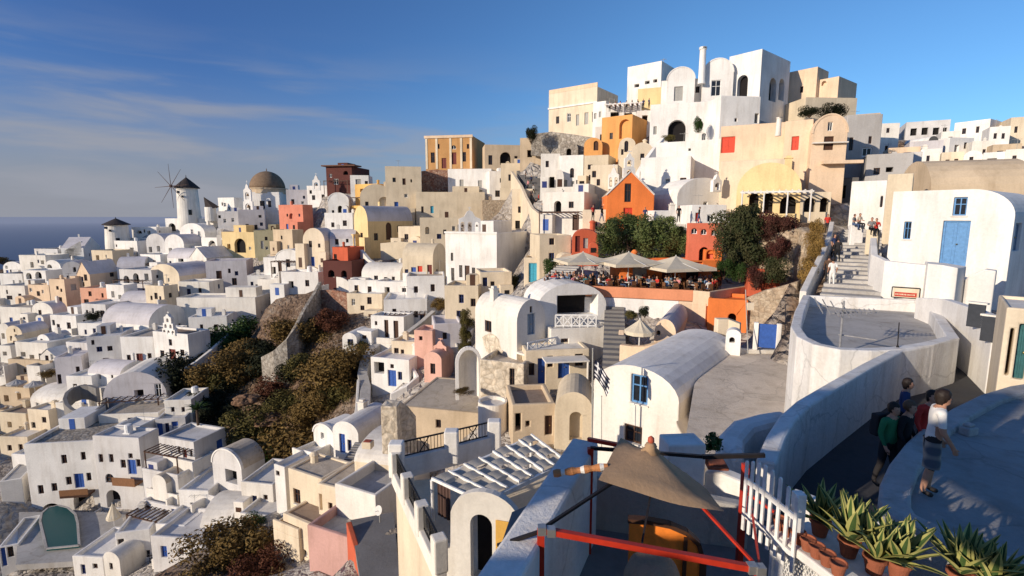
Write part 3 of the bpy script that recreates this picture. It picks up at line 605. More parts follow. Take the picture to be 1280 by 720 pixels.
h('low white house with two tiny windows right of the round courtyard',206,240,500,526,'flat','offwhite',66,8,5,ops=[('F',216,512,4,6,'N'),('F',229,512,4,6,'N')],group=GL)
h('whitewashed house under the long pale retaining house',236,284,396,420,'flat','white',91,4,5,ops=[('F',252,409,4,7,'N'),('F',270,410,5,9,'K')],group=GL)
h('small cream house with a blue door above the long retaining house',224,262,352,376,'flat','offwhite',108,-6,5,ops=[('F',236,366,5,10,'V'),('F',250,363,4,6,'N')],group=GL)
h('white vaulted cottage left of the twin-arched cream front',344,378,312,340,'vault','white',106,-8,6,ops=[('F',360,329,5,10,'N')],rc='lilac',lip='white',group=GM)
h('white stepped cottage above the gully retaining wall',352,398,340,368,'flat','white',92,-8,5,ops=[('F',364,356,6,9,'Q'),('F',384,354,5,8,'N')],group=GM)
# ============ middle, upper band (x 330-660)
h('white low house with small cupola left of the maroon pergola house',384,414,232,258,'flat','white',138,-12,6,ops=[('F',392,247,4,6,'N'),('F',404,246,4,6,'N')],group=GM)
h('dark maroon house with flat overhanging roof on the skyline',408,440,208,238,'flat','burgundy',134,-10,9,462,ops=[('F',420,227,6,7,'W'),('F',432,216,6,5,'O')],group=GM)
h('little white house tucked right of the maroon house',438,461,219,244,'flat','white',128,6,6,ops=[('F',448,229,7,10,'G')],group=GM)
h('yellow house with pierced parapet left of the tan arch house',444,472,230,260,'flat','yellow',118,-25,6,480,ops=[('F',452,238,4,4,'Q'),('F',460,237,4,4,'Q')],group=GM)
h('white vault with dark arched doorway below the yellow house',410,436,241,272,'vault','white',117,10,9,rc='lilac',ops=[('F',425,262,6,10,'O')],lip='white',group=GM)
h('white box house with small window under the white vault',406,441,266,292,'flat','white',110,-8,6,ops=[('F',431,279,5,7,'N'),('F',416,281,4,6,'N')],group=GM)
h('tan house with a great round niche and pale vault inside',450,490,230,268,'vault','sand',112,12,9,ops=[('F',480,254,13,16,'Y'),('F',484,256,5,12,'K')],rc='lilac',group=GM)
h('square tan tower house with a bright left corner on the middle skyline',482,527,208,264,'flat','sand',113,10,9,ops=[('F',505,227,4,8,'K'),('F',514,226,2,4,'Q')],group=GM)
h('cream vaulted house with an arched dark door and side terrace',443,460,257,322,'vault','paleyellow',100,-48,12,516,rise=3.0,rc='lilac',ops=[('F',452,294,3,6,'N'),('R',486,288,8,24,'Z'),('R',470,296,5,9,'N'),('R',500,286,7,8,'Q')],group=GM)
h('cream twin-arched front with two little windows right of the tan box',379,406,285,334,'vault','cream',98,-15,9,420,rise=2.4,ops=[('F',388,305,4,8,'N'),('F',399,307,3,5,'N')],rc='lilac',group=GM)
h('shaded white house between the twin-arched front and the vaulted terrace',412,444,287,312,'vaultx','white',99,8,6,ops=[('F',421,302,5,8,'N'),('F',434,300,5,7,'N')],rc='lilac',group=GM)
h('bright red cube house with a darker right face',416,435,309,340,'flat','redwall',90,-28,6,456,group=GM)
h('dark burgundy awning house below the bright red cube',404,440,326,356,'flat','burgundy',86,-10,6,ops=[('F',414,342,8,9,'O'),('F',430,343,7,10,'O')],rc='brown',group=GM)
h('long cream wall house under the shuttered white house',520,606,240,284,'flat','sand',112,4,7,ops=[('F',540,262,4,9,'T'),('F',528,262,3,8,'N'),('F',565,272,5,12,'G')],group=GM)
h('white house with five grey shutters right of the rubble wall',560,614,211,250,'flat','white',118,-6,8,ops=[('F',577,229,5,9,'G'),('F',600,230,5,9,'G'),('F',577,243,5,8,'G'),('F',586,243,4,8,'G'),('F',600,242,6,9,'G')],group=GM)
h('square white house with dark side beyond the shuttered house',612,640,214,252,'flat','white',114,12,7,ops=[('F',622,242,6,8,'N'),('F',633,235,4,8,'N')],group=GM)
h('tan rubble block below the square white house',603,655,250,290,'flat','stone',106,6,6,rc='sand',group=GM)
h('ochre neoclassical mansion with white pilasters on the ridge',532,590,170,211,'flat','ochre',125,-10,10,606,ops=[('F',541,197,5,13,'N'),('F',567,198,7,15,'R'),('F',580,196,5,12,'N'),('F',567,184,6,5,'A'),('F',555,204,6,13,'R'),('F',548,183,3,6,'N'),('F',585,183,3,6,'N')],name='mansion',cat='mansion',group=None)
h('roofless tan ruin with a big dark arch right of the mansion',606,650,181,216,'flat','tan',120,8,8,ops=[('F',632,198,14,16,'O'),('F',613,200,5,12,'N'),('F',645,200,4,10,'N')],name='ruin',cat='ruin',group=None)
h('tall bright white house with a row of dark doors and a bell gable behind',557,621,291,360,'flat','white',73,-24,10,672,ops=[('F',565,321,3,10,'N'),('F',566,343,4,16,'N'),('F',576,339,4,15,'N'),('F',584,344,6,24,'K'),('F',592,342,4,15,'N'),('F',600,343,3,11,'N'),('F',608,349,4,16,'N')],rc='lilac',group=GM)
h('tan low vaulted house with pinkish doors left of the tall white house',503,541,305,350,'vaultx','sand',80,-14,8,558,ops=[('F',525,337,6,9,'F'),('F',537,337,6,12,'R')],group=GM)
h('tan stepped block over the low vaulted house',525,572,272,308,'flat','sand',92,8,7,ops=[('F',534,288,5,9,'Y'),('F',556,290,4,6,'N')],group=GM)
h('cream cube behind the terrace of the arched-door vault',498,530,283,312,'flat','cream',96,-15,6,ops=[('F',508,296,5,7,'N')],group=GM)
h('low cream vault beside the sweeping white ramp',452,500,330,360,'vaultx','offwhite',83,-14,6,ops=[('F',470,348,5,7,'N')],rc='offwhite',group=GM)
h('white house with small courtyard left of the sweeping ramp',330,368,322,352,'flat','white',108,-10,6,ops=[('F',342,338,6,9,'Q'),('F',356,335,5,8,'N')],group=GM)
h('tall white house front with black doorway in the narrow left alley',366,404,332,366,'vault','white',98,-20,6,ops=[('F',376,352,9,20,'Q'),('F',392,345,4,8,'N')],rc='offwhite',group=GM)
h('small white chapel-like vault at the rim of the gully',404,440,346,378,'vault','offwhite',86,-18,7,ops=[('F',418,362,5,10,'N')],rc='offwhite',group=GM)
h('white blocky house with dark roof gap above the dry gully wall',310,346,344,378,'flat','white',108,12,6,ops=[('F',322,360,5,9,'N'),('F',336,358,5,8,'N')],group=GM)
h('small white cottage above the stone retaining wall',436,474,350,380,'flat','white',80,-12,6,ops=[('F',446,362,6,11,'N'),('F',462,362,5,8,'N')],group=GM)
# middle, lower band
h('cream house with parapet above the gully ramp',434,478,367,396,'flat','cream',77,-8,6,ops=[('F',453,385,5,6,'N')],group=GM)
h('white two-window house right of the gully ramp',480,534,374,410,'flat','white',70,8,7,ops=[('F',493,391,5,10,'N'),('F',520,393,5,8,'N')],group=GM)
h('white house with three tall black doors below the two-window house',464,505,395,426,'flat','white',66,-14,5,514,ops=[('F',483,411,5,22,'K'),('F',495,412,6,22,'K'),('F',470,404,3,5,'N')],group=GM)
h('tiny white arched hut with a blue window by the gully',428,446,416,440,'vault','white',64,-10,4,ops=[('F',438,428,7,8,'V')],rc='white',group=GM)
h('cream stepped house left of the pink chapel',490,530,427,474,'flat','cream',57,-12,6,544,ops=[('F',520,460,4,7,'N'),('F',503,440,4,6,'N')],group=GM)
h('shaded white house with blue door and blue railing',464,512,448,494,'flat','white',54,-16,6,ops=[('F',490,473,10,20,'D'),('F',500,470,5,10,'V'),('F',490,458,4,5,'N'),('F',474,460,12,14,'Q')],group=GM)
h('pink chapel with a round sunlit front and small bell arch',530,552,440,476,'vault','pink',51,-18,6,566,ops=[('F',541,461,6,13,'N')],rc='pink',name='chapel',cat='chapel',group=None)
h('pink cube tower behind the pink chapel',518,541,413,450,'flat','pink',55,-10,5,550,ops=[('F',526,423,4,5,'N')],group=GM)
h('pale blue shaded house right of the pink chapel',543,578,404,436,'flat','lilac',56,12,5,ops=[('F',556,420,5,8,'N')],group=GM)
h('white house with dark doorways over the two-window house',470,520,352,376,'flat','white',78,-10,5,ops=[('F',484,365,6,12,'Q'),('F',505,364,5,8,'N')],group=GM)
h('bright white house wedged beneath the tall white house steps',508,556,345,378,'flat','white',74,8,6,ops=[('F',520,362,5,8,'N'),('F',541,360,5,9,'N')],rc='tanroof',group=GM)
h('tan plastered retaining house behind the creeper column',556,598,357,412,'flat','sand',60,-6,5,group=GM)
h('cream house with sun-bleached wall above the tan retaining house',600,640,340,372,'flat','cream',62,10,5,ops=[('F',616,356,5,8,'N')],group=GM)
def wpart(hs,name,mb,mats,merge=True,bevel=0,parent=None,smooth=False):
    """add a part built in world coordinates to a house"""
    o=mb.build(name,mats,None,merge=merge,bevel=bevel,smooth=smooth); o.parent=parent or hs[0]
    o.matrix_parent_inverse=hs[1].inverted(); return o
def railing(hs,pts,ht,c='white',n=None,style='x',name='railing',r=.035):
    W=[at(*p) if not isinstance(p,Vector) else p for p in pts]; mb=MB(); up=Vector((0,0,ht))
    for a,b in zip(W,W[1:]):
        k=n or max(2,int((b-a).length/(ht*1.1)))
        mb.beam(a+up,b+up,r*2.2,r*2.2); mb.beam(a+up*.12,b+up*.12,r*1.8,r*1.8)
        for i in range(k+1):
            p=a.lerp(b,i/k); mb.beam(p,p+up*.97,r*1.6,r*1.6)
            if i<k:
                q=a.lerp(b,(i+1)/k)
                if style=='x':
                    mb.beam(p+up*.14,q+up*.95,r*1.2,r*1.2); mb.beam(p+up*.95,q+up*.14,r*1.2,r*1.2)
                else:
                    for j in range(1,5):
                        s=p.lerp(q,j/5); mb.beam(s+up*.12,s+up*.96,r*.9,r*.9)
    return wpart(hs,name,mb,PT(c),merge=False)
# ---- central vault house with patched side
V1=h('weathered white vault house with patched stone side and white cross railing',646,681,374,486,'vault','offwhite',39.6,40,6,594,rise=1.7,rc='offwhite',sub=3,ops=[('F',664,405,9,26,'S'),('F',664,387,3,8,'N'),('L',610,408,8,14,'N')],group=GM)
q=MB(); q.box2((-.15,-1.2,0),(1,0,.15))
mb=MB(); w1=V1[2]
ZB=(486-432)/F*39.6; mb.box2((-w1/2-.1,-1.3,ZB-.17),(w1/2+1.2,-.004,ZB)); mb.build('balcony',PM('offwhite'),V1[0],bevel=.03)
m1=V1[1]; P0=m1@Vector((-w1/2,-1.25,ZB)); P1=m1@Vector((w1/2+1.1,-1.25,ZB))
railing(V1,[P0,P1],.9,'white',4,r=.045)
# patched rubble skin on the sunlit flank, proud of the plaster
for (y0,y1,z0,z1) in ((.6,3.4,.4,3.2),(1.8,4.6,2.4,4.3)):
    pm=MB(); rr=random.Random(int(y0*10)); k=18
    pts=[]
    for i in range(k):
        t=2*math.pi*i/k; f=.75+.3*rr.random(); pts.append((-w1/2-.012, (y0+y1)/2+(y1-y0)/2*f*math.cos(t),(z0+z1)/2+(z1-z0)/2*f*math.sin(t)))
    pm.P(pts); pm.build('bare_stone_patch',PM('patchy'),V1[0],merge=False)
V2=h('large bluish vault with an open terrace behind a white cross railing',672,758,354,414,'vault','white',41.3,12,5,rise=2.0,rc='white',sub=2,ops=[('F',722,382,50,26,'Q',1.6)],detail=False,group=GM)
railing(V2,[(694,409,40.3),(745,409,40.1)],1.0,'white',5,r=.05)
V3=h('white house wing with a small square window beneath the cross railing terrace',688,760,410,448,'flat','offwhite',40.0,10,3,ops=[('F',706,427,9,7,'N')],detail=False,par=.06,sub=2,group=GM)
V4=h('cream courtyard house with blue doors under a thin concrete canopy',657,736,437,484,'flat','cream',37.6,8,2.4,ops=[('F',664,462,8,15,'N'),('F',677,464,9,32,'D'),('F',688,452,7,14,'N'),('F',705,459,14,28,'D'),('F',724,450,10,15,'N')],detail=False,par=.1,sub=2,group=GM)
mb=MB(); w4=V4[2]; mb.box2((-w4*.25,-1.5,V4[4]-.62),(w4*.42,-.01,V4[4]-.5)); mb.tube((w4*.4,-1.4,0),(w4*.4,-1.4,V4[4]-.62),.09); mb.build('canopy',PM('offwhite'),V4[0],bevel=.02)
V5=h('round-gabled ruined cream chapel wall with a broken niche',693,741,490,562,'vault','sand',31,-8,4,ops=[('F',720,533,16,36,'Y')],rise=1.3,rc='sand',sub=3,group=GM)
V6=h('pair of low tan storage rooms with small black openings beside the ruined gable',640,694,505,552,'flat','tan',31.5,6,4,ops=[('F',660,530,5,7,'Q'),('F',648,528,7,22,'Q'),('F',686,532,9,24,'K')],rc='brownroof',sub=3,detail=False,group=GM)
V7=h('stone-patched low house between round tower and storage rooms',600,655,452,500,'flat','patchy',37,-20,5,ops=[('F',640,476,6,30,'N')],rc='tanroof',sub=3,detail=False,group=GM)
VB=h('large white vault house with blue shuttered windows beside the flag',741,848,458,590,'vault','offwhite',24.5,-38,10.5,rise=1.45,rc='white',sub=3,ops=[('F',799,487,21,36,'B'),('F',791,543,22,22,'N')],bev=.09,detail=False,group=GM)
hs=VB; mb=MB(); w_=hs[2]; H_=hs[4]
mb.faces([(w_/2-.05,-.25,-3),(w_/2+.5,-.25,-3),(w_/2+.5,-.25,H_*.44),(w_/2+.1,-.25,H_*.55),(w_/2-.05,-.25,H_*.6),(w_/2-.05,5,-3),(w_/2+.5,5,-3),(w_/2+.5,5,H_*.44),(w_/2+.1,5,H_*.55),(w_/2-.05,5,H_*.6)],[(0,1,2,3,4),(9,8,7,6,5),(0,5,6,1),(1,6,7,2),(2,7,8,3),(3,8,9,4),(4,9,5,0)])
mb.build('buttress',PM('offwhite'),hs[0],bevel=.08)
# ---- lane and lower middle
h('small white vault with a bright round front beside the gully houses',392,418,531,560,'vault','white',45,-32,6,436,ops=[('F',403,545,4,8,'W')],lip='white',group=GM)
K1=h('white house with a tall navy door next to the outdoor steps',416,448,527,568,'vault','white',43,-20,5,ops=[('F',428,558,7,24,'D'),('F',437,557,5,14,'V')],rise=1.1,group=GM)
h('cream flat-roofed house with a wide dusty roof above the pink court',362,403,592,645,'flat','cream',36.5,-28,7,442,ops=[('F',371,621,8,18,'N'),('R',412,632,5,7,'N')],rc='tanroof',par=.12,group=GM)
h('narrow cream house with a dark slit window below the dusty roof',398,430,608,652,'flat','cream',34.5,-22,4,ops=[('F',401,628,3,20,'Q'),('F',413,633,5,8,'N')],rc='tanroof',par=.1,group=GM)
h('low cream house with a round hole and small window at the bottom terrace',356,396,650,712,'flat','cream',34,-30,5,416,ops=[('F',371,687,6,13,'N'),('F',381,692,6,9,'A')],rc='brownroof',par=.12,group=GM)
h('small white house with a red painted base beside the brown bush',344,357,582,634,'flat','white',39,-30,4,366,ops=[('F',347,592,4,6,'N')],group=GM)
h('white annex with a small doorway below the red-based house',346,364,672,706,'flat','white',37,-20,4,ops=[('F',354,686,4,9,'K')],group=GM)
CV=h('cream vaulted roof house with a rusty red skylight above the pergola rocks',443,488,560,610,'vaultx','cream',35.5,-14,6,rc='offwhite',rise=1.2,group=GM)
PC=h('pinkish walled court house with low parapets and a grey roof',420,470,612,668,'flat','offwhite',31.5,-26,6,ops=[],rc='greyroof',par=.7,group=GM)
h('pink house with white coping below the grey roof court',386,436,664,726,'flat','pinkwall',29.5,-24,5,rc='greyroof',par=.6,group=GM)
h('brown flat-roofed house with a big weathered roof beside the stone ruin',500,600,512,552,'flat','tan',37,-14,9,632,ops=[('F',548,530,6,10,'N')],rc='tanroof',par=.05,detail=False,group=GM)
# ---- cafe quarter
CH=h('orange church with white trimmed gable and a small door',758,818,214,278,'gable','orange',60,-6,9,ops=[('F',785,241,8,23,'N'),('F',785,268,11,16,'F')],rise=2.7,rc='tan',lip='white',name='church',cat='church',group=None)
h('small coral house with a dark red door below the orange church',715,748,287,322,'vault','redwall',56,-8,6,ops=[('F',722,305,6,20,'R'),('F',732,304,6,13,'G')],rise=.9,rc='coral',group=GM)
h('white house with an oval window and balcony bars by the crowded stairs',699,729,194,240,'flat','white',83,-18,8,758,ops=[('F',715,216,5,12,'M'),('F',707,230,4,10,'G'),('F',716,231,4,9,'G'),('F',722,230,4,10,'G')],rc='sand',group=GM)
h('narrow white house hard against the crowded stairs',676,700,192,240,'flat','offwhite',84,-6,7,ops=[('F',684,205,4,8,'N'),('F',690,228,6,14,'Q')],group=GM)
h('cream shop house with a dark opening along the stairs',678,730,240,288,'flat','offwhite',66,-22,7,748,ops=[('F',697,259,9,16,'O'),('F',714,256,6,8,'N')],group=GM)
h('tan walled house with a turquoise door beside the cafe',674,714,294,336,'flat','sand',57,8,6,ops=[('F',690,302,6,8,'N')],group=GM)
h('white doorway house with a turquoise door under the tan wall',655,674,322,360,'flat','cream',58,-6,4,ops=[('F',666,341,10,24,'T')],group=GM)
h('white shaded wall house behind the orange church',800,862,196,280,'flat','white',66,-24,8,ops=[('F',842,258,4,10,'N')],group=GM)
h('white vaulted chapel in shade right of the orange church',846,912,222,280,'vault','white',62,18,8,rc='white',group=GM)
h('low sunlit white parapet house below the shaded vault',818,858,263,284,'flat','white',57,4,4,par=.5,group=GM)
h('low white parapet house with a doorway gap under the yellow dome',864,908,256,284,'flat','white',54,0,4,par=.5,ops=[('F',872,272,5,12,'F')],group=GM)
h('yellow round-roofed cafe house with a white pergola front',921,1002,203,274,'vault','paleyellow',52,-27,6,ops=[('F',942,254,12,26,'O'),('F',960,254,12,26,'O'),('F',985,256,20,22,'O')],rise=2.7,rc='paleyellow',group=GM)
h('long tan cafe annex with hatch openings at the top of the stepped lane',1000,1038,240,274,'flat','sand',50,-24,5,ops=[('F',1012,256,14,18,'O'),('F',1030,256,10,18,'O')],rc='coral',group=GR)
OB=h('orange back wall house of the cafe with a big black doorway',775,900,326,358,'flat','orange',45.5,4,3.5,ops=[('F',868,342,20,32,'Q'),('F',800,340,18,22,'G'),('F',835,340,14,22,'R')],group=GM)
# ============ hilltop
h('long neoclassical house with a balustrade roof at the left end of the hilltop',686,746,113,165,'flat','cream',108,-36,10,772,ops=[('F',697,150,4,9,'N'),('F',711,147,5,11,'W'),('F',722,150,4,14,'G'),('F',733,148,5,15,'G'),('F',742,146,4,13,'N')],rc='peach',group=GH)
h('white small house stepping down from the balustraded house',741,757,127,160,'flat','white',104,-34,6,768,ops=[('F',744,145,3,7,'G'),('F',750,143,3,7,'G')],group=GH)
h('tall white block with three slit windows on the hilltop',784,826,80,136,'flat','white',100,-38,10,858,ops=[('F',796,107,6,4,'Q'),('F',809,103,6,4,'Q'),('F',819,101,5,4,'Q')],group=GH)
h('white house with yellow panel under the slit-window block',797,828,110,146,'flat','paleyellow',96,-20,6,group=GH)
h('white vaulted house with a grey shuttered window left of the chimney',833,868,84,150,'vault','white',85.5,-16,10,ops=[('F',848,117,11,18,'G')],rise=1.9,lip='white',group=GH)
h('white vaulted house with an arched window right of the chimney',878,916,73,150,'vault','white',84,-14,10,ops=[('F',895,110,12,20,'W'),('F',886,139,4,7,'N')],rise=2.2,lip='white',group=GH)
h('highest white house with tall arched loggia openings',910,950,66,150,'flat','white',83,-50,9,986,ops=[('F',928,108,13,28,'O'),('R',966,112,9,30,'O'),('R',977,112,7,28,'O')],group=GH)
h('broad white house with a large cave-like arch and plants',812,902,128,206,'flat','white',75,-18,8,ops=[('F',846,164,22,28,'O'),('F',880,171,5,9,'A'),('F',819,163,4,10,'G')],group=GH)
h('blue-shaded white house below the loggia house',900,950,120,166,'flat','white',72,6,8,ops=[('F',950,148,5,12,'Q'),('F',920,150,3,4,'N')],group=GH)
h('orange house with an arched balcony niche and side stairs',752,790,145,192,'flat','ochreorange',86,-34,7,813,ops=[('F',781,161,14,24,'Y'),('F',764,170,4,8,'N')],group=GH)
h('tan plain-walled house right of the oval window house',730,760,194,242,'flat','sand',80,-22,6,ops=[('F',738,222,4,7,'N')],group=GM)
h('cream cottage tucked behind the left bell arches of the orange church',738,772,206,244,'flat','cream',72,-18,6,ops=[('F',748,228,4,8,'N')],group=GM)
h('cream wall house at the bend of the crowded stairs',640,668,236,290,'flat','cream',92,-6,6,ops=[('F',650,262,5,8,'N')],group=GM)
h('low tan house at the top of the crowded stairs',626,656,204,240,'flat','sand',108,-4,6,ops=[('F',638,222,5,8,'N')],group=GM)
h('low cream wall house left below the orange church',728,760,262,296,'flat','cream',61,-16,5,ops=[('F',744,282,5,10,'N')],group=GM)
h('orange walled annex under the right corner of the cafe',884,934,374,424,'flat','orange',38.6,-24,3.5,ops=[('F',915,400,10,16,'O')],par=.3,group=GM,detail=False)
h('low orange annex with a small arched doorway',730,753,172,196,'vault','ochreorange',86,-10,6,ops=[('F',745,182,6,12,'Z')],rc='brown',group=GH)
h('cream vaulted house with two windows under the orange house',774,794,172,208,'vault','cream',78,-10,7,ops=[('F',783,183,5,14,'M'),('F',778,190,3,7,'N')],group=GH)
h('cream rounded house next to the white stair wall',790,816,178,214,'vault','cream',75,-6,7,rc='sand',ops=[('F',803,196,5,8,'N')],group=GH)
h('tall white retaining house wall above the shaded chapel',818,902,176,262,'flat','white',70,-26,6,ops=[('F',862,187,3,3,'Q')],group=GH)
h('peach house with a big scarlet shutter',900,984,155,218,'flat','peach',63,-26,8,ops=[('F',909,181,17,20,'X')],group=GH)
h('peach wing below with a plain sunlit wall',900,986,200,244,'flat','cream',58,-26,7,group=GH)
PV=h('peach barrel vault house with an arched window and scarlet shutter',979,1014,150,232,'flat','peach',57,-32,8,ops=[('F',994,179,9,17,'X')],rc='peach',group=GH)
PV2=h('round gabled house with a brown balcony door right of the scarlet shutter',1014,1058,143,232,'vault','peach',55,-14,9,ops=[('F',1038,158,6,11,'W'),('F',1036,179,12,17,'K')],rise=1.9,rc='peach',lip='peach',group=GH)
h('grey shaded house behind the round gabled balcony house',1056,1100,143,226,'flat','greywall',60,-12,8,ops=[('F',1064,180,5,16,'N'),('F',1084,190,12,11,'W'),('F',1088,175,4,9,'N')],rc='greyroof',group=GH)
h('ochre stepped house on the skyline right of the loggia house',983,1020,87,140,'flat','peach',88,-50,8,1034,ops=[('F',1002,112,4,8,'N')],group=GH)
h('lower ochre stepped wing with a crenellated roof',1018,1047,98,140,'flat','peach',86,-52,7,1070,ops=[('F',1030,104,6,6,'Y')],group=GH)
h('tan block under the crenellated wing',1006,1070,122,160,'flat','sand',82,4,6,rc='greyroof',group=GH)
h('tan square tower house right of the crenellated wing',1066,1098,142,200,'flat','tan',68,-28,8,ops=[('F',1076,152,4,10,'Y'),('F',1086,160,5,8,'N')],group=GH)
h('white terrace house with a slatted canopy and cafe guests',757,800,130,160,'flat','white',95,-14,7,ops=[('F',768,146,10,12,'Q'),('F',785,146,10,10,'Q')],group=GH)
h('white terrace wing with dark seats right of the slatted canopy',796,826,138,164,'flat','offwhite',90,-10,6,ops=[('F',806,150,7,12,'Q'),('F',818,148,6,9,'Q')],group=GH)
h('broad white upper storey joining the two hilltop vaults',826,918,98,152,'flat','white',86.6,-16,6,ops=[('F',872,112,5,8,'N'),('F',838,140,4,6,'N')],group=GH)
h('white cottage behind the balustraded house',716,752,118,140,'flat','white',114,-30,6,ops=[('F',730,128,4,6,'N')],group=GH)
h('small white house on the slope under the balustraded house',744,770,158,186,'flat','offwhite',92,-14,6,ops=[('F',752,172,4,8,'N'),('F',763,170,4,6,'N')],group=GH)
h('tan cottage on the left shoulder of the hilltop beside dark bush',650,690,172,206,'flat','tan',104,-8,6,ops=[('F',662,192,6,9,'Q'),('F',680,190,5,7,'N')],group=GH)
h('grey vaulted cottage against the rubble terrace wall',700,722,176,200,'vault','stonegrey',97,-12,6,ops=[('F',711,190,6,9,'O')],rc='greyroof',group=GH)
h('white cottage with two windows behind the long white ridge block',1236,1262,158,186,'flat','white',116,-30,6,ops=[('F',1244,170,4,7,'N'),('F',1254,170,4,7,'N')],group=GH)
h('low pale house on the far ridge right of the dark-roofed hotel',1176,1200,164,184,'flat','offwhite',112,-30,6,ops=[('F',1188,174,5,6,'N')],group=GH)
h('shaded lilac house before the far ridge hotel',1136,1178,176,206,'flat','lilac',90,-30,6,ops=[('F',1150,190,5,8,'N'),('F',1166,190,5,6,'N')],group=GH)
h('white cottage under the long white ridge block left part',1150,1176,186,212,'flat','white',84,-36,6,ops=[('F',1160,198,4,7,'N')],group=GH)
h('cream cottage with two dark doors before the lumpy steps house',1176,1204,190,214,'flat','cream',80,-36,6,ops=[('F',1184,204,5,9,'K'),('F',1195,203,5,9,'K')],group=GH)
h('white barrel cottage right of the two dark doors',1204,1228,188,212,'vault','white',78,-36,7,ops=[('F',1214,200,5,8,'N')],rc='white',group=GH)
h('white flat house with a long dark slot window before the brick-red one',1228,1256,190,214,'flat','white',76,-40,6,ops=[('F',1240,200,12,4,'Q')],group=GH)
h('last white house before the right end above the tan vault',1256,1290,186,212,'flat','offwhite',74,-40,6,ops=[('F',1268,198,5,7,'N')],group=GH)
h('grey-white cottage directly right of the shaded grey wall house',1128,1152,190,214,'flat','wash',78,-34,6,ops=[('F',1138,202,5,7,'N')],group=GH)
# far ridge at right
h('pale house on the far ridge beside a thin mast',1099,1124,154,176,'flat','offwhite',140,-15,8,None,ops=[('F',1110,163,4,6,'N')],group=GH)
h('dark-roofed hotel with a long pergola on the far ridge',1132,1187,151,178,'flat','wash',138,-28,10,ops=[('F',1142,165,8,9,'Q'),('F',1156,164,8,9,'Q'),('F',1170,164,8,9,'Q'),('F',1181,164,5,9,'Q')],rc='brown',group=GH)
h('long white hotel block on the far ridge',1192,1236,151,186,'flat','white',126,-58,9,1266,ops=[('F',1205,164,5,7,'N'),('F',1222,162,4,8,'N')],group=GH)
h('cream house cut by the right end of the far ridge',1262,1290,146,184,'flat','cream',120,-28,8,ops=[('F',1270,162,4,8,'N')],group=GH)
h('grey-white barrel vault with a black round end',1160,1172,170,200,'vault','darkgrey',98,6,8,1130,rc='white',group=GH)
h('low orange-tan wall house before the black-ended vault',1110,1150,184,206,'flat','peach',88,-28,6,rc='sand',group=GH)
h('bluish white cottage left of the orange-tan wall house',1098,1122,172,200,'flat','white',104,10,6,ops=[('F',1108,186,4,8,'N')],group=GH)
h('white terraced house with lumpy steps on the ridge',1186,1216,172,204,'flat','white',100,8,7,ops=[('F',1196,186,6,10,'Q'),('F',1207,182,4,8,'N')],group=GH)
h('grey-white cottage right of the lumpy white steps',1214,1242,176,206,'flat','offwhite',96,-28,6,ops=[('F',1230,190,4,7,'N')],group=GH)
h('brick-red balcony house at the right end of the ridge',1240,1276,180,208,'flat','tan',92,-28,6,ops=[('F',1250,192,8,7,'Q'),('F',1266,192,8,7,'Q')],rc='coral',group=GH)
h('shaded grey wall house above the stepped lane',1082,1140,192,236,'flat','greywall',55,-28,8,ops=[('F',1112,212,9,6,'Q'),('F',1096,214,8,8,'N')],rc='sand',group=GH)
h('dark shop front house below the balcony at the head of the lane',1038,1072,222,268,'flat','darkgrey',56,-28,6,ops=[('F',1050,240,14,16,'Q')],rc='greyroof',group=GR)
h('small white lane house with a narrow window',1062,1106,226,290,'flat','white',47,-38,6,ops=[('F',1102,252,3,14,'N')],group=GR)
# ---- right foreground
TB=h('long tan barrel vault house with three roof vents behind the blue door house',1166,1296,194,246,'vaultx','tan',43,-20,8,rise=3.0,rc='tan',sub=4,group=GR)
h('tan rubble side house left of the long barrel vault',1106,1138,217,300,'flat','sand',40,-38,5,par=.1,rc='tan',group=GR)
RH=h('white house with a pale blue double door and blue windows',1110,1264,237,376,'quarter','white',29.5,-54,9,1300,rise=1.5,rc='white',sub=2,ops=[('F',1193,304,34,56,'E'),('F',1200,258,17,23,'B'),('F',1134,288,9,22,'B'),('R',1272,296,8,34,'S')],bev=.09,group=GR)

# trims: pilasters of the mansion, balustrade, balcony
def house_by(lbl): return HOUSES[lbl]
# ------------------------------------------------------------------ leaves, bushes
def leaf_cloud(n,size,seed,clumps=7,flat=1.0,up=.3,elong=1.7):
    """unit-radius clumpy foliage mesh made of leaf-sized faces"""
    r=random.Random(seed); cs=[]
    for _ in range(clumps):
        t=r.random()*6.283; q=r.random()**.5*.62; cs.append((Vector((q*math.cos(t),q*math.sin(t),r.uniform(.05,.75)*flat)),r.uniform(.28,.52)))
    vs=[];fs=[]
    for i in range(n):
        c,rad=cs[r.randrange(clumps)]
        d=Vector((r.gauss(0,1),r.gauss(0,1),r.gauss(0,1)+up)).normalized(); p=c+d*rad*(r.random()**.35)
        if p.z<-.25: p.z=-.25+r.random()*.2
        a=(d+Vector((r.uniform(-1,1),r.uniform(-1,1),r.uniform(-1,1)))*.9).normalized(); b=a.orthogonal().normalized()
        b=(b*math.cos(i)+a.cross(b)*math.sin(i)); s=size*r.uniform(.6,1.35); k=len(vs)
        vs+=[p-b*s*elong*.5,p+a.cross(b)*s*.38+a*s*.1,p+b*s*elong*.5,p-a.cross(b)*s*.38+a*s*.1]; fs.append((k,k+1,k+2,k+3))
    return vs,fs
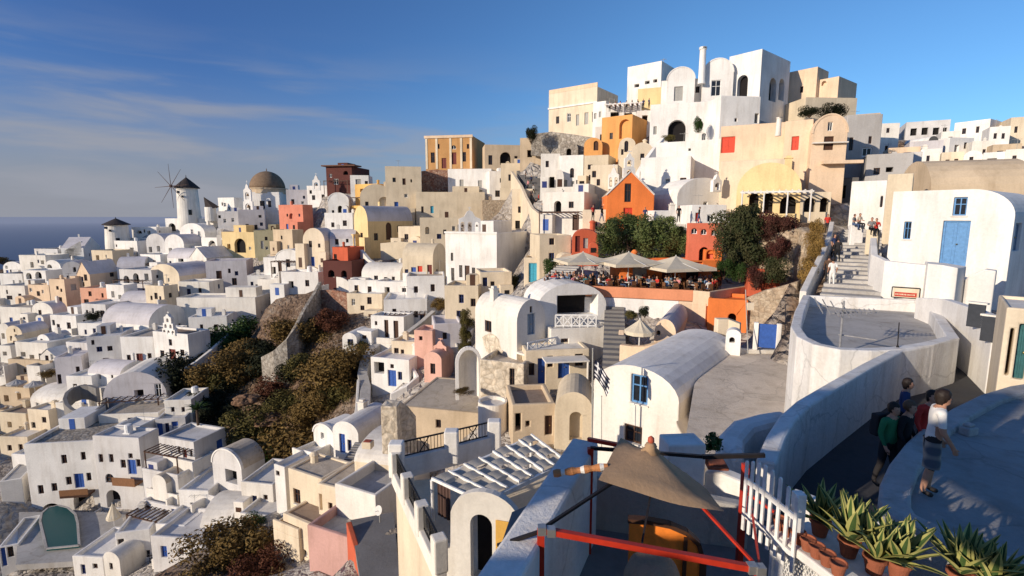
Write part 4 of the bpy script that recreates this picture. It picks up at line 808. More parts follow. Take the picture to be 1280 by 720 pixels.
LEAF=dict(brown=leafmat('dry_brown_leaves',(.095,.058,.017),(.20,.13,.042)), olive=leafmat('olive_leaves',(.06,.054,.014),(.135,.11,.034)), green=leafmat('green_leaves',(.018,.042,.010),(.05,.085,.02)),
  dark=leafmat('dark_shaded_leaves',(.009,.013,.006),(.028,.03,.012)), hedge=leafmat('hedge_leaves',(.045,.075,.018),(.16,.18,.065)), bougain=leafmat('bougainvillea_leaves',(.03,.018,.010),(.11,.035,.028)), mixed=leafmat('climber_leaves',(.02,.035,.012),(.08,.07,.03)), ochre=leafmat('dry_ochre_leaves',(.16,.09,.02),(.30,.19,.06)), burgundy=leafmat('burgundy_leaves',(.06,.02,.012),(.13,.05,.025)))  # dark leaves made near-black to carry the gully hollow's shade
BARK=paint('bark',(.09,.06,.04),.9,.3)
BM={}
def bush_mesh(k,v,n=4200,size=.062):
    if (k,v) not in BM:
        vs,fs=leaf_cloud(n,size,hash((k,v))%999 if False else v*31+len(k),clumps=9)
        core=MB(); core.faces(vs,fs,0)
        r=random.Random(v)
        for i in range(7):
            t=i*.9; core.tube((0,0,-.3),(.4*math.cos(t),.4*math.sin(t),.35+.2*r.random()),.035,.012,5,1,False)
        BM[(k,v)]=core.mesh('bush_'+k,[LEAF[k],BARK],merge=False)
    return BM[(k,v)]
NB=[0]; GBREC=[]
def bush(px,py,rp,k,label,d=None,sz=(1,1,1),group=None,name='bush',cat='bush',n=None,size=None,grow=1.1):
    """px,py: middle of the bush, rp: its half width in photo pixels"""
    d=d or D(px,py); p=at(px,py,d); r=rp/F*d; NB[0]+=1
    o=bpy.data.objects.new(name, bush_mesh(k,NB[0]%4) if n is None else bush_mesh(k,50+NB[0],n,size)); col.objects.link(o)
    p.z-=r*.3*sz[2]; o.location=p; e=1.25*grow; o.scale=(r*sz[0]*e,r*sz[1]*e,r*sz[2]*e); o.rotation_euler.z=NB[0]*1.7
    tag(o,label,cat,group)
    if group=='shrubs in the dry gully': GBREC.append((o,px,py,rp,sz,grow))
    return o
GB='shrubs in the dry gully'
for px,py,r,k,l in [(375,422,17,'brown','large rust-brown shrub under the stone wall at the top of the gully'),(395,420,14,'brown','rust-brown shrub at the right end of the upper gully row'),(318,437,11,'brown','small brown shrub against the dark upper rocks'),
  (297,458,18,'brown','round brown shrub left of the bare red earth'),(272,476,17,'brown','brown shrub furthest left above the bare earth'),(285,480,13,'olive','olive tinted shrub between two brown ones on the left bank'),(387,460,15,'olive','olive shrub in the middle of the right bank'),
  (416,476,23,'brown','biggest brown shrub of the right bank beside the winding path'),(434,458,19,'brown','brown shrub touching the winding path wall'),(405,506,19,'brown','tall brown shrub on the lower right bank'),(388,520,15,'brown','dark brown shrub above the red rubble wall'),
  (375,563,27,'brown','huge brown shrub above the cream dusty roof'),(340,568,17,'green','dark green shrub left of the huge brown one'),(317,536,20,'olive','wide olive shrub on the gully floor'),(342,546,15,'olive','olive shrub between gully floor and huge brown shrub'),
  (360,508,14,'olive','olive shrub below the bare red earth ledge'),(290,423,24,'green','bright green shrub beside the chapel terrace wall'),(274,438,19,'green','dark green shrub under the chapel terrace wall'),(300,408,14,'dark','dark shrub at the very top of the gully'),
  (236,474,22,'dark','dark shaded shrub left of the brown bank'),(226,494,15,'dark','dark shrub next to the rounded bluish house'),(262,505,16,'dark','dark shrub behind the agave-like palm'),(274,522,15,'dark','dark shrub above the red-door cube house'),(333,446,15,'dark','near-black shrub darkened for the shaded hollow'),
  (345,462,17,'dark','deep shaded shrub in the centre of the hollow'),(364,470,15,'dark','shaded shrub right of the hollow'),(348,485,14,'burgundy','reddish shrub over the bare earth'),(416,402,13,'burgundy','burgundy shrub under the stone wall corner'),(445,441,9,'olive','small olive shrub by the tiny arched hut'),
  (312,470,14,'brown','brown shrub on the upper rim of the bare earth'),(330,520,12,'brown','small brown shrub on the lower rim of the bare earth'),(420,500,14,'olive','olive shrub at the foot of the biggest brown one'),
  (262,702,24,'brown','brown thicket shrub at the bottom left of the thicket'),(296,697,26,'brown','tallest brown thicket shrub at the bottom'),(330,710,20,'burgundy','reddish thicket shrub at the bottom right of the thicket'),(318,655,12,'green','small green shrub above the bottom thicket')]:
    bush(px,py,r,k,l,group=GB,grow=1.3 if k=='green' else 1.72,sz=(1.05,1.05,.8))
for px,py,r,k,l,d,sz in [(641,354,13,'olive','olive bush at the corner of the tall bright white house',66,(1.3,1,.8)),(688,338,10,'green','green bush between turquoise door and cafe',52,(1,1,1.2)),(548,382,10,'brown','brown bush beside the grey ramp wall',66,(1.2,1,.9)),
  (664,172,8,'dark','dark tree-like bush on the left shoulder of the hilltop',100,(1,1,1.4)),(1040,143,15,'dark','dark bush spilling over the tan block on the hilltop',78,(1.3,.8,.7)),(1012,142,10,'dark','dark bush left part of the tan block planting',79,(1.3,.8,.7)),
  (873,158,6,'green','palm-like green bush beside the cave arch',72,(.8,.8,1.9)),(836,174,6,'olive','small planting on the ledge left of the cave arch',73,(1.3,.8,.7)),(581,490,9,'brown','brown weeds under the cream shell arch',36,(1.7,1,.4)),(806,392,8,'dark','dark small tree behind the cone parasol',35,(1,1,1)),
  (790,395,7,'olive','olive small tree left behind the cone parasol',35.5,(1,1,1)),(42,345,10,'dark','dark bush among the seaward cottages',146,(1.6,1,.5)),(3,327,9,'brown','brown scrub at the cliff edge',165,(1.4,1,.6)),(118,398,8,'dark','dark bush beside the sweeping vault',98,(1,1,1)),(300,552,9,'dark','dark bush behind the red-door cube house',58,(1.4,1,.7)),(62,468,8,'brown','dry scrub beside the sand house',84,(1.3,1,.6)),(112,545,12,'olive','grey-green scrub on the hotel roof garden',63,(1.7,1,.3))]:
    bush(px,py,r,k,l,d,sz)
# creepers
for i,(px,py) in enumerate([(584,402),(583,420),(582,440),(581,457)]):
    bush(px,py,11,'olive','olive creeper clump %s on the tan retaining wall'%('at the top','second from the top','third from the top','lowest')[i],52,(.8,.7,1.2),'creepers hanging down the tan wall','creeper','creeper')
HG='hedge plants above the cafe'
for i,(px,py,r) in enumerate([(762,296,17),(786,300,19),(812,299,19),(836,303,18),(858,312,15),(790,286,14),(826,288,14),(768,314,14),(800,316,14),(832,320,14)]):
    bush(px,py,r,'hedge','%s green oleander bush of the cafe hedge'%('leftmost','second','third','fourth','rightmost low','left upper','right upper','left lowest','middle lowest','right lowest')[i],50+.5*(i>4),(1.3,.7,.85),HG,n=5200,size=.055,grow=1.4)
for i,(px,py,r,k) in enumerate([(912,292,19,'mixed'),(935,290,20,'mixed'),(962,296,19,'bougain'),(916,322,17,'mixed'),(942,322,18,'mixed'),(966,318,12,'bougain'),(905,340,10,'green'),(925,345,9,'green')]):
    bush(px,py,r,k,'%s climber of the dark red bougainvillea mass'%('upper left green','upper middle','upper right','middle left green','central','right hanging','lower left green','lower middle green')[i],44-.3*i,(1.05,.7,1.1),'bougainvillea climbers right of the cafe',n=5200,size=.055,name='climber',cat='climber',grow=1.5)
for i,(px,py,r) in enumerate([(1020,292,9),(1017,310,10),(1013,328,11),(1008,346,11)]):
    bush(px,py,r,'ochre','%s dry ochre creeper beside the stepped lane'%('top','second highest','third highest','lowest')[i],40-2.2*i,(.9,.7,1.3),'dry creepers on the lane wall',name='creeper',cat='creeper',grow=1.3)
bush(890,556,15,'green','leafy green shrub on the wall behind the red frame',9.2,(1.25,.8,.6),n=500,size=.2)
# fan palm in the gully
def palm(px,py,rp,label,d):
    p=at(px,py,d); r=rp/F*d; mb=MB(); rr=random.Random(3)
    for i in range(26):
        t=i*2.4; el=rr.uniform(.1,1.2); dirv=Vector((math.cos(t)*math.cos(el),math.sin(t)*math.cos(el),math.sin(el)))
        L_=r*rr.uniform(.7,1.1); prev=Vector((0,0,0))
        for j in range(5):
            q=dirv*L_*(j+1)/5+Vector((0,0,-.35*L_*((j+1)/5)**2)); s=Vector((-dirv.y,dirv.x,0)).normalized()
            wd=r*.10*(1-j/6)
            mb.P([prev-s*wd,prev+s*wd,q+s*wd*.8,q-s*wd*.8]); prev=q
    t=empty('palm',p,0,label,'palm'); mb.build('crown',LEAF['green'],t,merge=False); k=MB(); k.tube((0,0,-2),(0,0,.1),.16,.12,8); k.build('trunk',BARK,t)
palm(246,512,19,'spiky green palm between the rounded house and the red-door cube',60)
# ------------------------------------------------------------------ windmills, dome, bell gables
WM=PM('offwhite'); THATCH=paint('dark_thatch',(.045,.036,.034),.95,.35,0,3); SPAR=paint('spar_wood',(.10,.06,.05),.8,.3)
def windmill(label,px,pyt,pyb,wp,d,caph,sails,stub=False):
    b=at(px,pyb,d); H=(pyb-pyt)/F*d; r=wp/2/F*d
    t=empty('windmill',b,0,label,'windmill'); gpt(b,-.1); gpt(b+Vector((0,5,0)),-.1)
    m=MB(); m.lathe([(r*1.08,-4),(r*1.06,0),(r*.94,H)],(0,0,0),28); m.build('tower',WM,t,smooth=False)
    m=MB(); m.lathe([(r*1.18,H-.1),(r*1.16,H+.12),(r*.62,H+caph*.5),(.12,H+caph*.96),(.05,H+caph*1.18)],(0,0,0),24); m.build('cap',THATCH,t)
    for (x,z,w_,h_) in ((-.35*r,H*.86,.55,.7),(.1*r,H*.72,.5,.6),(.62*r,H*.22,.9,1.6)):
        m=MB(); y=-math.sqrt(max(r*r-x*x,0))*1.02; m.box((x,y,z),(w_,.3,h_),math.atan2(x,-y)); m.build('window',GLASS,t)
    if sails:
        ax=Vector((-.30,-.95,0)).normalized(); hub=ax*(r*1.75)+Vector((0,0,H+.3)); m=MB(); m.tube((0,0,H+.3),hub+ax*.5,.16,.12,8); m.tube(hub-ax*.3,hub+ax*.35,.4,.35,10); m.build('axle',SPAR,t)
        e1=Vector((0,0,1)); e2=ax.cross(e1)
        for i in range(sails):
            a=2*math.pi*i/sails+.05; m=MB(); L_=6.6
            m.tube(hub,hub+(e1*math.cos(a)+e2*math.sin(a))*L_,.10,.04,6); m.build('sail_arm',SPAR,t)
windmill('tall white windmill with dark conical cap and bare spoked sails',237,236,274,24,163,3.4,8)
windmill('squat white windmill with a dark cap and one window by the sea',148,281,306,25,152,1.9,0)
# tilted third cap
t=empty('windmill',at(263,264,155),0,'ruined windmill stub with a tilted dark cone cap right of the tall windmill','windmill')
m=MB(); m.lathe([(1.6,-3),(1.5,1.2)],(0,0,0),18); m.build('tower',WM,t)
m=MB(); m.faces([(-1.5,0,1.0),(-1.2,-.8,4.2),(2.9,-.2,1.3),(1.4,-1.0,.8),(1.2,1.2,.9)],[(0,1,3),(1,2,3),(1,4,2),(0,4,1),(0,3,2,4)]); m.build('cap',THATCH,t)
# domed church
dc=at(327,282,150); DCH,mw,w_,L_,H_=h('white church body under the brown ribbed dome',306,350,240,285,'flat','white',150,5,10,ops=[('F',328,256,6,10,'N'),('F',337,255,4,8,'N'),('F',330,272,4,5,'Q'),('F',313,262,4,9,'A')],rc='lilac',name='church',cat='church')
DOMEM=paint('dome_brown',(.20,.135,.085),.85,.25,0,1.2)
m=MB(); R0=21/F*150; m.lathe([(R0*1.08,-.3),(R0*1.08,.9),(R0*1.14,.95),(R0*1.14,1.25)],(0,5,H_),24); m.build('drum',PM('tan'),DCH)
m=MB(); m.lathe([(R0*math.cos(a*.1571),R0*1.02*math.sin(a*.1571)) for a in range(10)]+[(.12,R0*1.03),(.12,R0*1.03+.5),(.0,R0*1.03+.9)],(0,5,H_+1.25),32); m.build('dome',DOMEM,DCH,smooth=True)
def bell_gable(label,x0,x1,yt,yb,d,yaw=0,tiers=1,cols=2,c='white'):
    """thin masonry gable pierced by arched openings with bells"""
    xm=(x0+x1)/2; b=at(xm,yb,d); w=(x1-x0)/F*d; H=(yb-yt)/F*d
    t=empty('bell_gable',b,R(yaw),label,'bell gable'); ol=[]; hl=[]; cell=H/(tiers+.6); z=0; left=[];right=[]
    bells=[]
    for k in range(tiers):
        n=max(1,cols-k); ww=w*(1-.22*k) if tiers>1 else w
        right+= [(ww/2,z),(ww/2,z+cell)]; left+= [(-ww/2,z),(-ww/2,z+cell)]
        for i in range(n):
            cx=(i-(n-1)/2)*ww/n; hw=min(ww/n*.56,cell*.55); hl.append(hole_poly('arch',cx,z+cell*.5,hw,cell*.66)); bells.append((cx,z+cell*.6,hw))
        z+=cell
    top=[(w*.5*(1-.22*(tiers-1))*.5*q,z+ (H-z)*e) for q,e in ((1,.25),(.5,.75),(0,.9),(-.5,.75),(-1,.25))]
    ol=right+top+left[::-1]; th=max(.45,w*.13)
    mb=MB(); loops=[[Vector((a,b_,0)) for a,b_ in ol]]+[[Vector((a,b_,0)) for a,b_ in q] for q in hl]
    tr=tessellate_polygon(loops); fl=[p for l in loops for p in l]
    for y in (0,th): mb.faces([(p.x,y,p.y) for p in fl],tr)
    for lp in loops:
        n=len(lp); mb.faces([(p.x,0,p.y) for p in lp]+[(p.x,th,p.y) for p in lp],[(i,(i+1)%n,n+(i+1)%n,n+i) for i in range(n)])
    mb.build('masonry',PM(c),t)
    for cx,cz,hw in bells:
        q=MB(); s=hw*.30; q.lathe([(s,-s),(s*.7,-s*.4),(s*.55,s*.4),(s*.2,s*.8)],(cx,th/2,cz),10); q.build('bell',paint('bronze',(.14,.09,.05),.5,.2,.6),t)
    q=MB(); q.beam((0,th/2,H*.96),(0,th/2,H*1.1),.08,.08); q.beam((-.25,th/2,H*1.05),(.25,th/2,H*1.05),.08,.08); q.build('cross',PM(c),t,merge=False)
    return t
bell_gable('triple tier white bell gable on the chapel front',199,223,391,419,80,-22,3,3)
bell_gable('tall white three-arched bell gable behind the bright white house',574,601,262,294,76,12,1,3)
bell_gable('slender white bell gable on the ridge of the orange church',779,794,192,222,62,6,2,1)
bell_gable('twin-arched white bell gable left of the orange church',760,773,209,236,64,-20,1,2)
bell_gable('small white bell gable on the shaded white vault',890,903,218,240,58,20,1,1)
bell_gable('pink bell gable of the pink chapel',541,559,424,446,52.5,-18,1,2,'pink')
bell_gable('white double arch bell frame beside the brown dome',304,317,230,266,147,-10,2,1)
bell_gable('little white bell arch near the yellow house',391,400,219,238,130,0,1,1)
# chimney on the hilltop
def chimney(label,px,yt,yb,wp,d,c='white'):
    b=at(px,yb,d); H=(yb-yt)/F*d; r=wp/2/F*d; t=empty('chimney',b,0,label,'chimney')
    m=MB(); m.lathe([(r*1.15,-.6),(r,0),(r*.9,H*.92),(r*1.12,H*.93),(r*1.12,H)],(0,0,0),12); m.build('stack',PM(c),t)
    m=MB(); m.box((0,-r*.9,H*.97),(r*.8,r*.6,H*.03)); m.build('vent',VOID,t)
chimney('tall slim white chimney between the two hilltop vaults',877,63,100,8,84)
chimney('short white chimney on the peach vault',973,148,163,6,58,'offwhite')
chimney('stubby white chimney beside the vaulted house cupola',452,470,472,1,60) if False else None
# dome-like half shell arch
sh=at(586,483,38); t=empty('shell_arch',sh,R(10),'cream concave half-dome arch above brown weeds','arch')
m=MB(); rw=15/F*38; rh=46/F*38; k=12
vs=[];fs=[]
for i in range(k+1):
    a=math.pi*i/k
    for j in range(6):
        q=j/5*math.pi/2; vs.append((rw*math.cos(a)*math.cos(q*.0)*(1-.0*j) if j==0 else rw*math.cos(a)*math.cos(q), rw*.9*math.sin(q), (rh-rw)*1.0+rw*math.sin(a)*1.35*math.cos(q) if True else 0))
for i in range(k):
    for j in range(5): fs.append((i*6+j,(i+1)*6+j,(i+1)*6+j+1,i*6+j+1))
m.faces(vs,fs); 
for i in range(6):
    pass
for sgn in (0,k):
    for j in range(5):
        a=Vector(vs[sgn*6+j]); b=Vector(vs[sgn*6+j+1]); m.P([a,b,Vector((b.x,b.y,-1)),Vector((a.x,a.y,-1))])
m.build('shell',PM('offwhite'),t)
m=MB(); pts=[(rw*1.0*math.cos(math.pi*i/14),0,(rh-rw)+rw*1.35*math.sin(math.pi*i/14)) for i in range(15)]; pts=[(rw,0,-1)]+pts+[(-rw,0,-1)]
for a,b in zip(pts,pts[1:]): m.beam(a,b,.25,.25)
m.build('rim',PM('white'),t,merge=False)
# round tower
rt=at(616,540,34); t=empty('round_tower',rt,0,'squat round cream tower on the dusty brown roof','tower'); rr_=19/F*34; hh=(540-497)/F*34
m=MB(); m.lathe([(rr_*1.04,-3),(rr_,hh),(rr_*.86,hh),(rr_*.86,hh-.25),(0.01,hh-.25)],(0,0,0),28); m.build('wall',PM('offwhite'),t)
# ------------------------------------------------------------------ walls, lanes and retaining walls
RB=ribbon
RB('retaining_wall','curved grey stone retaining wall along the top right of the gully','wall',[(400,352,80),(391,369,77),(379,388,73),(370,406,70.5),(358,424,69),(343,438,69),(328,446,70)],.5,[9,9,9,9,8,8,8],'stonegrey')
RB('retaining_wall','long pale wall climbing from the chapel corner along the gully','wall',[(226,462,76),(244,452,77),(262,438,80),(282,420,86),(300,403,92),(318,400,96)],.5,3,'offwhite',ground=True)
RB('rubble_wall','red-brown rubble wall at the head of the gully','wall',[(396,363,80),(416,362,79),(436,366,78)],.6,3.2,'stonered',ground=True)
RB('path_wall','winding grey path wall running down beside the gully shrubs','wall',[(474,426,66),(464,436,63),(456,450,60),(453,466,57),(457,482,54),(456,500,51),(452,518,48.5),(458,538,46)],1.1,2.2,'greyroof',ground=True)
RB('path_wall','white parapet on the left edge of the winding path','wall',[(448,474,55),(447,490,52.5),(446,508,50),(444,522,48)],.3,2.5,'offwhite')
RB('ramp_wall','grey sloping ramp wall below the bright white house','wall',[(542,388,67),(526,402,65),(510,414,63),(497,430,61)],.7,2.5,'greyroof',ground=True)
RB('ramp_wall','white sweeping wall curving down from the red cube','wall',[(452,312,92),(462,324,89),(478,334,86),(494,338,84),(502,352,82)],.6,3,'offwhite',ground=True)
RB('rubble_wall','brown rubble wall left of the shuttered white house','wall',[(527,214,121),(545,212,121),(572,214,121)],.8,5,'stonered')
RB('parapet','curved cream parapet of the crowded stairs','wall',[(640,214,104),(652,232,93),(658,246,87),(666,260,81),(680,271,75),(696,281,70)],.5,[8,9,10,10,9,8],'cream')
RB('rubble_wall','grey rubble terrace wall under the balustraded hilltop house','wall',[(664,168,103),(690,165,103),(716,168,101),(742,172,97)],.8,[4,5,5,4],'stonegrey',ground=True)
RB('stair_wall','white slanting stair wall at the foot of the broad white house','wall',[(828,172,73),(816,186,72),(806,200,71),(797,216,69)],.6,5,'white')
RB('lane_wall','white wall on the left of the stepped lane','wall',[(1004,364,28.5),(1012,347,31),(1022,327,34),(1030,311,37),(1037,293,41),(1040,277,45.5)],.35,[1.9,1.8,1.7,1.5,1.4,1.2],'offwhite',ground=False)
RB('terrace_wall','curved white terrace wall in front of the blue door house','wall',[(1092,297,34),(1093,318,30.5),(1110,326,28.6),(1138,329,27.4),(1158,331,27)],.35,4.0,'white')
RB('terrace_wall','white block wall with a flat coping below the blue door','wall',[(1158,328,26.8),(1180,330,26.4),(1203,334,25.8)],1.5,4.0,'white')
RB('doorstep_wall','small rounded white wall right of the blue door','wall',[(1210,356,26.4),(1218,344,26.0),(1232,336,25.7),(1246,338,25.4)],.7,3.2,'white')
RB('courtyard_wall','circular dark courtyard wall left of the rounded bluish house','wall',[at(106+25*math.cos(a*.45),498+17*math.sin(a*.45),70-4*math.sin(a*.45)) for a in range(0,13)],.5,2.2,'darkwall')
RB('pool_wall','dark pool terrace wall with white posts at the bottom','wall',[(26,700,50),(60,693,51),(95,690,51.5),(126,688,52)],.4,3,'darkwall')
RB('stair_wall','white stepped wall beside the low blue-door house','wall',[(228,646,50),(218,660,49),(206,672,48),(200,676,48)],.4,1.6,'white')
RB('stair_wall','second white stepped wall by the square-window house','wall',[(254,650,49),(244,664,48),(232,680,47),(228,686,47)],.4,1.6,'white')
RB('garden_wall','pale garden wall above the brown thicket','wall',[(236,688,44),(250,682,44.5),(275,686,44),(305,690,43)],.4,1.2,'offwhite')
RB('lane_wall','white lane wall winding below the pink-walled vault','wall',[(330,600,48),(318,618,48),(312,636,47),(322,652,46),(340,664,44)],.4,1.4,'white')
RB('lane_wall','grey lane wall left of the cream dusty roof house','wall',[(300,676,41),(320,690,40),(345,706,38),(356,718,37)],.5,1.4,'greyroof')
RB('lane_wall','light curb of the grey lane that climbs to the windmills','wall',[(196,288,158),(182,296,155),(172,306,150),(166,316,146),(160,326,142)],1.6,1.2,'greyroof')
RB('terrace_wall','cream low wall with rounded end beside the big hotel roof garden','wall',[(130,536,66),(150,531,66.5),(176,528,67)],.4,1.2,'white')
RB('terrace_wall','white parapet below the twin-arched cream front','wall',[(366,336,98),(384,338,96),(402,340,94)],.4,3,'white')
RB('terrace_wall','cream parapet on the terrace of the arched-door vault','wall',[(476,304,95),(500,302,94),(526,304,93)],.4,3.2,'sand')
RB('terrace_wall','long white parapet right of the bright white house','wall',[(622,358,69),(645,352,68),(668,350,66)],.4,3.2,'white')
RB('terrace_wall','white rounded wall between cross-railing house and dark steps','wall',[(744,388,46),(752,398,45),(756,412,43),(754,430,41.5),(758,446,40)],.5,2.6,'offwhite')
RB('terrace_wall','peach curved wall right of the dark steps','wall',[(777,412,38),(776,428,37),(780,444,35),(776,456,34)],.4,2.0,'peach')
RB('terrace_wall','cream notched tower wall below the cone parasol','wall',[(776,430,34),(790,432,33.6),(806,432,33.3),(822,428,33.2),(836,420,33.5)],.5,3.2,'peach')
RB('terrace_wall','cream block wall above the flat roof terrace','wall',[(895,398,33),(910,398,33),(926,404,32.6)],.6,2,'cream')
RB('rubble_wall','sunlit rock-built ruin wall above the balustrade terrace','wall',[(486,508,29),(492,500,30),(504,506,30.5),(513,518,31)],1.0,[3,3.4,3,2.4],'patchy')
RB('courtyard_wall','white wall of the gully-side lane under the pink chapel','wall',[(512,452,55),(522,470,53),(508,482,52),(488,492,51.5)],.35,1.2,'white')
# stairs
LS0=at(1062,374,28.6); LS1=at(1077,287,46); DS0=at(704,283,76); DS1=at(656,214,106)
stairs('stairs','grey stone steps of the lane with white painted edges',LS0,LS1,2.9,19,'greyroof','offwhite',solid=.5)
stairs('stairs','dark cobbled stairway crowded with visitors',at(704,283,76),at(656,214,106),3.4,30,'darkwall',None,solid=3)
stairs('stairs','dark steps between the cross-railing house and the cone parasol',at(768,462,33),at(768,382,43),1.6,14,'darkwall',None)
stairs('stairs','pale outdoor steps with dark risers beside the navy door house',at(432,585,38.5),at(452,553,41.5),1.1,10,'darkwall','white')
stairs('stairs','white striped steps beside the blue door corner house',at(200,706,47),at(190,672,51),1.3,9,'darkgrey','white')
stairs('stairs','striped terrace steps under the hotel balcony',at(170,672,52),at(178,655,56),2.0,7,'darkgrey','white')
stairs('stairs','steps at the left end of the cafe terrace',at(690,352,47),at(712,332,52),2.4,7,'greyroof','offwhite')
stairs('stairs','grey flight between the cream vaults above the hotel',at(58,560,68),at(42,540,76),2.0,10,'greyroof',None)
# pool
slab('pool_terrace','','',[(24,640),(128,640),(196,648),(196,690),(120,700),(20,706)],-34.9,.6,'greyroof',kind='structure',ground=True)
q=[at_z(a,b,-34.5) for a,b in ((50,652),(52,642),(60,635),(73,632),(85,635),(94,643),(97,654),(99,682),(58,686))]; o0=sum(q,Vector())/9
t=empty('pool',o0,0,'teal swimming pool beside the white hotel wing','pool')
wm,ntp,bp_=_nodes('pool_water'); bp_.inputs['Base Color'].default_value=(.003,.075,.08,1); bp_.inputs['Roughness'].default_value=.3; bp_.inputs['Specular IOR Level'].default_value=.2
q=[p-o0 for p in q]; m=MB(); m.prism([p+Vector((0,0,.05)) for p in q],.3); m.build('water',wm,t); m=MB()
for a,b in zip(q,q[1:]+q[:1]): m.beam(a+Vector((0,0,.02)),b+Vector((0,0,.02)),.22,.12)
m.build('coping',PM('greyroof'),t,merge=False)
# low dry ground cover of the gully
rg=random.Random(9); vs=[];fs=[]
GC=[(px,py) for px,py in ((235,500),(250,470),(270,500),(290,440),(290,490),(310,460),(320,540),(330,480),(350,440),(350,510),(370,480),(380,440),(390,500),(400,470),(410,530),(430,480),(360,550),(330,570),(300,530),(385,555),(270,710),(310,705),(340,700),(250,500),(400,440),(375,420),(320,500),(340,530),(415,450),(440,470))]
COVER=[]
for px,py in GC:
    for _ in range(60): COVER.append((px+rg.gauss(0,13),py+rg.gauss(0,13)))

# bare earth ledges in the gully
def boulder(label,px,py,d,sx,sz,c,seed,name='rock',sy=.8):
    p=at(px,py,d); g=bmesh.new(); bmesh.ops.create_icosphere(g,subdivisions=5,radius=1)
    for v in g.verts:
        n_=v.co.normalized(); k=1+.30*mn.fractal(n_*1.1+Vector((seed,0,0)),.9,2.1,6)+.22*mn.voronoi(n_*2.2+Vector((seed,1,0)))[0][0]; v.co=Vector((n_.x*sx*k,n_.y*sx*sy*k,n_.z*sz*k))
    me=bpy.data.meshes.new(name); g.to_mesh(me); g.free(); me.materials.append(c); o=bpy.data.objects.new(name,me); col.objects.link(o); o.location=p; tag(o,label,name)
EARTH=stone('red_earth',(.26,.16,.10),(.22,.13,.08),(.12,.07,.04),.7)
boulder('bare reddish earth ledge left of the gully hollow',306,500,65,1.5,.6,EARTH,1.0)
boulder('longer reddish earth bank stepping down to the gully floor',336,524,61,1.9,.55,EARTH,4.0)
CLIFF=stone('cliff_stone',(.46,.37,.26),(.40,.31,.21),(.27,.20,.13),.75)
ribbon('rubble_wall','sunlit cream rubble cliff wall between the climbers and the dry creeper','wall',[(950,300,43.5),(970,292,42.6),(988,287,42),(1004,284,41.6),(1014,290,40)],1.2,[9,9,9,9,8],'stone',bev=.2)
ribbon('rubble_wall','lower cream rubble wall above the blue gate','wall',[(934,372,39),(958,362,38),(982,356,37),(1000,350,36.4)],1.0,[5,5,5,5],'stone',bev=.2)
for i,(px,py,r,k,d) in enumerate([(972,290,15,'bougain',42),(976,316,14,'bougain',40),(962,342,15,'mixed',39),(946,352,12,'bougain',39.5)]):
    bush(px,py,r,k,('reddish climber hanging at the upper right of the mass','reddish climber beside the middle cliff rock','dark green climber at the foot of the mass','low reddish climber behind the orange wall')[i],d,(1,.7,1.1),'bougainvillea climbers right of the cafe',n=4200,size=.06,name='climber',cat='climber',grow=1.3)
# ------------------------------------------------------------------ cafe terrace
zf=-6.3
pts=[at(683,362,44.2),at(730,366,43.4),at(800,374,42),at(866,384,40.6),at(884,392,39.8),at(932,378,43.2),at(930,352,47),at(800,338,49.5),at(690,338,50)]
for p in pts: p.z=CZ+zf
org=sum(pts,Vector())/len(pts); mb=MB(); mb.prism([p-org for p in pts],.4); o=mb.build('terrace',PM('greyroof'),None,org); tag(o,kind='structure')
for p in pts: gpt(p,-.5)
def wl(p,dz): q=p.copy(); q.z+=dz; return q
RB('terrace_wall','orange-red parapet along the front of the cafe terrace','wall',[wl(p,.42) for p in pts[:4]],.3,.9,'brick')
RB('terrace_wall','pale peach parapet at the right corner of the cafe terrace','wall',[wl(p,.42) for p in pts[3:6]],.3,1.15,'peach')
RB('retaining_wall','sunlit white retaining wall under the cafe parapet','wall',[wl(p,-.52)+Vector((0,.1,0)) for p in (pts[1].lerp(pts[2],.5),pts[2],pts[2].lerp(pts[3],.75))],.4,3.2,'white')
RB('retaining_wall','peach retaining wall at the corner under the cafe','wall',[wl(p,-.52)+Vector((0,.1,0)) for p in (pts[2].lerp(pts[3],.75),pts[3],pts[4])],.4,3.2,'peach')
RB('retaining_wall','orange retaining wall right of the cafe corner','wall',[wl(p,-.52)+Vector((0,.1,0)) for p in (pts[4],pts[5])],.4,4.5,'orange')
RB('retaining_wall','bluish shaded wall left under the cafe parapet','wall',[wl(p,-.52)+Vector((0,.1,0)) for p in (pts[0],pts[1].lerp(pts[2],.5))],.4,3.2,'white')
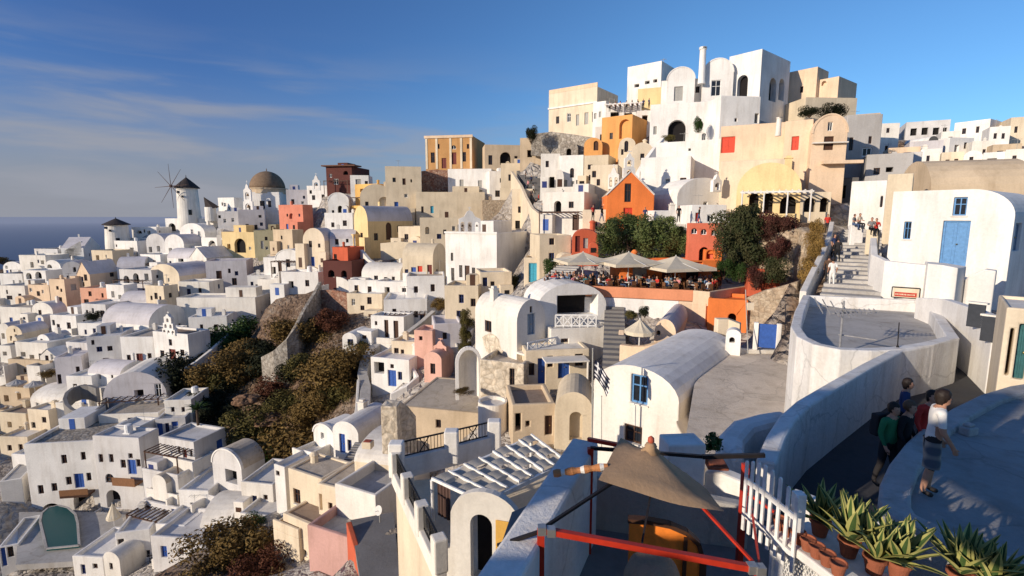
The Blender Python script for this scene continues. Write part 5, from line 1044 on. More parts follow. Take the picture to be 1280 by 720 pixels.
# coral wall with round openings
CW=h('coral arcade wall with round openings behind the climbers',860,905,279,330,'flat','coral',47,-10,1.2,ops=[('F',868,289,7,7,'A'),('F',880,290,7,7,'A'),('F',893,291,7,7,'A'),('F',880,318,12,18,'O')],ground=False)
h('orange side room with an ochre arch behind the climbers',880,902,312,352,'flat','orange',46.5,-10,2.5,ops=[('F',888,318,10,12,'Y')],ground=False,group=GM)
h('small red painted balustrade house right of the climbers',935,975,340,366,'flat','redwall',40,-20,3,ops=[('F',945,350,8,8,'Q')],par=.5,group=GM)
CANV=plaster('umbrella_canvas',(.66,.58,.44),.25,.05)
POLE=paint('pole_white',(.7,.69,.66),.4,.1)
def parasol(label,px,pyt,d,half,rz,hgt=1.05,zfoot=None,n=4,group=None,c=None):
    tip=at(px,pyt,d); zfoot=CZ+zf if zfoot is None else zfoot; t=empty('parasol',(tip.x,tip.y,zfoot),rz,label,'parasol',group); zt=tip.z-zfoot
    m=MB(); m.tube((0,0,0),(0,0,zt+.08),.045,.04,8); m.lathe([(.35,0),(.35,.08),(.1,.12)],(0,0,0),12); m.build('pole',POLE,t)
    m=MB(); k=n*6; ring=[]
    for j in range(5):
        f=j/4; vsr=[]
        for i in range(k):
            a=2*math.pi*(i+.0)/k; side=math.pi/n; loc=(a%(2*side))-side
            rad=half*f/max(math.cos(loc),.5) if n==4 else half*f/math.cos(loc)*math.cos(side)
            sag=.07*half*math.sin(f*math.pi)*(1-abs(loc)/side*.6)
            vsr.append((rad*math.cos(a+math.pi/n),rad*math.sin(a+math.pi/n),zt-hgt*f-sag))
        ring+=vsr
    fs=[(j*k+i,j*k+(i+1)%k,(j+1)*k+(i+1)%k,(j+1)*k+i) for j in range(4) for i in range(k)]
    m.faces(ring,fs); last=ring[-k:]
    m.faces(last+[(x*1.005,y*1.005,z-.24) for x,y,z in last],[(i,(i+1)%k,k+(i+1)%k,k+i) for i in range(k)])
    m.build('canopy',c or CANV,t)
    m=MB()
    for i in range(n):
        a=2*math.pi*i/n+math.pi/n+math.pi/n; rad=half/math.cos(math.pi/n)*.98 if n==4 else half*.97
        m.beam((0,0,zt-.35),(rad*math.cos(a),rad*math.sin(a),zt-hgt-.03),.03,.03)
    m.build('rib',POLE,t,merge=False); return t
GPA='square parasols over the cafe terrace'
parasol('left square beige parasol over the cafe',729,315,45.5,2.1,R(12),.72,group=GPA)
parasol('middle square beige parasol over the cafe',786,315,44.2,2.25,R(14),.85,group=GPA)
parasol('right square beige parasol over the cafe beside the black doorway',845,320,42.8,2.3,R(16),.85,group=GPA)
parasol('cone-shaped tan parasol over the small dark kiosk',800,399,33.5,1.0,0,.75,zfoot=at(800,455,33.5).z,n=10)
parasol('closed-looking white parasol cone by the hotel pool',140,629,54,.7,.3,1.6,zfoot=at(140,660,54).z,n=8)
# peach domed roof behind kiosk
h('peach vaulted store with a rounded front behind the cone parasol',818,845,399,428,'vault','peach',34.5,-25,7,868,rise=1.0,rc='lilac',ops=[('F',823,416,5,6,'O')],group=GM)
# white umbrellas seen from above in the lower left
for i,(px,py) in enumerate([(20,478),(42,480)]):
    parasol('grey round parasol %s on the ruined terraces'%('at the left','at the right')[i],px,py-4,82,1.3,0,.6,zfoot=at(px,py+12,82).z,n=12,group='grey round parasols',c=paint('grey_canvas',(.42,.40,.38),.8,.1))
# ------------------------------------------------------------------ people
def fuse(parts,voxel,name):
    """parts: list of (verts,edges,radii,root) chains and ('ball',c,r,scale) lumps -> one continuous mesh"""
    obs=[]; bm=bmesh.new()
    dg=None
    for p in parts:
        if p[0]=='ball':
            g=bmesh.new(); bmesh.ops.create_uvsphere(g,u_segments=20,v_segments=14,radius=1.0)
            for v in g.verts: v.co=Vector((v.co.x*p[2][0],v.co.y*p[2][1],v.co.z*p[2][2]))+Vector(p[1])
            me=bpy.data.meshes.new('t'); g.to_mesh(me); g.free(); bm.from_mesh(me); bpy.data.meshes.remove(me); continue
        vs,es,rad,lev=p
        me=bpy.data.meshes.new('t'); me.from_pydata(vs,es,[]); o=bpy.data.objects.new('t',me); col.objects.link(o)
        sk=o.modifiers.new('s','SKIN'); 
        if lev: sb=o.modifiers.new('b','SUBSURF'); sb.levels=lev; sb.render_levels=lev
        for i,v in enumerate(me.skin_vertices[0].data): v.radius=(rad[i],rad[i]) if not isinstance(rad[i],tuple) else rad[i]; v.use_root=(i==0)
        bpy.context.view_layer.update(); dg=bpy.context.evaluated_depsgraph_get(); ev=o.evaluated_get(dg); m2=bpy.data.meshes.new_from_object(ev)
        bm.from_mesh(m2); bpy.data.meshes.remove(m2); bpy.data.objects.remove(o); bpy.data.meshes.remove(me)
    me=bpy.data.meshes.new(name); bm.to_mesh(me); bm.free()
    if voxel:
        o=bpy.data.objects.new('t',me); col.objects.link(o); r=o.modifiers.new('r','REMESH'); r.mode='VOXEL'; r.voxel_size=voxel
        s=o.modifiers.new('s','SMOOTH'); s.factor=.5; s.iterations=3
        bpy.context.view_layer.update(); dg=bpy.context.evaluated_depsgraph_get(); m2=bpy.data.meshes.new_from_object(o.evaluated_get(dg)); m2.name=name
        bpy.data.objects.remove(o); bpy.data.meshes.remove(me); me=m2
    for p in me.polygons: p.use_smooth=True
    return me
def segdist(p,a,b):
    ab=b-a; t=max(0,min(1,(p-a).dot(ab)/max(ab.length_squared,1e-9))); return (p-a-ab*t).length
def figure(name,J,voxel=.02,sleeve='short',legs='long',fingers=False,bulk=1.0):
    """J: dict of joints. Materials: 0 skin 1 top 2 trousers 3 hair 4 shoes"""
    V=lambda k:Vector(J[k]); order=['pelvis','spine','chest','neck','headb']
    vs=[];es=[];rad=[];idx={}
    def add(k,r,par=None):
        idx[k]=len(vs); vs.append(tuple(J[k])); rad.append(r if not isinstance(r,tuple) else r)
        if par: es.append((idx[par],idx[k]))
    b=bulk
    add('pelvis',(.135*b,.115*b)); add('spine',(.125*b,.10*b),'pelvis'); add('chest',(.15*b,.11*b),'spine'); add('neck',(.058,.058),'chest'); add('headb',(.055,.06),'neck')
    for s in 'lr':
        add('sh'+s,.066*b,'chest'); add('el'+s,.048*b,'sh'+s); add('wr'+s,.033,'el'+s); add('pa'+s,(.042,.026),'wr'+s)
        add('hip'+s,.098*b,'pelvis'); add('kn'+s,.064*b,'hip'+s); add('ca'+s,.056,'kn'+s); add('an'+s,.042,'ca'+s); add('to'+s,(.045,.035),'an'+s)
    parts=[(vs,es,rad,2)]
    hc=V('head'); f=V('face').normalized()
    parts.append(('ball',hc,(.078,.092,.112))); parts.append(('ball',hc+f*.03+Vector((0,0,-.055)),(.058,.06,.06)))
    parts.append(('ball',hc+f*.098+Vector((0,0,-.012)),(.016,.018,.022)))
    sd=Vector((-f.y,f.x,0))
    for s in (-1,1): parts.append(('ball',hc+sd*s*.08+Vector((0,0,-.01)),(.014,.022,.03)))
    if fingers:
        for s in 'lr':
            pa,wr=V('pa'+s),V('wr'+s); d=(pa-wr).normalized(); a=Vector(J.get('side'+s,(0,1,0))); a=(a-d*a.dot(d)).normalized(); n=d.cross(a)
            if s=='l': n=-n
            for i in range(4):
                ln=(.068,.078,.073,.056)[i]; base=pa+a*(.030-.02*i)+d*.01; k1=base+d*ln*.5-n*.004; k2=base+d*ln*.85-n*.018; k3=base+d*ln*1.05-n*.036
                parts.append(([tuple(pa-d*.03+a*(.02-.013*i)),tuple(base+d*.02),tuple(k1),tuple(k2),tuple(k3)],[(0,1),(1,2),(2,3),(3,4)],[.010,.0095,.009,.0085,.0075],1))
            parts.append(([tuple(pa-d*.04),tuple(pa-d*.012+a*.045-n*.01),tuple(pa+d*.02+a*.056-n*.02),tuple(pa+d*.042+a*.052-n*.03)],[(0,1),(1,2),(2,3)],[.013,.012,.0105,.009],1))
    me=fuse(parts,voxel,name)
    S=[]
    def seg(a,b_,m): S.append((V(a),V(b_),m))
    seg('pelvis','spine',1); seg('spine','chest',1); 
    S.append((V('chest'),V('chest').lerp(V('neck'),.62),1)); S.append((V('chest').lerp(V('neck'),.75),V('headb'),0)); S.append((hc,hc+Vector((0,0,.01)),0))
    for s in 'lr':
        seg('chest','sh'+s,1); e=V('sh'+s).lerp(V('el'+s),.72)
        if sleeve=='long': seg('sh'+s,'el'+s,1); S.append((V('el'+s),V('el'+s).lerp(V('wr'+s),.93),1)); S.append((V('wr'+s),V('pa'+s),0)); S.append((V('pa'+s),V('pa'+s)+(V('pa'+s)-V('wr'+s))*.9,0))
        else: S.append((V('sh'+s),e,1)); S.append((V('sh'+s).lerp(V('el'+s),.85),V('el'+s),0)); seg('el'+s,'wr'+s,0); S.append((V('wr'+s),V('pa'+s)+(V('pa'+s)-V('wr'+s))*.9,0))
        S.append((V('pelvis')+Vector((0,0,-.02)),V('hip'+s),2)); 
        if legs=='long': seg('hip'+s,'kn'+s,2); seg('kn'+s,'ca'+s,2); S.append((V('ca'+s),V('an'+s),2))
        else: S.append((V('hip'+s),V('hip'+s).lerp(V('kn'+s),1.02),2)); S.append((V('kn'+s).lerp(V('ca'+s),.3),V('an'+s),0))
        seg('an'+s,'to'+s,4)
    top=hc
    for p in me.polygons:
        c=p.center; best=min(S,key=lambda q:segdist(c,q[0],q[1])); mi=best[2]
        if mi==0 and c.z>hc.z-.09 and (c-hc).length<.16:
            rel=c-hc
            if rel.z>.055 or (rel.dot(f)<.015 and rel.z>-.075): mi=3
        p.material_index=mi
    return me
SK=paint('skin',(.42,.22,.14),.6,.12); HAIR=dict(dark=paint('hair_dark',(.018,.011,.008),.6,.3),fair=paint('hair_brown',(.10,.055,.03),.6,.3),grey=paint('hair_grey',(.25,.24,.23),.6,.2))
CL=dict(white=(.74,.72,.68),black=(.015,.015,.017),navy=(.03,.045,.11),red=(.52,.045,.035),green=(.03,.16,.07),grey=(.22,.22,.22),denim=(.07,.11,.20),khaki=(.28,.22,.14),pink=(.6,.25,.27),sky=(.2,.32,.48),brown=(.10,.06,.04),teal=(.05,.2,.22),cream=(.6,.53,.42),dark=(.03,.028,.03))
def cloth(c): return plaster('cloth_'+c,CL[c],.1,.1,3.0)
SHOE=paint('shoe',(.03,.025,.022),.6,.2)
def std(lean=0,stride=0,arm=0):
    J=dict(pelvis=(0,0,.94),spine=(0,-.01-lean*.3,1.12),chest=(0,-.01-lean*.7,1.33),neck=(0,-.01-lean,1.475),headb=(0,-.02-lean,1.54),head=(0,-.03-lean,1.62),face=(0,-1,0))
    for s,q in (('l',1),('r',-1)):
        J['sh'+s]=(.185*q,-lean*.8,1.405); J['el'+s]=(.235*q,.03-lean*.6-arm*.5,1.13); J['wr'+s]=(.235*q,-.07-lean*.5-arm,.90+arm*.8); J['pa'+s]=(.235*q,-.10-lean*.5-arm*1.2,.815+arm*.95)
        st=stride*q; J['hip'+s]=(.085*q,0,.88); J['kn'+s]=(.09*q,-.03-st*.5,.49); J['ca'+s]=(.09*q,.0-st*.75,.34); J['an'+s]=(.09*q,.02-st,.085); J['to'+s]=(.10*q,-.13-st,.04)
    return J
def sit():
    J=std(.02); 
    for k in list(J):
        if k!='face': J[k]=(J[k][0],J[k][1],J[k][2]-.44)
    for s,q in (('l',1),('r',-1)):
        J['kn'+s]=(.10*q,-.42,.47); J['ca'+s]=(.10*q,-.41,.32); J['an'+s]=(.10*q,-.38,.085); J['to'+s]=(.11*q,-.53,.04); J['hip'+s]=(.085*q,-.02,.47)
        J['el'+s]=(.25*q,-.06,.72); J['wr'+s]=(.17*q,-.28,.70); J['pa'+s]=(.14*q,-.35,.71)
    return J
FIG=dict(stand=figure('person',std(0,.06),.026,'short','long'),walk=figure('person',std(.04,.2),.026,'long','long'),sit=figure('person',sit(),.026,'short','long'),shorts=figure('person',std(.02,.12),.026,'short','short'))
def person(kind,loc,rz,top,bottom,label,hair='dark',group=None,scale=1.0):
    o=bpy.data.objects.new('person',FIG[kind]); col.objects.link(o); me=FIG[kind]
    if len(me.materials)==0:
        for m_ in (SK,cloth('white'),cloth('navy'),HAIR['dark'],SHOE): me.materials.append(m_)
    for i,m_ in ((1,cloth(top)),(2,cloth(bottom)),(3,HAIR[hair])):
        o.material_slots[i].link='OBJECT'; o.material_slots[i].material=m_
    o.location=loc; o.rotation_euler.z=rz; o.scale=(scale,)*3; tag(o,label,'person',group); return o
# seated guests: tables with chairs, ordered from left to right
CHW=paint('chair_wood',(.16,.07,.03),.6,.25)
cm=MB(); cm.box((0,0,.44),(.42,.42,.04)); cm.box((0,.2,.72),(.42,.03,.36))
for a in (-.18,.18):
    for b_ in (-.18,.18): cm.box((a,b_,.21),(.035,.035,.42))
    cm.box((a,.2,.62),(.035,.03,.4))
CHM=cm.mesh('chair',CHW,merge=False)
tm=MB(); tm.lathe([(.42,.70),(.42,.735)],(0,0,0),16); tm.lathe([(.04,.04),(.04,.70)],(0,0,0),8); tm.lathe([(.26,0),(.26,.04)],(0,0,0),14)
TBM=tm.mesh('table',PM('white'),merge=False)
rr=random.Random(11); tops=['white','black','navy','red','grey','denim','pink','sky','dark','cream','teal','brown','black','white','red','dark']
cn=dict(white='white',black='black',navy='navy',red='red',grey='grey',denim='denim blue',pink='pink',sky='pale blue',dark='charcoal',cream='cream',teal='teal',brown='brown')
GP='guests seated on the cafe terrace'; tabs=[]
rows=[(.20,9),(.55,8),(.85,6)]
F0=[pts[0],pts[1],pts[2],pts[3],pts[4].lerp(pts[5],.15)]; B0=[pts[8],pts[8].lerp(pts[7],.35),pts[7],pts[7].lerp(pts[6],.6),pts[6]]
def cafe(u,v):
    t=u*4; i=min(int(t),3); f=t-i; a=F0[i].lerp(F0[i+1],f); b_=B0[i].lerp(B0[i+1],f); return a.lerp(b_,v)
k=0; ordn=['front','middle','rear']
for ri,(v,n) in enumerate(rows):
    for i in range(n):
        u=.05+.9*(i+.5*(ri%2)*.6)/n; c=cafe(u,v*.55+.04); c.z=CZ+zf
        pos='%s row cafe table %s'%(ordn[ri],('furthest left','second from left','third from left','fourth from left','fifth from left','sixth from left','seventh from left','eighth from left','furthest right')[i])
        o=bpy.data.objects.new('cafe_table',TBM); col.objects.link(o); o.location=c; tag(o,'round white '+pos,'table','round cafe tables')
        for s,wd in ((1,'right side'),(-1,'left side'),(0.05,'near side'),(2.0,'far side')):
            ang=R(90)*s+rr.uniform(-.35,.35)+.2; off=Vector((math.sin(ang),-math.cos(ang),0))
            cpos=c+off*.72; 
            ch=bpy.data.objects.new('cafe_chair',CHM); col.objects.link(ch); ch.location=cpos; ch.rotation_euler.z=math.atan2(off.y,off.x)-math.pi/2; tag(ch,'dark wooden chair, %s of %s'%(wd,pos),'chair','cafe chairs')
            if rr.random()<.93:
                tp=tops[k%len(tops)]; k+=1
                person('sit',cpos+Vector((0,0,.0))-off*.06,ch.rotation_euler.z,tp,rr.choice(['denim','black','khaki','navy']),'%s-topped guest, %s of %s'%(cn[tp],wd,pos),rr.choice(['dark','dark','fair','grey']),GP)
# standing waiters and people by the cafe
for px,py,d,kd,rz,tp,bt,l in [(882,372,42,'stand',.4,'sky','white','waiter in pale blue standing at the right end of the cafe'),(876,376,41.5,'walk',-1.2,'cream','khaki','person in cream walking at the right cafe corner'),(904,350,43.5,'stand',0,'white','black','person in white beside the black cafe doorway'),(848,278,53,'stand',0,'black','dark','person in black before the white parapet under the shaded vault'),(873,280,52,'walk',1.2,'dark','denim','person in charcoal walking near the parapet gap'),
   (741,276,57,'stand',.5,'red','dark','person in red left of the orange church'),(752,277,57,'walk',1,'black','denim','person in black by the orange church corner'),(806,279,56,'stand',-.4,'navy','dark','person in navy right of the orange church')]:
    person(kd,at(px,py,d),rz,tp,bt,l)
GSP='visitors on the crowded dark stairway'
for i,(px,py,d,tp,bt) in enumerate([(700,277,76,'black','dark'),(692,276,77.5,'white','denim'),(697,272,78,'navy','dark'),(683,270,81,'dark','black'),(678,265,83,'grey','dark'),(670,259,87,'black','denim'),(673,252,89,'red','dark'),(664,248,92,'dark','black'),(667,240,95,'white','black'),(660,234,98,'pink','dark'),(664,228,100,'navy','dark'),(657,222,103,'black','dark'),(705,280,75,'cream','denim')]):
    a,b_=(704,283,76),(656,214,106)
    p=on_plane(px,py+3,DS0,DS1); person(('walk','stand')[i%2],p,(i*1.3)%6.28,tp,bt,'%s-topped visitor, %s on the dark stairway'%(cn[tp],('lowest pair left','lowest left edge','behind the lowest pair','by the shop opening','just above the shop opening','at the bend','on the bend wall side','above the bend','on the upper middle','near the top by the house','in the upper group','topmost','lowest near the parapet')[i]),group=GSP)
# lane people
for px,py,kd,rz,tp,bt,hr,l in [(1033,292,'stand',-.3,'red','dark','dark','person in a red top at the head of the lane wall'),(1046,328,'walk',2.8,'dark','black','dark','person in charcoal clothes climbing the lane beside the wall'),(1041,322,'stand',.3,'navy','black','dark','person in navy behind the climbing pair on the lane'),(1034,354,'walk',2.6,'brown','dark','dark','person in brown at the lane wall lowest on the steps'),(1039,358,'stand',2.9,'white','white','dark','person in white leaning at the bottom of the lane wall')]:
    person(kd,on_plane(px,py,LS0,LS1),rz,tp,bt,l,hr,'people on the stepped lane')
for px,py,rz,tp,bt,hr,l in [(1066,288,.6,'grey','denim','dark','grey-topped person sitting left on the white lane bench'),(1073,287,.2,'cream','dark','fair','cream-topped person sitting right on the white lane bench'),(1088,294,-.3,'grey','black','dark','grey-topped person sitting by the tan wall'),(1094,295,-.5,'red','black','dark','red-topped person sitting against the tan wall')]:
    d=40.5 if px<1080 else 37; p=at(px,py,d); person('sit',p,rz,tp,bt,l,hr,'people on the stepped lane')
RB('bench','low white bench ledge on the right of the lane under seated people','bench',[wl(at(1062,288,41),.42),wl(at(1078,288,40.8),.42)],.5,1.6,'white')
RB('bench','low ledge by the tan wall under two seated people','bench',[wl(at(1084,294,37.4),.42),wl(at(1099,295,36.8),.42)],.5,1.8,'sand')
GHC='guests on the hilltop terrace'
for i,px in enumerate([762,769,775,783,790,797,804,811]):
    person('stand',at(px,140-i*.6,94-i*.4),i,tops[(i*3)%16],'dark','%s-topped guest %s on the hilltop terrace'%(cn[tops[(i*3)%16]],('leftmost','second from left','third from left','fourth from left','fifth from left','sixth from left','seventh from left','rightmost')[i]),group=GHC)
t=empty('canopy',at(780,131,94),R(-16),'white slatted canopy over the hilltop terrace','canopy'); m=MB()
for i in range(9): m.box((-3+i*.75,0,0),(.45,3.2,.08))
m.box((0,-1.5,-.1),(6.6,.12,.12)); m.box((0,1.5,-.1),(6.6,.12,.12)); m.build('slat_roof',PM('white'),t,merge=False)
for a in (-3,0,3): q=MB(); q.tube((a,-1.5,-2.6),(a,-1.5,-.1),.06); q.build('post',PM('white'),t)
# domed cafe pergola
t=empty('pergola',at(968,268,50),R(-26),'white pergola before the yellow round-roofed house','pergola'); m=MB()
for i in range(12): m.box((-2.9+i*.53,0,2.25),(.1,2.2,.1))
m.build('slat_roof',PM('white'),t,merge=False)
for a in (-2.9,-1,1,2.9): q=MB(); q.tube((a,-1,-.6),(a,-1,2.2),.07); q.build('post',PM('white'),t)
for y in (-1,1): q=MB(); q.box((0,y,2.12),(6.2,.12,.14)); q.build('beam',PM('white'),t)
# ------------------------------------------------------------------ right foreground: tank terrace, lane, round terrace
def zz(l,z): return [at_z(a,b,z) for a,b in l]
TK=zz([(1008,369),(1085,372),(1152,376),(1172,392),(1191,421),(1160,429),(1120,435),(1085,436.5),(1050,435.5),(1022,430),(1003,421),(995,409),(999,390)],-4.4)
RB('roof_parapet','cream and grey rounded parapet of the flat antenna terrace','wall',TK,.38,[5.2]*len(TK),'aged',closed=True,bev=.04)
fl=zz([(1008,369),(1152,376),(1191,421),(1120,435),(1050,435),(1003,421),(995,409)],-4.4)
for p in fl: p.z-=.62
o_=sum(fl,Vector())/len(fl); m=MB(); m.prism([p-o_ for p in fl],.3); o=m.build('roof_terrace',PM('greyroof'),None,o_); tag(o,'weathered grey floor of the antenna terrace inside its parapet','terrace')
for p in fl+[o_]: gpt(p,-2.4)
# flat roof of the lower house
slab('roof_terrace','wide dusty flat roof beside the white vault house','terrace',[(868,480),(890,452),(908,436),(960,434),(1000,440),(1012,470),(1006,505),(960,545),(915,580),(850,590)],-8.3,3.5,'palescreed',ground=True)
RB('alley_wall','tall white alley wall in blue shade below the antenna terrace','wall',zz([(1192,422),(1155,431),(1122,437),(1085,456),(1045,479),(1005,503),(984,522),(970,545),(958,575)],-4.42),.34,[2.6,2.6,3.4,4.4,4.5,4.4,4.3,4.2,3.5],'aged',bev=.06)
RB('wall_end','sunlit rounded white wall end beside the dusty roof','wall',zz([(986,516),(960,520),(930,528),(914,545),(912,565)],-4.75),.55,4.2,'aged',bev=.15)
slab('alley_floor','', '',[(930,720),(930,560),(1010,520),(1120,440),(1192,424),(1250,380),(1330,380),(1400,520),(1400,720)],-6.1,.4,'alley',kind='structure')  # near-black floor colour stands in for the alley's deep shade
RB('alley_wall','bluish lane wall with hanging dark doors at the right','wall',[at(1150,372,25),at(1185,374,22.5),at(1222,386,19.5),at(1252,398,17)],.35,3.6,'white')
for i,(px,py,d) in enumerate([(1222,394,18.6),(1240,412,17.2)]):
    t=empty('hatch_door',at(px,py+14,d),R(-62),('dark shutter door further along the bluish lane wall','dark shutter door nearer along the bluish lane wall')[i],'door'); m=MB(); m.box((0,-.24,.42),(.5,.06,.85)); m.build('panel',paint('dark_slate',(.035,.04,.05),.7,.2),t); m=MB(); m.box((0,-.2,.9),(.6,.2,.06)); m.build('lintel',PM('offwhite'),t)
h('cream cube at the right edge with a dark teal door and dark slit',1252,1300,386,480,'flat','cream',14.2,-40,3,ops=[('F',1262,440,5,60,'Q'),('F',1277,440,14,70,'H')],par=.1,sub=2,group=GR,ground=False)
# round terrace
ED=[(1300,476),(1262,482),(1225,493),(1190,510),(1158,530),(1132,553),(1112,578),(1100,603),(1098,622),(1108,640),(1135,656),(1175,675),(1225,698),(1300,730)]
E=zz(ED,-4.22); fl=zz([(1420,476)]+ED+[(1420,730)],-4.22)
fl=[Vector((p.x,p.y,CZ-4.34)) for p in fl]
o_=sum(fl,Vector())/len(fl); m=MB(); m.prism([p-o_ for p in fl],1.9); o=m.build('round_terrace',PM('screed'),None,o_); tag(o,kind='structure')
kb=stone('kerb_stone',(.46,.43,.40),(.38,.36,.34),(.18,.17,.165),2.2)
COL['kerb']=(.44,.43,.42); kb=plaster('kerb_plaster',COL['kerb'],.8,.6,2.2)
EI=[]
for i,p in enumerate(E):
    a=E[max(i-1,0)]; c=E[min(i+1,len(E)-1)]; t_=(c-a).normalized(); EI.append(p+Vector((-t_.y,t_.x,0))*.2)
RB('kerb','curved low stone kerb around the edge of the round terrace','kerb',EI,.40,.3,'kerb',bev=.05)
t=empty('stone_block',at_z(1210,543,-4.34),R(20),'small loose pale stone block lying on the round terrace','stone'); m=MB(); m.box((0,0,.08),(.3,.2,.17)); m.box((.03,.02,.19),(.2,.14,.06)); m.build('block',kb,t,bevel=.03)
# planter wall, white board, lattice, pots
RB('garden_wall','white wall between the potted agaves and the round terrace','wall',zz([(992,612),(1045,632),(1095,650),(1160,673),(1225,697),(1300,727)],-4.35),.14,[.6,.7,.8,.9,.9,.9],'white',bev=.02)
LP=zz([(966,655),(990,672),(1020,692),(1058,720),(1090,745)],-3.98)
RB('planter_ledge','white ledge carrying a row of terracotta pots','ledge',LP,.30,.12,'white',bev=.02)
RB('planter_ledge','lower white plinth under the back agave plants','ledge',[p+Vector((.45,.28,-.18)) for p in LP]+[at_z(1190,745,-4.1),at_z(1260,760,-4.1)],.5,.9,'white',bev=.02)
t=empty('lattice_panel',(0,0,0),0,'white diagonal lattice panel below the pot ledge','lattice'); m=MB(); a=LP[0]+Vector((0,-.06,-.12)); b_=LP[3]+Vector((0,-.06,-.12)); hL=.62
def lp(u,v): return a.lerp(b_,u)+Vector((0,0,-hL*v))
n=24
for i in range(-10,n+10):
    for s in (1,-1):
        q=[]
        for v in (0,1):
            u=(i+s*v*6)/n; q.append((u,v))
        (u0,v0),(u1,v1)=q
        if u0>u1: (u0,v0),(u1,v1)=(u1,v1),(u0,v0)
        if u1<.16 or u0>1: continue
        c0=max(u0,.16); c1=min(u1,1)
        if c1<=c0: continue
        f0=(c0-u0)/(u1-u0); f1=(c1-u0)/(u1-u0)
        m.beam(lp(c0,v0+(v1-v0)*f0)+Vector((0,.006*s,0)),lp(c1,v0+(v1-v0)*f1)+Vector((0,.006*s,0)),.018,.008)
m.build('lattice',PT('white'),t,merge=False); m=MB(); m.beam(lp(0,.0),lp(0,1),.05,.07)
m.P([lp(0,0),lp(.16,0),lp(.16,1),lp(0,1)]); m.build('frame',PT('white'),t,merge=False)
TERR=plaster('terracotta',(.33,.11,.06),.4,.3,4.0)
def agave_mesh(seed,n,ln,mb,droop):
    r=random.Random(seed)
    for i in range(n):
        t=i*2.39996+r.uniform(-.2,.2); el=R(90-62*(i/n)**.9)+r.uniform(-.1,.1); L_=ln*r.uniform(.8,1.1)*(.75+.35*(i/n)); w=.048*ln/.5*r.uniform(.9,1.2)
        h_=Vector((math.cos(t),math.sin(t),0)); s=Vector((-h_.y,h_.x,0)); pr=None; nseg=7
        for j in range(nseg+1):
            f=j/nseg; e=el-droop*f*f*(1-math.sin(el)*.8); p=h_*(.03+L_*f*math.cos(el))+Vector((0,0,.02+L_*f*math.sin(el)-droop*.3*L_*f**2*math.cos(el))); ww=w*(1-f**2.2)*(.55+.9*min(f*3,1)*.5)+.001
            cur=[p-s*ww+Vector((0,0,ww*.5)),p-s*ww*.45+Vector((0,0,ww*.12)),p,p+s*ww*.45+Vector((0,0,ww*.12)),p+s*ww+Vector((0,0,ww*.5))]
            if pr:
                for q in range(4): mb.P([pr[q],pr[q+1],cur[q+1],cur[q]],0 if q in(0,3) else 1)
            pr=cur
AG1=leafmat('agave_edge',(.30,.29,.08),(.44,.42,.16),3); AG2=leafmat('agave_blade',(.035,.075,.022),(.08,.13,.04),3)
def pot(px,py,d,label,r=.1,plant=None,ln=.45,zoff=0,group='terracotta pots on the ledge',z=None):
    p=at(px,py,d); 
    if z is not None: p=at_z(px,py,z)
    t=empty('flower_pot',p,random.random()*3,label,'flower pot',group); m=MB()
    m.lathe([(r*.68,0),(r*.95,r*1.45),(r*1.08,r*1.45),(r*1.08,r*1.8),(r*.94,r*1.8),(r*.9,r*1.55),(.01,r*1.5)],(0,0,0),20); m.build('pot',TERR,t,smooth=False)
    if plant is not None:
        m=MB(); agave_mesh(plant,int(24),ln,m,.5); q=m.build('plant',[AG1,AG2],t,merge=False); q.rotation_euler=(random.uniform(-.12,.12),random.uniform(-.12,.12),random.uniform(0,6)); q.scale=(1,1,random.uniform(.9,1.15)); q.location=(0,0,r*1.5)
    return t
for i,(px,py) in enumerate([(974,661),(985,669),(997,678),(1009,687),(1020,696),(1033,706),(1047,718)]):
    pot(px,py,0,'terracotta pot %s in the row on the white ledge'%('at the far end','second from the far end','third from the far end','in the middle','fifth from the far end','sixth from the far end','closest to the camera')[i],.085,z=-3.97,plant=None)
for i,(px,py,ln) in enumerate([(1024,668,.58),(1060,694,.74),(1122,722,.68),(1198,736,.68),(1236,752,.62),(1092,716,.56)]):
    pot(px,py,0,'variegated agave %s along the white wall'%('farthest','big and second farthest','in the middle of the row','with tall yellow blades','closest to the right corner','small and tucked behind its bigger neighbour','leaning before the yellow bladed one','smallest between the two far ones')[i],.12,plant=i+1,ln=ln,z=-4.15,group='potted agaves along the white wall')
# picket fence
fa=[at_z(932,608,-3.55),at_z(958,626,-3.6),at_z(994,656,-3.65)]
t=empty('picket_fence',fa[1],0,'white picket fence with round-topped slats behind the red frame','fence'); 
n=8
for i in range(n):
    f=i/(n-1); p=(fa[0].lerp(fa[1],f*2) if f<.5 else fa[1].lerp(fa[2],f*2-1))-fa[1]
    d_=(fa[2]-fa[0]).normalized(); ang=math.atan2(d_.y,d_.x); m=MB(); hh=.36+.10*math.sin(f*math.pi)
    pr=[(-.021,-.62),(.021,-.62),(.021,hh-.02),(.011,hh),(-.011,hh),(-.021,hh-.02)]
    vs=[(p.x+x*math.cos(ang)+y*-math.sin(ang),p.y+x*math.sin(ang)+y*math.cos(ang),p.z+z) for y in (-.012,.012) for x,z in pr]
    m.faces(vs,[(0,1,2,3,4,5),(11,10,9,8,7,6)]+[(k,6+k,6+(k+1)%6,(k+1)%6) for k in range(6)]); m.build('picket',PT('white'),t)
for zr in (.08,-.4):
    m=MB(); m.beam(fa[0]-fa[1]+Vector((0,.03,zr)),Vector((0,.03,zr)),.03,.07); m.beam(Vector((0,.03,zr)),fa[2]-fa[1]+Vector((0,.03,zr)),.03,.07); m.build('rail',PT('white'),t,merge=False)
m=MB(); m.box(at_z(985,640,-3.6)-fa[1]+Vector((.12,0,-.2)),(.12,.12,.9)); m.build('post',PT('white'),t)
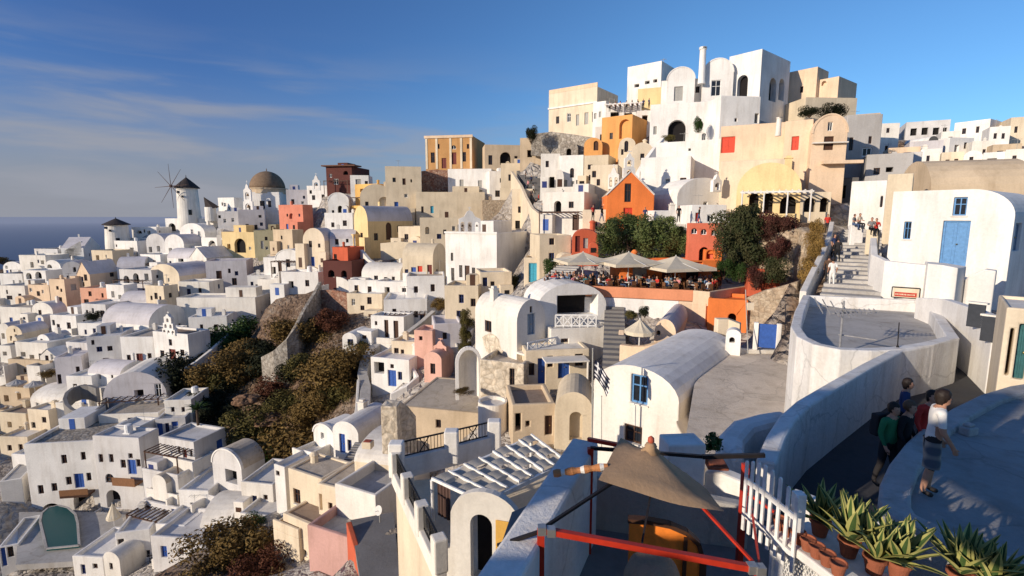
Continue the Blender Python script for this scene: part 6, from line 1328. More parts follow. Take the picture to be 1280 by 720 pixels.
# ------------------------------------------------------------------ red frame terrace
REDP=paint('red_lacquer',(.47,.035,.016),.38,.18); DK=paint('dark_bar',(.018,.015,.015),.5,.2)
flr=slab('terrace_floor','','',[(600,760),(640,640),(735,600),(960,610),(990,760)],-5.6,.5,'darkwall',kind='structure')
RB('parapet','wide bluish white parapet on the left of the red frame terrace','wall',[at(732,549,8.4),at(712,580,7.55),at(690,615,6.75),at(660,662,5.9),at(618,728,4.95)],.46,[2.2]*5,'aged',bev=.05)
RB('terrace_wall','grey back wall of the red frame terrace','wall',[at(738,590,8.7),at(800,604,8.5),at(870,617,8.3),at(936,630,8.1)],.25,2.0,'greyroof')
h('white pillar block in blue shade behind the beige canopy',834,880,556,650,'flat','white',8.6,4,.5,par=.03,sub=2,ground=False,name='pillar',cat='pillar')
RB('garden_wall','white wall with a terracotta top right of the beige canopy','wall',[at(884,586,9.0),at(905,588,8.8),at(935,600,8.5)],.3,1.2,'white')
t=empty('tile_ledge',at(895,584,8.7),R(-8),'small terracotta tile ledge on the white wall','ledge'); m=MB(); m.box((0,0,.05),(.36,.34,.06)); m.box((0,0,.1),(.3,.28,.05)); m.build('tile',TERR,t,bevel=.015)
t=empty('frame',(0,0,CZ),0,'red lacquered open metal frame with a red front beam over the sunken terrace','frame')
def rp(p): return p-Vector((0,0,CZ))
def pole(a,b,w,m_,nm='post'):
    m=MB(); m.beam(rp(a),rp(b),w,w); return m.build(nm,m_,t,merge=False)
P1=at(738,560,7.9); P2=at(932,580,7.6); P3=at(676,662,5.65); P4=at(950,712,5.25)
def down(p,z): return Vector((p.x,p.y,CZ+z))
pole(P1,down(P1,-5.6),.09,REDP); pole(P2,down(P2,-5.6),.09,REDP); pole(P3,down(P3,-5.6),.085,REDP); pole(P4,down(P4,-5.6),.085,REDP)
pole(P3.lerp(P4,.02),P4,.07,REDP,'beam'); 
pole(P1,at(882,571,7.7),.05,DK,'beam'); pole(at(878,571,7.65),at(956,569,7.5),.06,DK,'beam')
pole(at(622,682,5.7),P3+Vector((.12,0,.02)),.04,DK,'rod'); pole(P3,at(774,598,6.5),.035,DK,'rod'); pole(at(774,598,6.5),at(814,614,6.35),.03,DK,'rod'); pole(at(814,614,6.35),at(866,621,6.3),.03,REDP,'rod')
pole(at(866,621,6.3),P4,.03,REDP,'rod'); pole(P2,P4+Vector((0,0,.0)),.025,REDP,'rod'); pole(at(814,614,6.35),at(798,704,5.6),.022,DK,'rod')
pole(at(735,549,8.2),at(772,556,7.9),.06,REDP,'rod'); pole(at(928,612,7.6),at(968,640,7.2),.04,REDP,'rod')
for p in (P3.lerp(P4,.005),P3.lerp(P4,.05),P3.lerp(P4,.965),P3.lerp(P4,1.0)):
    m=MB(); m.box(rp(p),(.10,.10,.10)); m.build('bracket',paint('galvanised',(.45,.44,.42),.4,.2,.7),t)
# beige canopy
CAN=plaster('beige_canvas',(.42,.28,.17),.5,.25,2.0)
A=at(776,547,7.6); B_=at(748,599,6.4); C_=at(905,640,6.0); D_=at(884,612,7.3); PK=at(820,566,6.75)
c0=sum([A,B_,C_,D_],Vector())/4; t=empty('canopy',c0,0,'beige cloth sunshade pulled up to a knotted peak with a red tip','canopy'); m=MB(); n=12; grid=[]
for i in range(n+1):
    for j in range(n+1):
        u,v=i/n,j/n; p=A.lerp(D_,u).lerp(B_.lerp(C_,u),v); pk=PK
        du=(u-.38)/.62 if u>.38 else (.38-u)/.38; dv=(v-.42)/.58 if v>.42 else (.42-v)/.42; q=max(du,dv); q=min(1,q)
        base=p.copy(); sag=-.10*math.sin(u*math.pi)*(1 if v>.9 else 0)-.0
        hgt=(1-q)**.95; e=base.lerp(pk,1-q) if False else base+Vector((0,0,(pk.z-(A.lerp(D_,.38).lerp(B_.lerp(C_,.38),.42)).z)*hgt))
        e.z+=-.05*math.sin(q*math.pi)+.01*math.sin(9*u+5*v)+(-.06*math.sin(u*math.pi) if v>.95 else 0)
        grid.append(e-c0)
m.faces(grid,[(i*(n+1)+j,(i+1)*(n+1)+j,(i+1)*(n+1)+j+1,i*(n+1)+j+1) for i in range(n) for j in range(n)]); m.build('cloth',CAN,t,smooth=True)
ctr=A.lerp(D_,.38).lerp(B_.lerp(C_,.38),.42); ctr.z=PK.z; k0=ctr-c0
m=MB(); m.lathe([(.14,-.08),(.075,-.02),(.09,.0),(.06,.015),(.075,.03),(.03,.05)],k0,14); m.build('knot',CAN,t,smooth=True)
m=MB(); m.lathe([(.02,.04),(.05,.07),(.045,.12),(.01,.15)],k0,10); m.build('tip',paint('tip_red',(.42,.09,.05),.6,.2),t,smooth=True)
# rolled cloth on a bar
t=empty('rolled_cloth',at(722,590,6.8),0,'rolled striped orange cloth tied over the parapet','cloth roll'); a=at(692,592,6.85)-t.location; b_=at(760,583,6.75)-t.location
m=MB(); k=14
for i in range(k):
    p=a.lerp(b_,i/k); q=a.lerp(b_,(i+1)/k); m.k=i%4==0; m.tube(p,q,.05+.010*math.sin(i*1.7),.05+.010*math.sin((i+1)*1.7),9,int(i%5==2),True)
m.build('roll',[plaster('orange_cloth',(.55,.24,.10),.4,.4,5),PM('white')],t,merge=False)
# orange round-topped panel
t=empty('wooden_door_panel',at(828,702,6.7),R(-10),'orange round-topped wooden panel standing on the sunken terrace','panel'); ORP=paint('orange_wood',(.85,.24,.035),.5,.25)  # orange brightened to stand in for sunlight missing under the canopy
ol=[(-.48,-.3),(.52,-.3),(.52,.12),(.46,.32),(.3,.46),(.08,.54),(-.2,.57),(-.48,.56)]
m=MB(); m.faces([(x,y,z) for y in (0,.06) for x,z in ol],[(0,1,2,3,4,5,6,7),(15,14,13,12,11,10,9,8)]+[(k,8+k,8+(k+1)%8,(k+1)%8) for k in range(8)]); m.build('board',ORP,t,bevel=.015)
m=MB()
for a,b_ in zip(ol[1:],ol[2:]): m.beam((a[0]*1.04,.03,a[1]*1.04),(b_[0]*1.04,.03,b_[1]*1.04),.12,.06)
m.beam((.3,-.02,-.3),(.3,-.02,.42),.05,.03); m.build('frame',PT('brown'),t,merge=False)
t=empty('wicker_chair',at(815,735,5.5),R(15),'tan rounded wicker chair back under the red beam','chair'); WK=plaster('wicker',(.42,.30,.20),.4,.6,6)
m=MB(); prof=[(.0,.40),(.16,.38),(.27,.3),(.33,.15),(.34,-.1),(.30,-.35)]; m.lathe(prof[::-1],(0,0,.0),22); m.build('back',WK,t,smooth=True)
m=MB(); m.lathe([(.36,-.38),(.36,-.3)],(0,0,0),20); m.build('seat',WK,t)
for q in (.7,2.3,3.9,5.5): m=MB(); m.tube((.28*math.cos(q),.28*math.sin(q),-.36),(.32*math.cos(q),.32*math.sin(q),-.75),.03); m.build('leg',PT('brown'),t)
# ------------------------------------------------------------------ balcony house with white pergola (left foreground)
TC='offwhite'; z0=-9.0
def Zp(px,py,z): return at_z(px,py,z)
a=Zp(497,583,-8.9); b_=Zp(556,577,-8.9); c_=Zp(616,556,-8.9); dd=Zp(700,548,-8.9); e_=Zp(560,720,-8.9) 
t=empty('balcony_house',(0,0,CZ),0,'sunlit cream balcony house with black iron railings and a roofed terrace','house'); 
fr=at(556,735,12.3)
Lw=[at(494,584,18.2),at(512,625,16.2),at(530,668,14.6),at(552,722,12.8)]
m=MB()
W4=[rp(p) for p in Lw]
zt=[p.z for p in W4]; zl=-8.75
front=[Vector((p.x,p.y,zl)) for p in W4]
cornB=Vector((rp(at(706,548,20)).x,rp(at(706,548,20)).y,zl)); backL=front[0]
endR=Vector((1.6,12.6,zl))
foot=[front[0],front[1],front[2],front[3],endR,Vector((1.9,19.5,zl))]
fl=[Vector((p.x,p.y,-10.0)) for p in foot]
n=len(fl); lo=[Vector((p.x,p.y,-19)) for p in fl]
m.faces(fl+lo,[tuple(range(n))]+[(i,n+i,n+(i+1)%n,(i+1)%n) for i in range(n)]); m.build('wall',PM('cream'),t)
# parapet of the left side: piers with iron panels between
d_=(front[3]-front[0]); Lt=d_.length; u=d_.normalized(); s_=Vector((-u.y,u.x,0))
ang=math.atan2(u.y,u.x)
m=MB(); q=(front[0]+front[3])/2; m.box((q.x,q.y,-9.75),(Lt,.32,.55),ang); m.build('parapet',PM('offwhite'),t,bevel=.04)
for f in (0.02,.34,.66,.97):
    p=front[0].lerp(front[3],f); m=MB(); m.box((p.x,p.y,-9.2),(.42,.40,1.0),ang); m.build('pier',PM('offwhite'),t,bevel=.05)
IRON=paint('black_iron',(.012,.012,.013),.45,.2)
def iron(p,q,zb,ht,nm='railing'):
    m=MB(); n=max(6,int((q-p).length/.13)); B0=Vector((p.x,p.y,zb)); B1=Vector((q.x,q.y,zb)); up=Vector((0,0,ht))
    m.beam(B0+up,B1+up,.06,.05); m.beam(B0+up*.08,B1+up*.08,.04,.04)
    for i in range(n+1):
        b=B0.lerp(B1,i/n); m.beam(b+up*.08,b+up,.022,.022)
    c=B0.lerp(B1,.5)
    for k in (-.2,.2): m.beam(c+(B1-B0).normalized()*k+Vector((0,0,ht*.1)),c-(B1-B0).normalized()*k+Vector((0,0,ht*.98)),.03,.03)
    m.build(nm,IRON,t,merge=False)
for f0,f1 in ((.06,.30),(.38,.62),(.70,.93)): iron(front[0].lerp(front[3],f0),front[0].lerp(front[3],f1),-9.48,.75)
# back railing
bk=[front[0]+Vector((.05,.1,0)),Vector((rp(at(565,560,19.5)).x,19.4,zl)),Vector((rp(at(618,552,20.5)).x,20.4,zl))]
for p,q in zip(bk,bk[1:]): iron(p.lerp(q,.06),p.lerp(q,.92),-9.1,.62); m=MB(); m.beam(Vector((p.x,p.y,-9.5)),Vector((q.x,q.y,-9.5)),.3,.8); m.build('parapet',PM('white'),t,merge=False)
for p in bk: m=MB(); m.box((p.x,p.y,-9.1),(.55,.5,1.35)); m.build('pier',PM('white'),t,bevel=.06)
m=MB(); ctrp=(front[0]+front[3])/2; 
# arched doorway wall
aw=rp(at(604,735,12.6)); t2=t; Aw=(at(552,660,12.9)-CAM); Bw=(at(664,650,12.2)-CAM); wv=Vector((Bw.x-Aw.x,Bw.y-Aw.y,0)); wl_=wv.length; ux=wv.normalized(); un=Vector((-ux.y,ux.x,0)); bz=-11.6
def fmA(s,i,z): return Vector((Aw.x,Aw.y,bz))+ux*s+un*i+Vector((0,0,z))
zsh=bz; top0=rp(at(552,690,12.7)).z-bz; topc=rp(at(610,614,12.6)).z-bz
cx=wl_*.50; ro=wl_*.40
ol=[(0,-4),(wl_,-4),(wl_,top0+.75),(cx+ro,top0+.75)]+[(cx+ro*math.cos(math.pi*i/16),(topc-ro*.9)+ro*.9*math.sin(math.pi*i/16)) for i in range(1,16)]+[(cx-ro,top0+.2),(cx-ro-.02,top0),(0,top0)]
hw=31/F*12.6; hc=wl_*.455; hz=rp(at(603,643,12.6)).z-bz
hp=[(hc-hw/2,-.6),(hc+hw/2,-.6)]+[(hc+hw/2*math.cos(math.pi*i/12),hz-hw/2+hw/2*math.sin(math.pi*i/12)) for i in range(13)]
m=MB(); loops=[[Vector((p[0],p[1],0)) for p in ol],[Vector((p[0],p[1],0)) for p in hp]]; tr=tessellate_polygon(loops); flt=[p for l in loops for p in l]; th=.22
for y in (0,th): m.faces([fmA(p.x,y,p.y) for p in flt],tr)
for l in loops:
    n=len(l); m.faces([fmA(p.x,0,p.y) for p in l]+[fmA(p.x,th,p.y) for p in l],[(i,(i+1)%n,n+(i+1)%n,n+i) for i in range(n)])
m.build('arch_wall',PM('offwhite'),t,bevel=.05)
m=MB(); m.P([fmA(hc-hw*.6,th+.5,-.6),fmA(hc+hw*.6,th+.5,-.6),fmA(hc+hw*.6,th+.5,hz+.1),fmA(hc-hw*.6,th+.5,hz+.1)]); m.build('opening',VOID,t)
m=MB(); m.P([fmA(wl_*.62,-.03,hz-.95),fmA(wl_*.86,-.03,hz-.95),fmA(wl_*.86,-.03,hz-.05),fmA(wl_*.62,-.03,hz-.05)]); m.build('shutter',plaster('yellow_wood',(.72,.42,.10),.3,.2,3),t)
# pergola of white rafters with grey cloth
PG=[Zp(540,600,-8.55),Zp(600,628,-8.55),Zp(706,577,-8.55),Zp(664,545,-8.55)]
t=empty('pergola',Vector((PG[0].x,PG[0].y,CZ-10)),0,'white pergola with grey cloth strips woven between its rafters','pergola'); o0=t.location
CLG=plaster('grey_shade_cloth',(.47,.43,.37),.4,.3,3)
nr=8
for i in range(nr):
    f=i/(nr-1); p=PG[0].lerp(PG[3],f)-o0; q=PG[1].lerp(PG[2],f)-o0; m=MB(); m.beam(p+Vector((0,0,.05)),q+Vector((0,0,.05)),.06,.10); m.build('rafter',PT('white'),t,merge=False)
for a,b_ in ((PG[0],PG[3]),(PG[1],PG[2])):
    m=MB(); m.beam(a-o0-Vector((0,0,.08)),b_-o0-Vector((0,0,.08)),.1,.14); m.build('beam',PT('white'),t,merge=False)
for c in range(4):
    m=MB(); f0,f1=c/4+.012,(c+1)/4-.012; steps=42; pr=None
    for i in range(steps+1):
        g=i/steps; a=PG[0].lerp(PG[3],g); b_=PG[1].lerp(PG[2],g); wv_=.065*math.sin(g*(nr-1)*math.pi+(math.pi if c%2 else 0))-.02*abs(math.sin(g*21)); 
        cur=[(a.lerp(b_,f)-o0+Vector((0,0,.06+wv_-.03*math.sin((f-f0)/(f1-f0)*math.pi)))) for f in (f0,(f0+f1)/2,f1)]
        if pr: m.P([pr[0],pr[1],cur[1],cur[0]]); m.P([pr[1],pr[2],cur[2],cur[1]])
        pr=cur
    m.build('shade_cloth',CLG,t,smooth=True)
for p in (PG[0],PG[1],PG[2],PG[3]):
    q=p-o0; m=MB(); m.tube((q.x,q.y,-.05),(q.x,q.y,q.z),.06,.06,8); m.build('post',PT('white'),t)
# sheet hung on the pergola corner
m=MB(); q=PG[0].lerp(PG[1],.12)-o0; r_=PG[0].lerp(PG[1],.4)-o0
for i in range(8):
    p0=q.lerp(r_,i/8)+Vector((0,.05*(i%2),0)); p1=q.lerp(r_,(i+1)/8)+Vector((0,.05*((i+1)%2),0)); m.P([p0,p1,p1-Vector((0,0,1.15)),p0-Vector((0,0,1.15))])
m.build('curtain',plaster('brown_curtain',(.10,.06,.05),.3,.2,4),t)
# ------------------------------------------------------------------ pink court, red wall, dish
RB('court_wall','tall thin red-orange wall of the pink court','wall',[at(436,652,27),at(444,678,25.6),at(457,724,23.6)],.3,3,'redwall')
slab('court_floor','plain grey court floor with shade in its colour beside the red-orange wall','court',[(438,650),(492,640),(500,725),(452,735)],-17.6,.4,'darkwall',ground=True)  # darker plaster stands in for shade on this sunlit floor
dsh=at(474,638,25.5); t=empty('satellite_dish',dsh,R(-35),'small pale satellite dish on the grey court wall','satellite dish'); m=MB()
m.lathe([(.01,0),(.12,.012),(.2,.035),(.26,.07)],(0,0,0),18); q=m.build('dish',PM('white'),t); q.rotation_euler=(R(65),0,0); m=MB(); m.tube((0,.02,-.7),(0,.02,0),.03); m.tube((0,0,0),(0,-.28,.05),.012); m.build('mast',PT('grey'),t)
for k in (K1,CV): pass
t=empty('skylight',at(460,557,35.0),R(-10),'rusty red skylight box on the cream vault roof','skylight'); m=MB(); m.box((0,0,.1),(.7,.6,.5)); m.build('frame',PM('cream'),t,bevel=.04); m=MB(); m.box((0,0,.36),(.5,.42,.04)); m.build('cover',paint('rust_red',(.32,.07,.04),.8,.3),t)
# ------------------------------------------------------------------ flag, antenna, poles, sign
FD=22.5; fb=at(740,575,FD); ft=at(741,436,FD); t=empty('flagpole',fb,0,'tall thin grey flagpole in front of the white vault house','flagpole'); m=MB(); m.tube((0,0,0),ft-fb,.045,.03,8); m.build('pole',PT('grey'),t); m=MB(); m.lathe([(0,-.05),(.05,0),(0,.05)],ft-fb,8); m.build('finial',PT('grey'),t)
t=empty('flag',at(742,450,FD-.05),0,'limp striped dark and white flag with a cross canton hanging from the pole','flag'); W_,H_=1.75,1.1; nx,ny=30,27; m=MB(); vs=[]
for j in range(ny+1):
    for i in range(nx+1):
        u,v=i/nx,j/ny; x=.05+u*.80+.05*math.sin(v*3+u*6)*u; z=-v*.80-u**1.25*.92+.05*u*math.sin(v*7); y=.10*math.sin(u*15+v*2)*u**.6+.04*math.sin(u*31)*u
        vs.append((x*(.93-.25*u*v),y,z))
fs=[];ms=[]
for j in range(ny):
    for i in range(nx):
        u,s=i/nx,j//3; k=s%2==0
        if u<.36 and s<5: k=not((abs(u-.18)<.035) or s==2)
        fs.append((j*(nx+1)+i,j*(nx+1)+i+1,(j+1)*(nx+1)+i+1,(j+1)*(nx+1)+i)); ms.append(0 if k else 1)
m.v=vs; m.f=fs; m.m=ms; m.build('flag_cloth',[paint('flag_navy',(.018,.022,.05),.8,.15),paint('flag_white',(.75,.74,.72),.8,.08)],t,smooth=True)
p=at(752,560,23.2); t=empty('lamp_post',p,0,'short thin grey pole just right of the flagpole','pole'); m=MB(); m.tube((0,0,0),at(752,496,23.2)-p,.02,.018,6); m.build('pole',PT('grey'),t); m=MB(); m.lathe([(.03,0),(.03,.05)],at(752,496,23.2)-p,8); m.build('cap',PT('grey'),t)
AD=19.6; ab=at(1046,474,18.4); at_=at(1055,376,18.4); t=empty('antenna',ab,0,'tall old television aerial mast on the antenna terrace wall','antenna'); m=MB(); m.tube((0,0,0),at_-ab,.045,.035,8); m.build('mast',paint('galv',(.42,.41,.40),.45,.25,.6),t)
def arm(p,q,r=.014,nm='boom'): m=MB(); m.tube(p-ab,q-ab,r,r,6); return m
GV=paint('galv',(.42,.41,.40))
m=arm(at(1022,381,18.6),at(1068,389,18.2),.032)
for px,py in ((1024,381),(1034,383),(1044,385),(1058,387)): m.tube(at(px-6,py-9,18.6)-ab,at(px+5,py+11,18.2)-ab,.022,.022,5)
m.build('boom',GV,t,merge=False)
m=arm(at(1040,392,18.7),at(1098,389,17.9),.028)
for i in range(8): px=1052+i*6; m.tube(at(px-2,391-5,18.4)-ab,at(px+2,391+4-i*.4,18.0)-ab,.018,.018,5)
m.build('boom',GV,t,merge=False)
m=arm(at(1048,418,18.6),at(1096,425,17.8),.03); m.build('boom',GV,t,merge=False)
m=MB(); rr_=random.Random(2); prev=Vector((0,0,.1))
for i in range(10): q=Vector((rr_.uniform(-.06,.06),-.03,.1+i*.09)); m.tube(prev,q,.016,.016,5); prev=q
m.build('cable_coil',PT('brown'),t,merge=False)
p=at_z(1122,434,-4.4); t=empty('rod',p,0,'short dark iron rod standing on the terrace parapet','rod'); m=MB(); m.tube((0,0,-.1),at(1124,403,p.y)-p,.02,.016,6); m.build('shaft',DK,t); m=MB(); m.lathe([(.05,0),(.03,.06)],(0,0,0),8); m.build('foot',DK,t)
p=at(935,442,29.5); t=empty('lamp_post',p,0,'leaning grey pole with a lamp between the orange wall and blue shutter','lamp post'); m=MB(); m.tube((0,0,0),at(932,362,30.5)-p,.03,.025,6); m.build('pole',PT('grey'),t); m=MB(); q=at(938,383,30.2)-p; m.box(q,(.4,.1,.45)); m.build('lamp_box',PM('cream'),t)
# blue shutter between white posts, small arched chimney
t=empty('gate',at(958,431,30.2),R(-20),'bright blue gate panel between two white posts','gate'); m=MB(); m.box((0,0,.55),(1.1,.07,1.45)); m.build('panel',PT('blue'),t)
for a in (-.62,.62): m=MB(); m.box((a,0,.5),(.26,.3,1.7)); m.build('post',PM('white'),t,bevel=.04)
h('tiny white arched chimney hut with a dark round mouth',907,926,412,438,'vault','white',30,-25,.8,ops=[('F',915,425,7,7,'O')],name='chimney',cat='chimney',sub=.6,ground=False)
RB('terrace_wall','low white kerb wall along the back of the dusty roof','wall',[at(905,434,30.5),at(935,436,30.5),at(990,438,30.5)],.35,.8,'offwhite')
# sign
p=at(1132,366,27.3); t=empty('sign',p,R(-36),'small red and white board sign in a black frame on the white wall','sign'); wS,hS=28/F*27.3,13/F*27.3; m=MB()
for a,b_,c_,d_ in ((-wS/2,0,.05,hS),(wS/2,0,.05,hS),(0,hS/2,wS,.06),(0,-hS/2,wS,.04)): m.box((a,0,b_),(c_,.06,d_))
m.build('frame',PT('black'),t,merge=False); m=MB(); m.box((0,.01,0),(wS*.92,.03,hS*.92)); m.build('board',PM('cream'),t)
m=MB(); m.box((0,-.012,-hS*.18),(wS*.8,.012,hS*.42)); m.build('red_panel',PT('red'),t)
m=MB()
rl=random.Random(4); x=-wS*.36
while x<wS*.34: w=rl.uniform(.02,.045); m.box((x,-.022,-hS*.18),(w,.006,hS*.14)); x+=w+.025
m.build('lettering',PM('cream'),t,merge=False)
# ------------------------------------------------------------------ people in the alley and the man on the terrace
def bigfig(label,px,py,d,rz,J,top,bottom,hair,sleeve,legs,z=None,hairlen=0,scale=1.0,fingers=True,vox=.0125,bottom2=None):
    me=figure('person',J,vox,sleeve,legs,fingers)
    for m_ in (SK,cloth(top),cloth(bottom),HAIR[hair],SHOE): me.materials.append(m_)
    p=at(px,py,d) if z is None else at_z(px,py,z)
    o=bpy.data.objects.new('person',me); col.objects.link(o); o.location=p; o.rotation_euler.z=rz; o.scale=(scale,)*3; tag(o,label,'person')
    hc=Vector(J['head']); f=Vector(J['face']).normalized(); g=bmesh.new(); bmesh.ops.create_icosphere(g,subdivisions=4,radius=1)
    rn=random.Random(5)
    for v in g.verts:
        c=v.co.copy(); k=1+.07*mn.noise(c*3.2)+.03*mn.noise(c*9); q=Vector((c.x*.093*k,c.y*.107*k,c.z*.118*k)); back=-(q.dot(f))
        if q.z<-.02 and back>.0: q.z*=1.0+hairlen
        v.co=hc+Vector((0,0,.020))-f*.018+q
    dele=[v for v in g.verts if ((v.co-hc).dot(f)>.045 and (v.co-hc).z<.062) or (v.co-hc).z<-.06-hairlen*.12 or ((v.co-hc).dot(f)>.0 and (v.co-hc).z<-.01)]
    bmesh.ops.delete(g,geom=dele,context='VERTS'); hm=bpy.data.meshes.new('hair'); g.to_mesh(hm); g.free(); hm.materials.append(HAIR[hair])
    for q in hm.polygons: q.use_smooth=True
    ho=bpy.data.objects.new('hair',hm); col.objects.link(ho); ho.parent=o
    sd=Vector((-f.y,f.x,0)).normalized(); e=MB()
    for s in (-1,1): (lambda q:(q.lathe([(.001,-.008),(.010,0),(.001,.008)],hc+f*.088+sd*s*.032+Vector((0,0,.012)),8),q.build('eye',paint('face_dark',(.05,.02,.018),.5,.1),o)))(MB())
    e.lathe([(.001,-.005),(.022,0),(.001,.005)],hc+f*.082+Vector((0,0,-.058)),10); e.build('mouth',paint('lip',(.25,.08,.06),.5,.1),o)
    return o
J=std(.05,.05,0); J['head']=(0.0,-.085,1.60); J['face']=(.25,-1,-.25); J['headb']=(0,-.06,1.535)
J['ell']=(.23,-.02,1.12); J['wrl']=(.22,-.14,.90); J['pal']=(.215,-.17,.815); J['elr']=(-.235,-.06,1.13); J['wrr']=(-.20,-.2,.92); J['par']=(-.19,-.235,.84); J['sidel']=(0,-1,0); J['sider']=(0,-1,0)
man=bigfig('man in a white T-shirt and grey checked shorts on the round terrace',1157,618,7.8,R(62),J,'white','dark','dark','short','short',z=-4.34,hairlen=.5,scale=1.0)
# shorts: loose cloth child with broad checks
def shorts(o,J,c):
    m=MB(); V=lambda k:Vector(J[k])
    for s in 'lr':
        a,b_=V('hip'+s)+Vector((0,0,.04)),V('hip'+s).lerp(V('kn'+s),.98); n=18; rings=6; vs=[]
        for r_ in range(rings+1):
            f=r_/rings; c_=a.lerp(b_,f); rad=.096+.012*f
            for i in range(n): t_=2*math.pi*i/n; vs.append((c_.x+rad*math.cos(t_)*(1+.03*math.sin(5*t_+f*4)),c_.y+rad*1.05*math.sin(t_),c_.z))
        m.faces(vs,[(r_*n+i,r_*n+(i+1)%n,(r_+1)*n+(i+1)%n,(r_+1)*n+i) for r_ in range(rings) for i in range(n)])
    q=m.build('shorts',c,o,smooth=True); return q
mm,ntc,bb=_nodes('check_cloth'); tcn=N(ntc,'ShaderNodeTexCoord'); w1=N(ntc,'ShaderNodeTexWave',bands_direction='Z'); w1.inputs['Scale'].default_value=1.6; ntc.links.new(tcn.outputs['Object'],w1.inputs[0]); w2=N(ntc,'ShaderNodeTexWave',bands_direction='X'); w2.inputs['Scale'].default_value=1.6; ntc.links.new(tcn.outputs['Object'],w2.inputs[0])
ad=N(ntc,'ShaderNodeMath',operation='ADD'); ntc.links.new(w1.outputs[0],ad.inputs[0]); ntc.links.new(w2.outputs[0],ad.inputs[1]); rp_=N(ntc,'ShaderNodeValToRGB'); rp_.color_ramp.elements[0].position=.35; rp_.color_ramp.elements[0].color=(.06,.075,.10,1); rp_.color_ramp.elements[1].position=1; rp_.color_ramp.elements[1].color=(.30,.27,.23,1); hv=N(ntc,'ShaderNodeMath',operation='MULTIPLY'); hv.inputs[1].default_value=.6; ntc.links.new(ad.outputs[0],hv.inputs[0]); ntc.links.new(hv.outputs[0],rp_.inputs[0]); ntc.links.new(rp_.outputs[0],bb.inputs['Base Color']); bb.inputs['Roughness'].default_value=.9
shorts(man,J,mm)
zA=-6.08
for l,px,py,zh,rz,top,bt,hr,sl,hl in [('person in a black jacket with short brown hair in the alley',1134,502,-3.62,2.5,'black','dark','fair','long',0),('person in a dark green jacket partly hidden in the alley',1115,504,-3.66,2.2,'green','dark','dark','long',.2),('tall person in navy with black hair against the alley wall',1132,474,-3.78,2.9,'navy','black','dark','long',.6),('person in a red top with dark hair behind the terrace kerb',1163,489,-3.5,2.0,'red','dark','dark','long',.5)]:  # dark trousers also carry the alley's deep shade in their colour
    J2=std(.03,.12,.05); J2['sidel']=(0,-1,0); J2['sider']=(0,-1,0); J2['face']=(0,-1,-.1)
    p=at_z(px,py+2,zh); zfoot=p.z-1.73
    o=bigfig(l,px,py,1,R(180)-rz if False else rz-math.pi+1.2,J2,top,bt,hr,sl,'long',z=zh,hairlen=hl,fingers=True,vox=.016,scale=1.03)
    o.location=Vector((p.x,p.y,zfoot))
    if top in('green','black'):
        k=MB(); k.box((0,.20,1.22),(.30,.16,.44)); k.box((0,.29,1.14),(.24,.06,.24)); k.build('backpack',cloth('dark'),o,bevel=.05)
# ------------------------------------------------------------------ added unseen wall behind the camera, cut to shape the foreground shade
SHADE_STONE=PM('stonegrey')
def shade_piece(poly):
    m=MB(); n=len(poly); m.faces([(x,-1.75,CZ+z) for x,z in poly]+[(x,-1.3,CZ+z) for x,z in poly],[tuple(range(n)),tuple(range(2*n-1,n-1,-1))]+[(i,n+i,n+(i+1)%n,(i+1)%n) for i in range(n)])
    o=m.build('shade_wall',SHADE_STONE,merge=False); tag(o,kind='structure')
shade_piece([(-19,-16),(3,-16),(3,-1.2),(-8.0,-1.2),(-8.0,-.5),(-19,-.5)]); shade_piece([(-7.4,.55),(-4,-.6),(-4,-1.199),(3,-1.199),(3,1.3),(-7.4,1.3)]); shade_piece([(-19,-.499),(-11.801,-.499),(-11.801,2.6),(-19,2.6)])
shade_piece([(-7.401,.1),(-8.7,.5),(-10.3,1.45),(-11.8,1.6),(-11.8,2.6),(-7.6,2.4),(-7.401,1.3)])
# trims on distinctive houses
def face_bar(lbl,name,x0,x1,z0,z1,m_,y0=-.12,y1=-.004):
    mw,w,L_,H_=HOUSES[lbl]; root=[o for o in bpy.data.objects if o.get('label')==lbl][0]; k=MB(); k.box2((x0*w,y0,z0*H_),(x1*w,y1,z1*H_)); return k.build(name,m_,root)
LB='ochre neoclassical mansion with white pilasters on the ridge'
for x in (-.5,-.28,.02,.25,.455): face_bar(LB,'pilaster',x,x+.045,0,.93,PM('cream'))
face_bar(LB,'cornice',-.52,.52,.94,1.02,PM('peach'),-.25)
LB='long neoclassical house with a balustrade roof at the left end of the hilltop'
face_bar(LB,'cornice',-.51,.51,.62,.66,PM('white'),-.2); face_bar(LB,'balustrade',-.5,.5,1.003,1.10,PM('peach'),.02,.2)
LB='round gabled house with a brown balcony door right of the scarlet shutter'
face_bar(LB,'balcony',-.2,.9,.30,.345,PM('peach'),-1.0)
mw,w_,L_,H_=HOUSES[LB]; railing((None,mw),[mw@Vector((-.55*w_,-1.25,.36*H_)),mw@Vector((1.0*w_,-1.25,.36*H_))],.9,'white',5) if False else None
face_bar(LB,'porch_slab',-.5,.5,.595,.612,PM('offwhite'),-.45)
LB='tall bright white house with a row of dark doors and a bell gable behind'
face_bar(LB,'coping',-.51,.51,.985,1.02,PM('white'),-.14,.1)

LB='dark maroon house with flat overhanging roof on the skyline'
face_bar(LB,'roof_slab',-.62,.68,1.0,1.05,PM('brown'),-.9,3.0)

